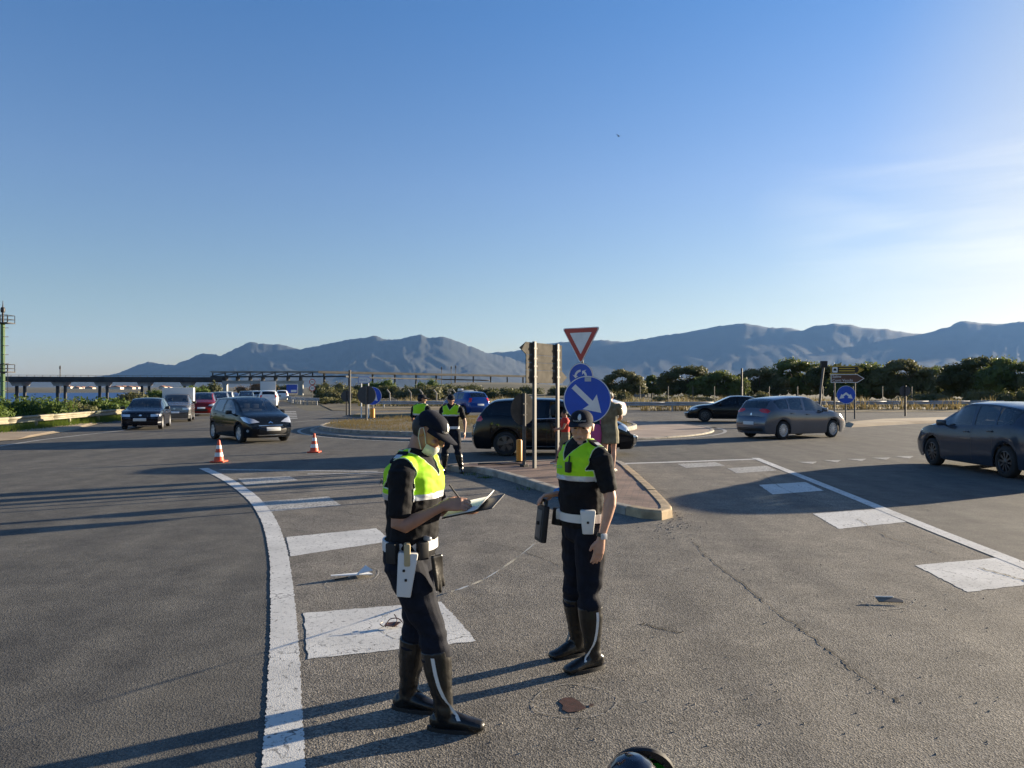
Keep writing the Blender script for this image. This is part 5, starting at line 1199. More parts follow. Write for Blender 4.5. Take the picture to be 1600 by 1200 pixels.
bm = bmesh.new(); rloft(bm, [(Vector((0, 0, 0)), .10, .05), (Vector((0, 0, .18)), .11, .055), (Vector((0, 0, .34)), .08, .035)], 14); obj('bag_body', bake(bm, .012, 2, lambda c: .006 * noise.noise(c * 14)), mat('pink_cloth', (.42, .07, .22), .8), bag, angle=180)
obj('strap', tubebm([(-.09, 0, .36), (-.05, 0, .55), (.05, -.02, .72), (.08, 0, .36)], .012, 6), mat('pink_cloth', (.42, .07, .22), .8), bag)
J6 = dict(J5, knR=(-.09, -.14, .50), anR=(-.09, -.26, .10), toeR=(-.09, -.45, .05), knL=(.09, .03, .48), anL=(.09, .18, .10), toeL=(.09, -.0, .03))
def top6(b, J):
    rloft(b, torso_path(J, .014, .94, 1.44), 18)
    for s in 'RL': rloft(b, arm_path(J, s, .018, 0, .3), 12)
def shorts6(b, J):
    rloft(b, torso_path(J, .022, .86, 1.03), 18)
    for s in 'RL': rloft(b, leg_path(J, s, .022, 1.25), 14)
rp_ = G(882, 733)
bystander('child in a red vest and white trainers stepping left behind the sign posts', (rp_.x, 16.7, KH), R(-80), 1.22, J6, [('vest_top', top6, mat('red_cloth', (.48, .03, .02), .8)), ('shorts', shorts6, mat('khaki_cloth', (.20, .17, .10), .85)), ('trainers', shoes, M_SWHITE)], M_SKIN, headrot=(0, R(15), 0))
# ------------------------------------------------------------------ signs and posts
def frame_at(loc, nx, ny):
    """matrix whose local -y looks along (nx, ny)"""
    return Matrix.Translation(loc) @ Matrix.Rotation(math.atan2(nx, -ny), 4, 'Z')
def part(nm, bm, m_, root, smooth=False): return obj(nm, bm, m_, root, smooth=smooth, angle=30)
def sign_root(nm, loc, n, label, cat='road sign', group=None):
    o = empty(nm, loc); o.rotation_euler = (0, 0, math.atan2(n[0], -n[1])); tag(o, label, cat, group); return o
def post(root, x, y, z0, z1, r_=.032, m_=M_GALV, nm='post'): return part(nm, tubebm([(x, y, z0), (x, y, z1)], r_, 10), m_, root, True)
def disc(root, r_, cz, face, back=M_SIGNB, y=-.045, rim=M_SWHITE):
    d = part('plate', plate(circ(r_, 48, 0, cz), .012, Matrix.Translation((0, y, 0))), back, root)
    part('rim', plate(circ(r_ - .004, 48, 0, cz), .002, Matrix.Translation((0, y - .003, 0))), rim, d); part('face', plate(circ(r_ - .022, 48, 0, cz), .002, Matrix.Translation((0, y - .006, 0))), face, d)
    for dz in (-.12, .12): part('clamp', bbox(-.06, .06, y + .013, .04, cz + dz - .015, cz + dz + .015), M_GALV, d)
    return d
# big direction board seen from behind
a, b_ = G(835, 740), G(871, 733); mid = (a + b_) / 2; half = (b_ - a).length / 2; u = (b_ - a).normalized()
sb = sign_root('direction_sign', (mid.x, mid.y, KH - .02), (-u.y, u.x), 'direction board seen from behind on two tall grey posts, arrow ends both ways', 'road sign')
sgn = 1 if (Matrix.Rotation(sb.rotation_euler.z, 3, 'Z') @ Vector((1, 0, 0))).dot(u) > 0 else -1
for s in (-1, 1):
    p_ = part('post', bbox(s * half - .045, s * half + .045, -.03, .03, 0, 2.74, .006), M_GALV, sb)
    part('post_groove', bbox(s * half - .012, s * half + .012, .029, .032, 0, 2.72), M_DARKM, p_)
for z0, z1, kind in ((2.456, 2.72, -1), (2.29, 2.450, 0), (2.126, 2.284, 0), (1.84, 2.120, 1)):
    h_ = .80; tip = .26; zc = (z0 + z1) / 2
    if kind == 0: ol = [(-h_, z0), (h_, z0), (h_, z1), (-h_, z1)]
    elif kind * sgn > 0: ol = [(-h_, z0), (h_, z0), (h_ + tip, zc), (h_, z1), (-h_, z1)]
    else: ol = [(-h_, z0), (-h_ - tip, zc), (-h_, z1), (h_, z1), (h_, z0)]
    pn = part('panel', plate(ol, .018, Matrix.Translation((0, -.055, 0))), M_SIGNB, sb)
    for zz in (z0 + .03, z1 - .03): part('rail', bbox(-h_, h_, -.036, -.033, zz - .008, zz + .008), M_SIGNB, pn)
    for s in (-1, 1): part('clamp', bbox(s * half - .07, s * half + .07, -.034, .036, zc - .02, zc + .02, .004), M_GALV, pn)
# round sign seen from behind
rs = sign_root('round_sign', (G(819, 738).x, 16.3, KH - .02), (-.62, .78), 'round sign seen from behind, lowest and leftmost on the traffic island')
post(rs, 0, 0, 0, 1.62, .042); disc(rs, .345, 1.27, M_BLUE); part('post_base', bbox(-.07, .07, -.07, .07, 0, .06, .01), M_DARKM, rs)
mk = sign_root('marker_post', (G(811, 727).x, 17.35, KH - .02), (0, -1), 'short orange marker post beside the round sign back', 'marker post')
part('tube', lathebm([(.07, 0), (.07, .50), (.055, .53), (0, .535)], 16), M_ORANGE, mk, True); part('foot', bbox(-.09, .09, -.09, .09, 0, .035, .01), M_BLACK, mk)
# blue arrow sign
ba = sign_root('arrow_sign', ((917.5 - 800) / 83.0, 13.97, KH - .02), (-.06, -1), 'large round blue sign with a white arrow pointing down right')
post(ba, 0, .02, 0, 1.85, .03); d = disc(ba, .448, 1.52, M_BLUE)
dirv = Vector((.72, -.69)).normalized(); pv2 = Vector((-dirv.y, dirv.x)); c0 = Vector((0.0, 1.52))
def q2(f_, s_): v = c0 + dirv * f_ + pv2 * s_; return (v.x, v.y)
part('arrow', plate([q2(-.36, -.052), q2(.09, -.052), q2(.06, -.19), q2(.36, .0), q2(.06, .19), q2(.09, .052), q2(-.36, .052)], .002, Matrix.Translation((0, -.055, 0))), M_SWHITE, d)
part('sticker', plate([(-.05, 1.86), (.07, 1.86), (.07, 1.94), (-.05, 1.94)], .001, Matrix.Translation((0, -.0535, 0))), mat('sticker_grey', (.45, .47, .48), .5), d)
# give way triangle with roundabout disc
gw = sign_root('give_way_sign', ((909 - 800) / 72.0, 16.1, KH - .02), (-.55, -.83), 'red and white give way triangle above a small blue disc')
post(gw, 0, .02, 0, 3.05, .032)
tri = lambda s, zc: [(-s / 2, zc + s * .2887), (s / 2, zc + s * .2887), (0, zc - s * .5774)]
def rtri(s, zc, r_):
    out = []
    for i, (x, z) in enumerate(tri(s - 3.46 * r_, zc)):
        a0 = (90, -30, 210)[(i + 2) % 3] if False else {0: 210, 1: 90, 2: -30}[i]
        for k in range(6): t = R(a0 - 0 - 120 * k / 5); out.append((x + r_ * math.cos(t), z + r_ * math.sin(t)))
    return out
t3 = part('plate', plate(rtri(.92, 2.78, .035), .012, Matrix.Translation((0, -.045, 0))), M_SIGNB, gw)
part('white_edge', plate(rtri(.915, 2.78, .034), .002, Matrix.Translation((0, -.048, 0))), M_SWHITE, t3); part('red_border', plate(rtri(.86, 2.78, .028), .002, Matrix.Translation((0, -.051, 0))), M_RED, t3); part('white_face', plate(rtri(.54, 2.78, .01), .002, Matrix.Translation((0, -.054, 0))), M_SWHITE, t3)
d = disc(gw, .30, 1.98, M_BLUE)
for k in range(3):
    A = R(90 + 120 * k); pts = []
    for j in range(8): t = A + R(80) * j / 7; pts.append((.155 * math.cos(t), 1.98 + .155 * math.sin(t)))
    e = A + R(80); pts += [(.205 * math.cos(e - .05), 1.98 + .205 * math.sin(e - .05)), (.13 * math.cos(e + .42), 1.98 + .13 * math.sin(e + .42)), (.06 * math.cos(e - .05), 1.98 + .06 * math.sin(e - .05))]
    for j in range(7, -1, -1): t = A + R(80) * j / 7; pts.append((.105 * math.cos(t), 1.98 + .105 * math.sin(t)))
    part('arrow', plate(pts, .002, Matrix.Translation((0, -.055, 0))), M_SWHITE, d)
# signs on and behind the roundabout
IZ = .22
p1_ = sign_root('round_sign', ((572.5 - 800) / 1160 * 36.0, 36.0, IZ), (.1, 1), 'large dark round sign back on a grey post at the left of the roundabout grass')
post(p1_, 0, 0, 0, 1.7, .05); disc(p1_, .46, 1.28, M_BLUE, back=mat('grey_sign_back', (.05, .05, .055), .6))
p2_ = sign_root('arrow_sign', ((582 - 800) / 1160 * 37.6, 37.6, IZ), (.15, -1), 'blue disc half hidden behind the large dark round sign back')
post(p2_, 0, .02, 0, 1.6, .04); d = disc(p2_, .46, 1.22, M_BLUE); c0 = Vector((0, 1.22)); part('arrow', plate([q2(-.36, -.052), q2(.09, -.052), q2(.06, -.19), q2(.36, 0), q2(.06, .19), q2(.09, .052), q2(-.36, .052)], .002, Matrix.Translation((0, -.055, 0))), M_SWHITE, d)
part('orange_sleeve', lathebm([(.12, 0.12), (.12, .55), (.10, .58), (.05, .58)], 16), M_ORANGE, p2_, True)
p3_ = sign_root('direction_sign', ((570 - 800) / 1160 * 46.0, 46.0, 0), (0, -1), 'white arrow board with blue letters pointing right, on white posts', 'road sign')
for s in (-1, 1): post(p3_, s * .22, .03, 0, 2.15, .035, M_SWHITE)
ol = [(-.38, 2.12), (.22, 2.12), (.42, 2.33), (.22, 2.54), (-.38, 2.54)]; pn = part('panel', plate(ol, .02, Matrix.Translation((0, -.03, 0))), M_BLUE, p3_)
part('face', plate([(-.35, 2.15), (.21, 2.15), (.375, 2.33), (.21, 2.51), (-.35, 2.51)], .002, Matrix.Translation((0, -.034, 0))), M_SWHITE, pn)
b = text_bm("VILLA S.", .135); b.transform(Matrix.Translation((-.07, -.0365, 2.33))); part('lettering', b, M_BLUE, pn)
p4_ = sign_root('round_sign', ((541.5 - 800) / 1160 * 50, 50, 0), (0, 1), 'small dark round sign back on a short post left of the roundabout grass'); post(p4_, 0, 0, 0, 1.6, .05, M_DARKM); disc(p4_, .38, 1.3, M_BLUE, back=mat('grey_sign_back', (.05, .05, .055), .6))
p5_ = sign_root('lamp_post', ((546.5 - 800) / 1160 * 48.5, 48.5, 0), (0, -1), 'tall bare grey post beside the small dark round sign back', 'post'); post(p5_, 0, 0, 0, 2.95, .07, M_GALV); part('post_cap', lathebm([(.09, 2.95), (.09, 3.0), (0, 3.02)], 12), M_GALV, p5_, True); part('base_plate', bbox(-.15, .15, -.15, .15, 0, .03), M_GALV, p5_)
sp = sign_root('speed_limit_sign', ((488 - 800) / 1160 * 88, 88, 0), (.1, -1), 'two round speed limit discs stacked on one post above the curved rail')
post(sp, 0, .03, 0, 2.95, .05)
for zc, tx in ((2.55, '40'), (1.80, '50')):
    d = disc(sp, .36, zc, M_RED, rim=M_RED); part('white_face', plate(circ(.27, 32, 0, zc), .002, Matrix.Translation((0, -.055, 0))), M_SWHITE, d); b = text_bm(tx, .33); b.transform(Matrix.Translation((0, -.058, zc))); part('numerals', b, M_BLACK, d)
bs = sign_root('direction_sign', ((456 - 800) / 1160 * 128, 128, 0), (.2, -1), 'blue rectangular direction sign with a white panel under the gantry')
for s in (-1, 1): post(bs, s * .6, .05, 0, 2.3, .06)
pn = part('panel', bbox(-.9, .9, -.03, .03, .95, 2.4), M_BLUE, bs); part('white_panel', bbox(-.15, .8, -.036, -.031, 1.1, 1.5), M_SWHITE, pn)
# brown tourist board and blue disc on the right
ts = sign_root('tourist_sign', ((1320 - 800) / 1160 * 44, 44, 0), (-.12, -1), 'brown Saline Conti Vecchi arrow board below a dark yellow-edged arrow board', 'road sign')
for s in (-.58, .58): post(ts, s, .04, 0, 3.0, .05)
def arrow_board(z0, z1, edge, fill, nm):
    o = [(-.80, z0), (.70, z0), (1.10, (z0 + z1) / 2), (.70, z1), (-.80, z1)]; i_ = [(-.765, z0 + .035), (.69, z0 + .035), (1.035, (z0 + z1) / 2), (.69, z1 - .035), (-.765, z1 - .035)]
    pn = part(nm, plate(o, .02, Matrix.Translation((0, -.03, 0))), edge, ts); part('face', plate(i_, .002, Matrix.Translation((0, -.034, 0))), fill, pn); return pn
b1 = arrow_board(2.15, 2.66, M_SWHITE, M_BROWN, 'brown_board')
for tx, z in (('Saline', 2.52), ('Conti Vecchi', 2.29)):
    b = text_bm(tx, .22, align='LEFT'); b.transform(Matrix.Translation((-.72, -.037, z))); part('lettering', b, M_SWHITE, b1)
b2_ = arrow_board(2.70, 3.14, M_YELL, M_BLACK, 'dark_board'); part('white_square', plate(rrect(-.72, -.42, 2.76, 3.08, .03), .002, Matrix.Translation((0, -.037, 0))), M_SWHITE, b2_); part('pictogram', plate([(-.66, 2.86), (-.48, 2.86), (-.48, 2.93), (-.52, 3.0), (-.62, 3.0), (-.66, 2.93)], .001, Matrix.Translation((0, -.0395, 0))), M_BLACK, b2_)
for z in (2.86, 3.0): part('text_bar', bbox(-.34, .56, -.037, -.0345, z - .03, z + .03), M_YELL, b2_)
part('arrow_tip', plate([(.72, 2.78), (1.0, 2.92), (.72, 3.06), (.80, 2.92)], .002, Matrix.Translation((0, -.037, 0))), M_YELL, b2_)
bd = sign_root('passage_sign', ((1321.5 - 800) / 1160 * 37.6, 37.6, 0), (-.15, -1), 'round blue disc with twin white arrows in front of the brown board posts')
post(bd, 0, .02, 0, 1.95, .035); d = disc(bd, .46, 1.50, M_BLUE)
for s in (-1, 1):
    part('arrow', plate([(s * x, 1.46 + z) for x, z in ((0.0, .17), (.17, .03), (.22, .08), (.32, -.16), (.08, -.12), (.12, -.05), (0.0, .05))], .002, Matrix.Translation((0, -.055 - .0005 * s, 0))), M_SWHITE, d)
rp = sign_root('round_sign', ((1414.5 - 800) / 1160 * 48.5, 48.5, 0), (0, 1), 'dark round sign back on a grey post in front of the right guard rail'); post(rp, 0, 0, 0, 2.0, .06, M_DARKM); disc(rp, .36, 1.65, M_BLUE, back=mat('grey_sign_back', (.05, .05, .055), .6))
lp = sign_root('leaning_pole', ((1280 - 800) / 1160 * 58, 58, 0), (0, -1), 'leaning grey pole with a dark box on top left of the brown board', 'pole'); part('shaft', tubebm([(0, 0, 0), (.15, 0, 2.0), (.34, 0, 3.5)], .09, 10), M_GALV, lp, True); part('box', bbox(.12, .60, -.15, .15, 3.45, 3.95, .03), M_DARKM, lp)
up = sign_root('utility_pole', ((1159 - 800) / 1160 * 78, 78, 0), (0, -1), 'dark wooden pole with a pale foot standing among the pines', 'pole'); part('shaft', tubebm([(0, 0, 0.9), (0, 0, 3.9)], [.12, .09], 10), M_DARKM, up, True); part('foot', tubebm([(0, 0, 0), (0, 0, .92)], .13, 10), M_SWHITE, up, True)
# fence of bent concrete posts behind the roundabout
fn = empty('wire_fence', (0, 0, 0)); tag(fn, 'wire fence on bent concrete posts behind the blue patrol car', 'fence')
fx = [(609, 612), (642, 612), (660, 612), (682, 613), (712, 612), (747, 610), (640, 640)][:6]; pts_ = [Vector(((p[0] - 800) / 1160 * 72, 72, 0)) for p in fx]
for p in pts_: part('post', tubebm([p, p + Vector((0, 0, 1.35)), p + Vector((-.28, 0, 1.68))], .07, 8), M_CONC, fn, True)
for z in (.4, .8, 1.2): part('wire', tubebm([pts_[0] + Vector((0, 0, z)), pts_[-1] + Vector((0, 0, z))], .012, 4), M_GALV, fn)
f2 = empty('wire_fence', (0, 0, 0)); tag(f2, 'thin wire fence on slim posts in front of the right pines', 'fence')
pp = [Vector(((x - 800) / 1160 * 74, 74 + .3 * k, 0)) for k, x in enumerate((1000, 1045, 1085, 1120, 1165, 1210, 1257, 1300, 1350, 1400, 1450))]
for p in pp: part('post', tubebm([p, p + Vector((0, 0, 2.0))], .04, 6), M_GALV, f2, True)
for z in (.7, 1.2, 1.8): part('wire', tubebm([p + Vector((0, 0, z)) for p in pp], .01, 4), M_GALV, f2)
# ------------------------------------------------------------------ guard rails
def guard_rail(path, label, m_, top=.72, step=2.0, seg_len=4.0, deep=.31):
    root = empty('guard_rail', (0, 0, 0)); tag(root, label, 'guard rail'); path = [Vector((p[0], p[1], 0)) for p in path]
    L_ = [0]
    for p, q in zip(path, path[1:]): L_.append(L_[-1] + (q - p).length)
    def at(s):
        s = max(0, min(L_[-1] - 1e-4, s)); i = max(k for k in range(len(path) - 1) if L_[k] <= s); return path[i].lerp(path[i + 1], (s - L_[i]) / (L_[i + 1] - L_[i]))
    prof = [(0, top), (.045, top - .03), (.045, top - .09), (0, top - .13), (0, top - .18), (.045, top - .22), (.045, top - .28), (0, top - deep)]
    s = 0
    while s < L_[-1] - .1:
        e = min(s + seg_len, L_[-1]); bm = bmesh.new(); rows = []
        for k in range(4):
            p = at(s + (e - s - .01) * k / 3); t = (at(s + (e - s) * k / 3 + .3) - at(s + (e - s) * k / 3 - .3)).normalized(); n_ = Vector((-t.y, t.x, 0))
            if n_.dot(Vector((0, 0, 0)) - p) < 0: n_ = -n_
            rows.append([bm.verts.new(p + n_ * (a_ + .06) + Vector((0, 0, z))) for a_, z in prof])
        for r0, r1 in zip(rows, rows[1:]):
            for i in range(len(prof) - 1): bm.faces.new((r0[i], r0[i + 1], r1[i + 1], r1[i]))
        o = obj('rail_beam', bm, m_, root, angle=30); md = o.modifiers.new('t', 'SOLIDIFY'); md.thickness = .006
        s = e
    s = .6; pm = None
    while s < L_[-1]:
        p = at(s)
        if pm is None:
            o = obj('post', bbox(-.05, .05, -.05, .05, -.1, top - .04), m_, root, smooth=False, loc=p); pm = o.data
        else: link('post', pm, None, root, p)
        s += step
    return root
def X(px, d): return (px - 800) / 1160 * d
guard_rail([(X(-330, 23.5), 23.5), (X(-150, 26), 26), (X(0, 30.5), 30.5), (X(100, 36.2), 36.2), (X(205, 44.6), 44.6), (X(262, 62), 62), (X(300, 92), 92)], 'long pale yellowish guard rail in front of the bushes on the left', M_GALVL, .63, 3.3, deep=.30)
guard_rail([(X(960, 58), 58), (X(1100, 58.5), 58.5), (X(1340, 62), 62), (X(1568, 64.5), 64.5)], 'long grey guard rail in front of the dry grass on the right', M_RAIL, .75, 4.0)
guard_rail([(X(500, 80), 80), (X(478, 82), 82), (X(458, 90), 90), (X(447, 108), 108), (X(442, 140), 140)], 'short curved grey guard rail below the speed limit discs', M_RAIL, .75, 2.0)
guard_rail([(X(590, 66), 66), (X(640, 65), 65), (X(700, 64.5), 64.5)], 'short straight guard rail behind the hidden officer', M_RAIL, .7, 4.0)

# ------------------------------------------------------------------ vegetation
def leafm(name, c1, c2, tr=.35): return mat(name, c1, .6, col2=c2, vscale=1.3, trans=tr, detail=3, spec=.3)
M_L1 = leafm('shrub_leaf', (.045, .085, .014), (.12, .17, .03)); M_L2 = leafm('pine_needles', (.055, .085, .022), (.14, .165, .04), .35)
M_L3 = leafm('dark_scrub', (.038, .052, .018), (.11, .115, .04), .3); M_L4 = leafm('dry_reed', (.11, .095, .04), (.22, .17, .075), .3); M_L5 = leafm('olive_scrub', (.07, .085, .03), (.16, .15, .06), .3)
M_BARK = mat('bark', (.09, .065, .045), .9, var=.3, vscale=6, bump=.6, bscale=20)
def leaves(lumps, n, size, rs, dense=.85):
    """leaf faces scattered over ellipsoid lumps, plus a rough inner core"""
    w_ = np.array([l[3] * l[4] + l[3] * l[5] + l[4] * l[5] for l in lumps]); w_ = w_ / w_.sum(); idx = rs.choice(len(lumps), n, p=w_); Lm = np.array(lumps, float)[idx]
    v = rs.normal(size=(n, 3)); v /= np.linalg.norm(v, axis=1)[:, None]; low = v[:, 2] < -.35; v[low, 2] *= -.6
    rad = 1.0 - np.abs(rs.normal(0, .16, n)); bump_ = 1 + .13 * np.sin(v[:, 0] * 7 + Lm[:, 0] * 3) * np.cos(v[:, 2] * 6 + v[:, 1] * 5)
    c = Lm[:, :3] + v * Lm[:, 3:6] * (rad * bump_)[:, None]
    a = v + rs.normal(0, .55, (n, 3)); t = np.cross(a, rs.normal(size=(n, 3))); t /= np.linalg.norm(t, axis=1)[:, None]; b = np.cross(a, t); b /= np.linalg.norm(b, axis=1)[:, None]
    s = size * rs.uniform(.6, 1.5, n)[:, None]; el = rs.uniform(.35, .6, n)[:, None]
    V = np.stack([c - t * s, c + b * s * el, c + t * s, c - b * s * el], 1).reshape(-1, 3); Fc = np.arange(4 * n).reshape(n, 4)
    vs_ = [tuple(p) for p in V]; fs = [tuple(map(int, f)) for f in Fc]
    for (x, y, z, rx, ry, rz) in lumps:
        b0 = len(vs_); k_ = dense * .78
        for i in range(5):
            ph = -math.pi / 2 + math.pi * (i + .5) / 5
            for j in range(8):
                th = 2 * math.pi * j / 8; q = k_ * rs.uniform(.8, 1.1); vs_.append((x + rx * q * math.cos(ph) * math.cos(th), y + ry * q * math.cos(ph) * math.sin(th), z + rz * q * math.sin(ph)))
        for i in range(4):
            for j in range(8): fs.append((b0 + i * 8 + j, b0 + i * 8 + (j + 1) % 8, b0 + (i + 1) * 8 + (j + 1) % 8, b0 + (i + 1) * 8 + j))
    return vs_, fs
def shrub(name, label, loc, w_, d_, h, m_, n, size, seed, group=None, lumps=7, cat='bush'):
    rs = np.random.RandomState(seed); root = empty(name, loc); tag(root, label, cat, group); lm = []
    for k in range(lumps):
        fx_ = rs.uniform(-.8, .8); fh = (1 - .35 * fx_ * fx_) * rs.uniform(.6, 1.0); r_ = h * fh * .5
        lm.append((fx_ * w_ / 2, rs.uniform(-.5, .5) * d_ / 2, h * fh - r_ * .95, w_ / lumps * rs.uniform(1.0, 1.7), d_ * .33, r_))
        lm.append((fx_ * w_ / 2, rs.uniform(-.5, .5) * d_ / 2, h * .22, w_ / lumps * 1.4, d_ * .38, h * .28))
    vs_, fs = leaves(lm, n, size, rs); pyobj('crown', vs_, fs, m_, root)
    bm = bmesh.new()
    for k in range(3): tube(bm, [(rs.uniform(-.2, .2) * w_, 0, -.1), (rs.uniform(-.3, .3) * w_, 0, h * .6)], [.05, .02], 6)
    obj('trunk', bm, M_BARK, root)
    return root
def pine(label, loc, w_, h, seed, n=7000, size=.17, group='umbrella pines beyond the right guard rail', m_=None):
    h *= 1.12; w_ *= 1.1; rs = np.random.RandomState(seed); root = empty('pine_tree', loc); tag(root, label, 'pine tree', group); lm = []
    nl = max(6, int(w_ * 1.6))
    for k in range(nl):
        fx_ = -1 + 2 * (k + rs.uniform(.1, .9)) / nl; z = h * (.80 - .26 * fx_ * fx_ + rs.uniform(-.08, .06)); lm.append((fx_ * w_ / 2 * .85, rs.uniform(-.3, .3) * w_ / 2, z, w_ * rs.uniform(.12, .2), w_ * .2, h * rs.uniform(.10, .17)))
    for k in range(nl * 2): fx_ = -1 + 2 * (k + .5) / (nl * 2) + rs.uniform(-.05, .05); lm.append((fx_ * w_ / 2 * .95, rs.uniform(-.2, .3) * w_ / 2, h * rs.uniform(.18, .55), w_ * .15, w_ * .2, h * rs.uniform(.17, .26)))
    vs_, fs = leaves(lm, n, size, rs, .8); pyobj('crown', vs_, fs, m_ or M_L2, root)
    bm = bmesh.new(); tube(bm, [(0, 0, -.2), (w_ * .02, 0, h * .3), (-w_ * .02, 0, h * .6)], [h * .035, h * .028, h * .015], 8)
    for k in range(6): a = rs.uniform(0, 6.3); tube(bm, [(0, 0, h * .3), (math.cos(a) * w_ * .2, math.sin(a) * w_ * .15, h * .5), (math.cos(a) * w_ * .36, math.sin(a) * w_ * .3, h * .68)], [h * .018, h * .012, h * .006], 6)
    obj('trunk', bm, M_BARK, root)
    return root
gb = 'green bushes behind the left guard rail'
for px, d, w_, h, sd, lab, mm in ((-60, 34, 4.4, 1.75, 11, 'broad green bush at the left edge of the picture, below the green mast', M_L1), (45, 38, 4.0, 1.65, 12, 'tall rounded green bush just right of the green mast', M_L1),
        (108, 42, 2.8, 1.3, 13, 'lower brownish bush in a gap of the hedge', M_L5), (150, 45, 3.2, 1.3, 14, 'leafy green bush under the second viaduct pier', M_L1), (190, 50, 3.8, 1.4, 15, 'wide green bush above the patched stretch of guard rail', M_L1),
        (232, 62, 4.2, 1.5, 16, 'reedy green bush right before the old dark saloon', M_L5), (262, 78, 5.0, 1.7, 17, 'yellow green bush behind the grey pickup', M_L1), (292, 102, 5.0, 2.0, 18, 'bright green bush behind the dark red hatchback', M_L1)):
    shrub('bush', lab, (X(px, d), d, -.15 if d < 60 else 0), w_ * 1.2, 2.4, h + .3, mm, 4600, .075 if d < 45 else .10, sd, gb)
shrub('bush', 'round light green tree-like bush left of the gantry column', (X(305, 118), 118, -.3), 4.2, 3, 3.0, M_L1, 2200, .16, 21, gb); shrub('bush', 'darker round bush touching the gantry column', (X(331, 122), 122, -.3), 4.6, 3, 3.6, M_L3, 2400, .17, 22, gb)
gm = 'scrub on the slope behind the roundabout'
for px, d, w_, h, sd, lab, mm in ((522, 98, 5, 2.5, 31, 'dark scrub right of the speed limit discs', M_L3), (538, 92, 4.4, 2.6, 32, 'scrub with pale yellowish tips behind the tall bare post', M_L5), (560, 100, 5, 2.2, 33, 'dark low scrub behind the small round sign back', M_L3), (530, 84, 4, 1.0, 34, 'low olive grass bush at the end of the curved rail', M_L5),
        (620, 120, 6, 3.2, 35, 'dark broad scrub left of the big round tree', M_L3), (655, 104, 6.5, 3.0, 36, 'big round grey green bush above the hidden officer', M_L5), (600, 150, 9, 4.6, 41, 'green clump high on the slope behind the white arrow board', M_L1),
        (705, 118, 6, 2.9, 37, 'dark scrub right of the big round bush', M_L3), (745, 125, 7, 2.4, 38, 'scrub band behind the blue patrol car', M_L3), (790, 118, 6, 1.9, 39, 'low dark scrub left of the direction board posts', M_L3), (680, 170, 9, 4.4, 42, 'pale green clump high on the slope', M_L1), (515, 185, 9, 4.0, 43, 'far scrub under the right end of the gantry', M_L5), (395, 205, 12, 4.5, 44, 'brown leaved trees seen through the gantry', mat('brown_leaf', (.10, .06, .03), .7, col2=(.2, .13, .07), trans=.2)), (770, 150, 10, 2.6, 46, 'dark scrub band high behind the people carrier roof', M_L3), (725, 160, 10, 3.4, 47, 'dark scrub on the slope above the blue patrol car', M_L3), (830, 145, 9, 2.6, 48, 'dark scrub seen between the direction board posts', M_L3), (885, 140, 9, 2.4, 49, 'dark scrub hidden behind the round blue arrow sign', M_L3), (570, 170, 9, 4.0, 50, 'olive scrub below the gantry deck right of the tall bare post', M_L5), (432, 230, 10, 4.2, 45, 'distant trees in the middle of the gantry opening', M_L3)):
    shrub('bush', lab, (X(px, d), d, 0), w_, 3.5, h, mm, 2600, .13 if d < 112 else .17, sd, gm)
for px, d, w_, h, sd, lab in ((972, 120, 6.4, 4.6, 51, 'pine just right of the blue arrow sign'), (1018, 126, 3.6, 3.6, 52, 'smallest pine, standing over the grey pipe rack'), (1078, 112, 8.4, 5.0, 53, 'broad pine behind the black saloon'), (1125, 106, 7, 3.9, 54, 'low wide pine left of the dark wooden pole'),
        (1185, 112, 7, 4.4, 55, 'pine right of the dark wooden pole'), (1245, 116, 9.5, 6.0, 56, 'tall wide pine left of the leaning pole'), (1300, 108, 6.5, 5.3, 57, 'pine directly behind the brown board'), (1352, 98, 7.5, 5.0, 58, 'bright green edged pine right of the brown board'), (1405, 96, 7.5, 5.2, 59, 'large round pine left of the dark round sign back'),
        (1468, 108, 7, 4.9, 60, 'open pine with a pale hut below it'), (1528, 98, 8, 5.8, 61, 'tall pine above the right end of the guard rail'), (1590, 92, 8, 5.4, 62, 'pine cut by the right picture edge'), (1660, 88, 8, 5.6, 63, 'pine just outside the right picture edge')):
    pine(lab, (X(px, d), d, 0), w_, h, sd, m_=(M_L2, M_L3, M_L2, M_L5)[sd % 4])
for px, d, w_, h, sd, lab in ((960, 84, 4.5, 1.9, 71, 'rounded olive bush behind the person in the olive dress'), (1190, 78, 3.2, 1.6, 72, 'lone olive bush above the metallic grey hatchback'), (1440, 80, 7, 1.7, 73, 'reedy bush line behind the right guard rail'), (1596, 66, 4.2, 2.1, 74, 'dark green bush at the right end of the guard rail'), (1060, 86, 8, 1.3, 75, 'low scrub behind the black saloon'), (1530, 76, 6, 1.9, 76, 'yellow green reeds near the right end of the rail')):
    shrub('bush', lab, (X(px, d), d, 0), w_, 2.2, h, M_L3 if sd == 74 else M_L5, 2400, .10, sd, 'low scrub behind the right guard rail')
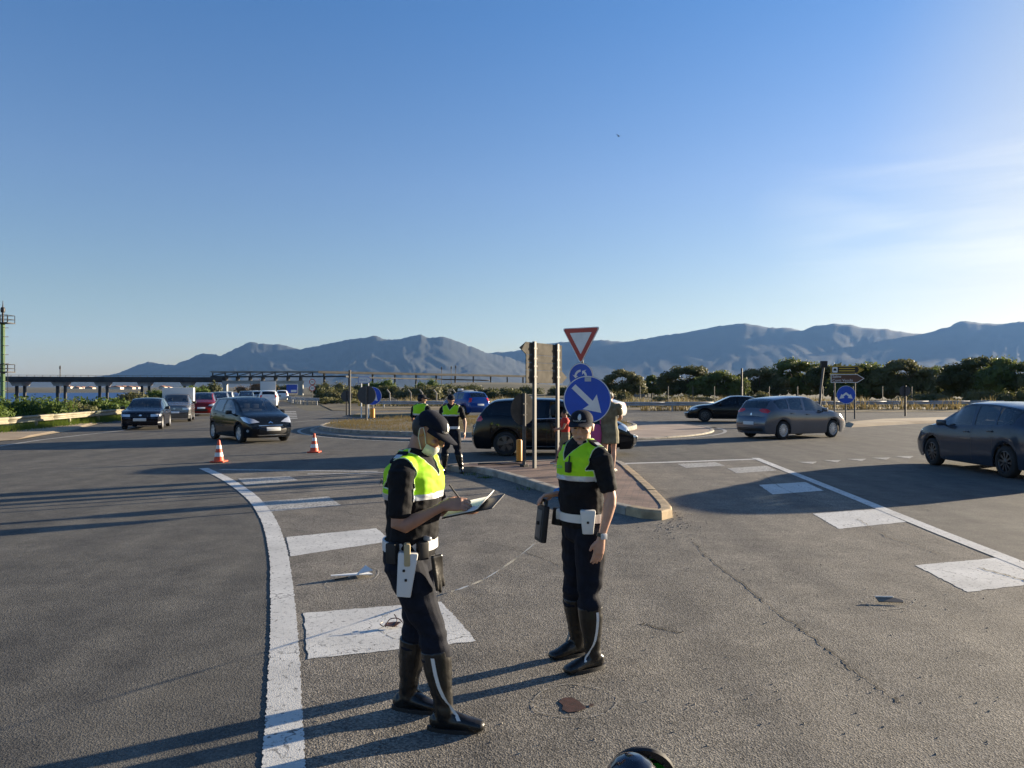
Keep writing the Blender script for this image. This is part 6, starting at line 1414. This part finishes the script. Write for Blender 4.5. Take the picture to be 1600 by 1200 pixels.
# tall dry grass and weeds (uncountable)
def grass(name, label, spots, m_, hmin, hmax, seed, wd=.03):
    rs = np.random.RandomState(seed); vs_, fs = [], []
    for (x0, x1, d0, d1, n) in spots:
        dd = rs.uniform(d0, d1, n); px = rs.uniform(x0, x1, n); cl = np.sin(px * .09) * .3 + np.sin(px * .31 + dd) * .25 + .8
        for d, p, c_ in zip(dd, px, cl):
            x = X(p, d); h = rs.uniform(hmin, hmax) * c_; lx, ly = rs.normal(0, .22, 2) * h; a = rs.uniform(0, 3.14); ux, uy = math.cos(a) * wd, math.sin(a) * wd; b0 = len(vs_)
            vs_ += [(x - ux, d - uy, 0), (x + ux, d + uy, 0), (x + lx * .4 + ux * .7, d + ly * .4 + uy * .7, h * .6), (x + lx * .4 - ux * .7, d + ly * .4 - uy * .7, h * .6), (x + lx, d + ly, h)]
            fs += [(b0, b0 + 1, b0 + 2, b0 + 3), (b0 + 3, b0 + 2, b0 + 4)]
    o = pyobj(name, vs_, fs, m_); o['kind'] = 'stuff'; o['label'] = label; return o
grass('dry_grass', 'tall dry grass along the right verge', [(950, 1620, 66, 82, 9000), (560, 960, 70, 86, 4500), (1000, 1600, 59.5, 61, 1500)], M_L4, .25, .95, 5, .035)
grass('dry_grass', 'straw coloured weeds under the left guard rail', [(-60, 215, 31.5, 44, 0)], M_L4, .15, .4, 6)
rs = np.random.RandomState(9); vs_, fs = [], []
path = [(X(-150, 26), 26), (X(0, 30.5), 30.5), (X(100, 36.2), 36.2), (X(205, 44.6), 44.6)]
for k in range(5200):
    i = rs.randint(0, 3); t = rs.rand(); x = path[i][0] + (path[i + 1][0] - path[i][0]) * t + rs.normal(0, .35) - .15; y = path[i][1] + (path[i + 1][1] - path[i][1]) * t + rs.normal(0, .3); h = rs.uniform(.08, .42); lx, ly = rs.normal(0, .12, 2); b0 = len(vs_)
    vs_ += [(x - .015, y, 0), (x + .015, y, 0), (x + lx, y + ly, h)]; fs.append((b0, b0 + 1, b0 + 2))
o = pyobj('verge_weeds', vs_, fs, M_L1); o['kind'] = 'stuff'; o['label'] = 'green weeds growing under the left guard rail'
vs_, fs = [], []
for k in range(9000):
    a = rs.uniform(0, 6.283); r_ = 6.9 * math.sqrt(rs.rand()); x, y = c2.x + math.cos(a) * r_, c2.y + math.sin(a) * r_; h = rs.uniform(.03, .16) * (1.0 + .8 * math.sin(x * 1.3) * math.cos(y * .9)); lx, ly = rs.normal(0, .05, 2); z0 = .2 + .16 * (1 - (r_ / 7.05) ** 2); b0 = len(vs_)
    vs_ += [(x - .012, y, z0), (x + .012, y, z0), (x + lx, y + ly, z0 + max(.02, h))]; fs.append((b0, b0 + 1, b0 + 2))
o = pyobj('roundabout_grass', vs_, fs, M_L4); o['kind'] = 'stuff'; o['label'] = 'short dry grass on the roundabout'
vs_, fs = [], []
for (cx_, cy_, n_) in ((G(757, 745).x, 15.2, 60), (G(735, 741).x, 15.75, 30), (G(820, 763).x, 13.5, 25), (G(1010, 800).x - .15, 10.9, 0)):
    for k in range(n_):
        x, y = cx_ + rs.normal(0, .09), cy_ + rs.normal(0, .05) - .03; h = rs.uniform(.02, .09); b0 = len(vs_); lx, ly = rs.normal(0, .05, 2)
        vs_ += [(x - .006, y, 0), (x + .006, y, 0), (x + lx, y + ly, h)]; fs.append((b0, b0 + 1, b0 + 2))
o = pyobj('kerb_weeds', vs_, fs, M_L1); o['kind'] = 'stuff'; o['label'] = 'small weeds growing along the island kerb'

# ------------------------------------------------------------------ viaduct, gantry, mast, far buildings
vd = empty('viaduct', (0, 0, 0)); tag(vd, 'long concrete viaduct on paired piers crossing the lagoon at the left', 'viaduct')
A, B = Vector((X(12, 205), 205, 0)), Vector((X(352, 222), 222, 0)); dv = (B - A).normalized(); nv_ = Vector((-dv.y, dv.x, 0)); Lv = (B - A).length; Mv = Matrix.Translation(A) @ Matrix.Rotation(math.atan2(dv.y, dv.x), 4, 'Z')
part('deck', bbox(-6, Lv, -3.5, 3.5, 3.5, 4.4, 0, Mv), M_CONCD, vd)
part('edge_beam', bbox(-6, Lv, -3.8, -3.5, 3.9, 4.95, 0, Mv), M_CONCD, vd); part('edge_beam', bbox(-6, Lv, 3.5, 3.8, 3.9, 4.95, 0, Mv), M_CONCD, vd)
part('hand_rail', bbox(-6, Lv, -3.7, -3.62, 5.3, 5.38, 0, Mv), M_GALV, vd)
for k in range(31): part('rail_post', bbox(Lv * k / 30 - .05, Lv * k / 30 + .05, -3.72, -3.6, 4.95, 5.35, 0, Mv), M_GALV, vd)
for px in (31, 91, 155, 221, 290):
    t = (px - 12) / (352 - 12) * Lv; pr_ = empty('pier', A + dv * t); pr_.parent = vd; pr_.rotation_euler = (0, 0, math.atan2(dv.y, dv.x))
    part('crosshead', plate([(-1.9, 3.5), (-1.3, 2.4), (1.3, 2.4), (1.9, 3.5)], 5.6, Matrix.Translation((0, -2.8, 0))), M_CONC, pr_)
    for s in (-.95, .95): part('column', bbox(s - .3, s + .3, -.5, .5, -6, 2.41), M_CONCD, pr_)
gt = empty('pipe_gantry', (0, 0, 0)); tag(gt, 'pale portal gantry carrying pipes across the road under the mountains', 'gantry')
gy = 190; gx0, gx1 = X(352, gy), X(470, gy); MG = M_CONC
for x in (gx0, gx1):
    part('column', bbox(x - .55, x + .55, gy - .5, gy + .5, -1, 3.1), mat('pale_concrete', (.36, .37, .36), .8, var=.15, vscale=.5), gt)
part('cross_beam', bbox(gx0 - .6, gx1 + .6, gy - .6, gy + .6, 2.9, 3.7), mat('pale_concrete', (.36, .37, .36), .8), gt)
gx2 = X(850, gy + 60)
def deck(x0, y0, z0, x1, y1, z1, th, nm, m_): 
    bm = bmesh.new(); v = [bm.verts.new(c) for c in ((x0, y0 - 2, z0), (x1, y1 - 2, z1), (x1, y1 + 2, z1), (x0, y0 + 2, z0), (x0, y0 - 2, z0 + th), (x1, y1 - 2, z1 + th), (x1, y1 + 2, z1 + th), (x0, y0 + 2, z0 + th))]
    for f in ((0, 3, 2, 1), (4, 5, 6, 7), (0, 1, 5, 4), (1, 2, 6, 5), (2, 3, 7, 6), (3, 0, 4, 7)): bm.faces.new([v[i] for i in f])
    return part(nm, bm, m_, gt)
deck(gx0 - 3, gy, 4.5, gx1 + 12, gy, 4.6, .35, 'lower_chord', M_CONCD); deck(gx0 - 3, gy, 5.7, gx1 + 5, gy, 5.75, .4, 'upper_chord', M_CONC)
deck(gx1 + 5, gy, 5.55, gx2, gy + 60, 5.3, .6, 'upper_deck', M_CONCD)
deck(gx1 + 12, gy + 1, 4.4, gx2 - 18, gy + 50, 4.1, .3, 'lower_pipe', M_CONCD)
for k in range(9):
    x = gx0 - 2.5 + k * (gx1 - gx0 + 6) / 8; part('strut', bbox(x - .12, x + .12, gy - 1.9, gy - 1.6, 4.8, 5.75), M_DARKM, gt)
    if k < 8: part('brace', tubebm([(x, gy - 1.7, 4.85), (x + (gx1 - gx0 + 6) / 8, gy - 1.7, 5.7)], .1, 5), M_DARKM, gt)
for k in range(12):
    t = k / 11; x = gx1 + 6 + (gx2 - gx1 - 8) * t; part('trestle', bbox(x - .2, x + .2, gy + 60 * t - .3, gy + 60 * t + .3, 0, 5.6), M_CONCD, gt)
for k in range(7): part('pipe_support', bbox(gx0 - .4, gx0 + .4, gy - .9, gy + .9, 3.69, 4.52), M_DARKM, gt) if k == 0 else part('pipe_support', bbox(gx0 + k * (gx1 - gx0) / 6 - .2, gx0 + k * (gx1 - gx0) / 6 + .2, gy - .9, gy + .9, 3.69, 4.52), M_DARKM, gt)
ms = empty('signal_mast', (X(4.5, 100), 100, -2)); tag(ms, 'green steel mast with two railed platforms and a ladder at the left edge', 'mast'); MGn = mat('mast_green', (.10, .19, .07), .5, var=.25, vscale=1)
part('shaft', tubebm([(0, 0, 0), (0, 0, 12.6)], .27, 14), MGn, ms, True); part('shaft', tubebm([(-.5, .4, 0), (-.5, .4, 12.6)], .11, 10), mat('mast_dark', (.02, .04, .02), .5), ms, True)
part('tip', tubebm([(0, 0, 12.6), (0, 0, 14.2), (0, 0, 15.6)], [.16, .12, .03], 8), M_DARKM, ms, True); part('lantern', lathebm([(.25, 14.0), (.28, 14.2), (.28, 14.5), (.2, 14.7)], 12), M_DARKM, ms, True)
for z in (12.5, 5.9):
    pf = part('platform', bbox(-.9, 1.15, -.8, .8, z, z + .14), M_DARKM, ms)
    for zz in (.55, 1.1): part('hand_rail', tubebm([(-.85, -.75, z + zz), (1.1, -.75, z + zz), (1.1, .75, z + zz), (-.85, .75, z + zz)], .045, 6), M_DARKM, pf)
    for x, y in ((-.85, -.75), (.15, -.75), (1.1, -.75), (1.1, .75), (.15, .75), (-.85, .75)): part('rail_post', tubebm([(x, y, z), (x, y, z + 1.1)], .045, 6), M_DARKM, pf)
ld = part('ladder', tubebm([(.55, -.45, 0), (.55, -.45, 12.6)], .035, 5), M_DARKM, ms); part('ladder', tubebm([(.95, -.45, 0), (.95, -.45, 5.9)], .035, 5), M_DARKM, ms)
for k in range(10): part('cage_hoop', tubebm([(.30, -.55, 1.1 + k * 1.2), (.80, -.85, 1.1 + k * 1.2), (.95, -.3, 1.1 + k * 1.2), (.4, -.2, 1.1 + k * 1.2)], .04, 5), M_DARKM, ms)
rk = empty('pipe_rack', (X(1022, 135), 135, 0)); tag(rk, 'grey steel pipe rack with pale standing tanks between the pines', 'pipe rack')
part('roof', bbox(-6, 5, -2, 2, 2.95, 3.15), M_GALV, rk); part('shed_wall', bbox(-5.8, -2, -1.9, 1.9, 0, 1.9), M_CONC, rk)
for k in range(6): part('column', bbox(-1.6 + k * 1.1, -1.45 + k * 1.1, -2.1, -1.9, 0, 2.95), M_DARKM, rk)
for x, z0, z1, r_ in ((1.6, 1.2, 2.6, .22), (2.6, .9, 2.5, .18), (3.9, 1.3, 3.9, .33), (0.2, 1.0, 2.3, .15)): part('tank', lathebm([(0, z0 - .1), (r_, z0), (r_, z1), (0, z1 + .15)], 12, Matrix.Translation((x, -2.5, 0))), M_SWHITE, rk, True); part('tank_leg', bbox(x - .05, x + .05, -2.55, -2.45, 0, z0), M_DARKM, rk)
hut = empty('hut', (X(1462, 120), 120, 0)); tag(hut, 'pale flat roofed hut half hidden among the right pines', 'hut'); part('wall', bbox(-1.8, 1.8, -1.5, 1.5, 0, 3.2), M_CONC, hut); part('roof', bbox(-2.1, 2.1, -1.8, 1.8, 3.2, 3.4), M_SWHITE, hut); part('door', bbox(-.4, .4, -1.53, -1.49, 0, 2.0), M_DARKM, hut)
rs = np.random.RandomState(4); MW = [mat('house_wall_a', (.6, .56, .5), .9), mat('house_wall_b', (.5, .42, .34), .9)]; MR = mat('tile_roof', (.28, .14, .09), .9)
for k, px in enumerate((108, 121, 130, 141, 172, 178, 183, 188, 194, 203, 212, 255, 262)):
    d = 900 + rs.uniform(-40, 260); hs = empty('far_house', (X(px, d), d, -.6)); tag(hs, 'tiny pale house on the far shore of the lagoon', 'house', 'tiny houses on the far shore'); w_, h = rs.uniform(3, 6), rs.uniform(2.6, 4.2)
    part('wall', bbox(-w_, w_, -4, 4, -2, h), MW[k % 2], hs); part('roof', plate([(-w_ - .4, h), (w_ + .4, h), (0, h + 1.6)], 8.6, Matrix.Translation((0, -4.3, 0))), MR, hs)
for px, py, d, h in ((94, 571, 240, 3.6), (690, 573, 300, 4.0), (705, 572, 300, 4.5), (712, 571, 300, 4.7)):
    o = empty('antenna', (X(px, d), d, 0)); tag(o, {94: 'thin aerial rising above the viaduct deck at the left'}.get(px, 'thin pale aerial in the cluster right of the big round bush'), 'antenna', None if px == 94 else 'aerial cluster'); zt = CAMH + (606 - py) / 1160 * d
    part('rod', tubebm([(0, 0, 0), (0, 0, zt)], .14, 6), M_GALV, o); part('head', bbox(-.25, .25, -.1, .1, zt - 1.2, zt - .3), M_GALV, o)

# ------------------------------------------------------------------ cones, debris, helmet, bird
M_CO = mat('cone_orange', (.62, .075, .025), .55, var=.08, vscale=8); M_CW = mat('cone_white', (.66, .66, .64), .5)
def cone(loc, label):
    r = empty('traffic_cone', loc); tag(r, label, 'traffic cone', 'cones closing the lane'); rad = lambda z: .125 - (.125 - .028) * (z - .03) / .51
    part('base', bbox(-.17, .17, -.17, .17, 0, .035, .015), M_CO, r, True)
    zz = [.03, .14, .24, .33, .42, .47, .54]; 
    for i, (z0, z1) in enumerate(zip(zz, zz[1:])):
        if i in (1, 3): part('white_band', lathebm([(rad(z0) + .002, z0), (rad(z1) + .002, z1)], 24), M_CW, r, True)
        else: part('body', lathebm([(rad(z0), z0), (rad(z1), z1)] + ([(rad(z1) * .6, z1 + .008)] if i == 5 else []), 24), M_CO, r, True)
    return r
p = G(342, 722); cone((p.x, p.y, .004), 'orange and white cone at the tip of the curved white line'); p = G(491, 707); cone((p.x, p.y, .004), 'orange and white cone right of the black small hatchback')
M_CHALK = mat('chalk', (.31, .295, .262), .95, var=.5, vscale=30)
def chalk(pix, seed, wd=.010, closed=True):
    rnd = random.Random(seed); pts = smooth_path([G(*p) for p in pix] + ([G(*pix[0])] if closed else []), 12); seg = []; k = 0
    while k < len(pts) - 2:                                    # broken chalk strokes
        n_ = rnd.randint(2, 7); s = pts[k:k + n_ + 1]
        if len(s) > 1: strip(s, [wd * rnd.uniform(.35, 1) for _ in s], .0072, 'chalk_stroke', M_CHALK, gore)
        k += n_ + rnd.randint(0, 2)
chalk([(832, 1098), (850, 1080), (890, 1070), (935, 1077), (965, 1090), (955, 1110), (920, 1122), (870, 1120), (838, 1112)], 1)
chalk([(1345, 940), (1365, 932), (1400, 933), (1428, 940), (1415, 950), (1375, 953)], 2)
chalk([(508, 913), (530, 900), (560, 889), (590, 890), (585, 905), (550, 915), (520, 920)], 3, .010)
chalk([(590, 985), (612, 978), (640, 990), (620, 1000)], 4, .010)
bm_pts = [(873, 1098), (880, 1092), (893, 1091), (904, 1097), (912, 1104), (916, 1108), (905, 1113), (888, 1115), (878, 1110), (880, 1104)]
ground_poly('dried_stain', [G(*p) for p in bm_pts], .0075, mat('dried_stain', (.045, .014, .009), .7, var=.4, vscale=20), gore)
ground_poly('dried_stain', [G(921, 1102), G(928, 1101), G(927, 1105), G(920, 1106)], .0075, mat('dried_stain', (.045, .014, .009), .7), gore)
pb = G(550, 904); br = empty('fairing_splinter', (pb.x, pb.y, .008), R(14)); tag(br, 'long white broken fairing splinter lying between two painted bars', 'broken panel'); MP = mat('white_plastic', (.72, .72, .7), .35)
def shard(pts, z0, th, lift):
    bm = bmesh.new(); lo_ = [bm.verts.new((x, y, z0 + lift(x, y))) for x, y in pts]; hi_ = [bm.verts.new((x, y, z0 + th + lift(x, y))) for x, y in pts]; bm.faces.new(lo_[::-1]); bm.faces.new(hi_); n = len(pts)
    for i in range(n): bm.faces.new((lo_[i], lo_[(i + 1) % n], hi_[(i + 1) % n], hi_[i]))
    return bm
part('blade', shard([(-.20, -.07), (-.06, -.05), (.07, -.03), (.20, .0), (.15, .14), (.02, .06), (-.12, .0), (-.20, -.03)], 0, .006, lambda x, y: .03 - .05 * x - .06 * y), MP, br); part('fin', shard([(.04, -.02), (.20, .0), (.13, .035), (.05, .0)], 0, .006, lambda x, y: .03 + .9 * max(0, x - .05) * (1 if y > .01 else .2)), MP, br); part('dark_edge', shard([(-.165, -.052), (-.04, -.038), (-.04, -.032), (-.165, -.046)], 0, .012, lambda x, y: .012 + .08 * x), M_BLACK, br)
pb = G(1390, 943); b2_ = empty('plastic_fragment', (pb.x, pb.y, .006), R(-6)); tag(b2_, 'small grey broken piece lying in a chalk ring on the right', 'broken panel'); part('shell', shard([(-.10, -.03), (.10, -.03), (.11, .01), (.05, .05), (-.10, .045)], 0, .006, lambda x, y: .012 + .2 * (y + .03)), mat('brown_plastic', (.14, .10, .06), .5), b2_); part('pale_rim', shard([(-.10, .045), (.05, .05), (.055, .058), (-.10, .053)], 0, .012, lambda x, y: .03), MP, b2_)
pb = G(612, 982); gl_ = empty('twisted_fragment', (pb.x, pb.y, .007), R(20)); tag(gl_, 'small brown twisted broken piece lying on the big painted bar', 'debris'); MB_ = mat('brown_tortoise', (.075, .032, .018), .4)
part('shell', shard([(-.06, -.02), (.02, -.03), (.07, .0), (.03, .03), (-.04, .025)], 0, .008, lambda x, y: .006 + .25 * abs(x) + .2 * (y + .03)), MB_, gl_)
for q in (((-.05, 0, .01), (-.01, .03, .055), (.05, .02, .06), (.085, .0, .03)), ((.0, -.02, .01), (.04, -.01, .05), (.03, .05, .085)), ((-.06, .01, .01), (-.085, .02, .03), (-.06, .05, .035))): obj('bent_wire', tubebm(smooth_path([Vector(p) for p in q], 5), .004, 6), MB_, gl_)
hl = empty('helmet', (X(990, 3.13), 3.13, .003)); hl.rotation_euler = (0, 0, R(28)); tag(hl, 'black motorcycle helmet with a raised green visor at the bottom edge of the picture', 'helmet')
bm = bmesh.new(); ball(bm, (0, 0, .16), (.12, .14, .14)); rloft(bm, [(Vector((0, .02, .05)), .112, .125), (Vector((0, .01, .10)), .118, .135)], 20); hb2 = bake(bm, .006, 4)
for v in hb2.verts: v.co.z = max(v.co.z, .0)
obj('shell', hb2, mat('helmet_black', (.008, .010, .018), .18, coat=1.0), hl, angle=180)
Mv2 = Matrix.Rotation(R(-28), 4, 'Z') @ Matrix.Translation((.055, .13, .125)) @ Matrix.Rotation(R(14), 4, 'X')
MGr = mat('green_visor', (.010, .30, .03), .3, coat=.5)
bm = bmesh.new(); ry = lambda t: Matrix.Rotation(R(90), 4, 'X')
lathe(bm, [(.118, 0), (.150, 0), (.156, -.012), (.150, -.03), (.118, -.02)], 40, Mv2 @ ry(0), cap=False); obj('visor_frame', bm, M_BLACK, hl, recalc=True, angle=40)
bm = bmesh.new(); lathe(bm, [(.122, -.008), (.10, -.045), (.06, -.07), (0, -.08)], 40, Mv2 @ ry(0), cap=False); obj('green_panel', bm, MGr, hl, recalc=True, angle=60)
for an_ in (40, 75, 110):
    q = R(an_); obj('visor_rib', tubebm([Mv2 @ Vector((.125 * math.cos(q), -.006, .125 * math.sin(q))), Mv2 @ Vector((.10 * math.cos(q), .038, .10 * math.sin(q))), Mv2 @ Vector((.05 * math.cos(q), .066, .05 * math.sin(q)))], .006, 6), M_BLACK, hl)
obj('hinge', bbox(-.022, .022, -.008, .008, -.010, .010, .004, Mv2 @ Matrix.Translation((-.07, -.01, .115)) @ Matrix.Rotation(R(-30), 4, 'Y')), M_REFL, hl)
# loose grit (uncountable)
rs = np.random.RandomState(12); vs_, fs = [], []
def grit(px, py, s):
    p = G(px, py); b0 = len(vs_); a = rs.uniform(0, 6.28)
    for k in range(3): vs_.append((p.x + s * math.cos(a + 2.1 * k), p.y + s * math.sin(a + 2.1 * k), .004))
    vs_.append((p.x, p.y, .004 + s * .9)); fs.extend([(b0, b0 + 1, b0 + 3), (b0 + 1, b0 + 2, b0 + 3), (b0 + 2, b0, b0 + 3)])
for k in range(420): grit(rs.uniform(480, 1560), 740 + 440 * rs.rand() ** 1.5, rs.uniform(.003, .009))
for k in range(140): grit(1055 + rs.normal(0, 22), 822 + rs.normal(0, 9), rs.uniform(.004, .014))
for k in range(120): t = rs.rand(); grit(985 + 75 * t + abs(rs.normal(0, 7)), 735 + 78 * t + rs.normal(0, 2), rs.uniform(.004, .014))
for k in range(90): grit(rs.uniform(370, 560), rs.uniform(708, 728), rs.uniform(.005, .012))
o = pyobj('loose_grit', vs_, fs, mat('grit', (.10, .09, .075), .9, col2=(.36, .33, .28), vscale=60)); o['kind'] = 'stuff'; o['label'] = 'loose grit and glass crumbs on the asphalt'
ob = G(760, 728, KH); br2 = empty('torn_cable', (G(785, 735).x, 16.6, KH)); tag(br2, 'short black torn cable lying on the brick paving beside the posts', 'cable'); obj('sheath', tubebm([(-.55, 0, .015), (-.3, .03, .02), (0, -.02, .015), (.3, .02, .02), (.5, -.06, .015)], .018, 8), M_BLACK, br2)
pb = P(967, 213, 70); bd_ = empty('bird', pb, R(30)); tag(bd_, 'tiny dark bird gliding high in the blue sky', 'bird')
bm = bmesh.new(); rloft(bm, [(Vector((0, -.14, 0)), .012, .012), (Vector((0, -.05, 0)), .035, .03), (Vector((0, .06, 0)), .028, .025), (Vector((0, .18, 0)), .03, .006)], 8); obj('body', bm, M_BLACK, bd_, recalc=True)
for s in (-1, 1): pyobj('wing', [(s * .02, -.06, .01), (s * .16, -.09, .09), (s * .34, .02, .14), (s * .16, .03, .085), (s * .02, .06, .01)], [(0, 1, 2, 3, 4)], M_BLACK, bd_)

# green grass among the dry stalks
grass('green_grass', 'green grass and weeds along the right verge', [(950, 1620, 66, 84, 6000), (560, 960, 70, 86, 3500)], M_L5, .2, .8, 15, .04)
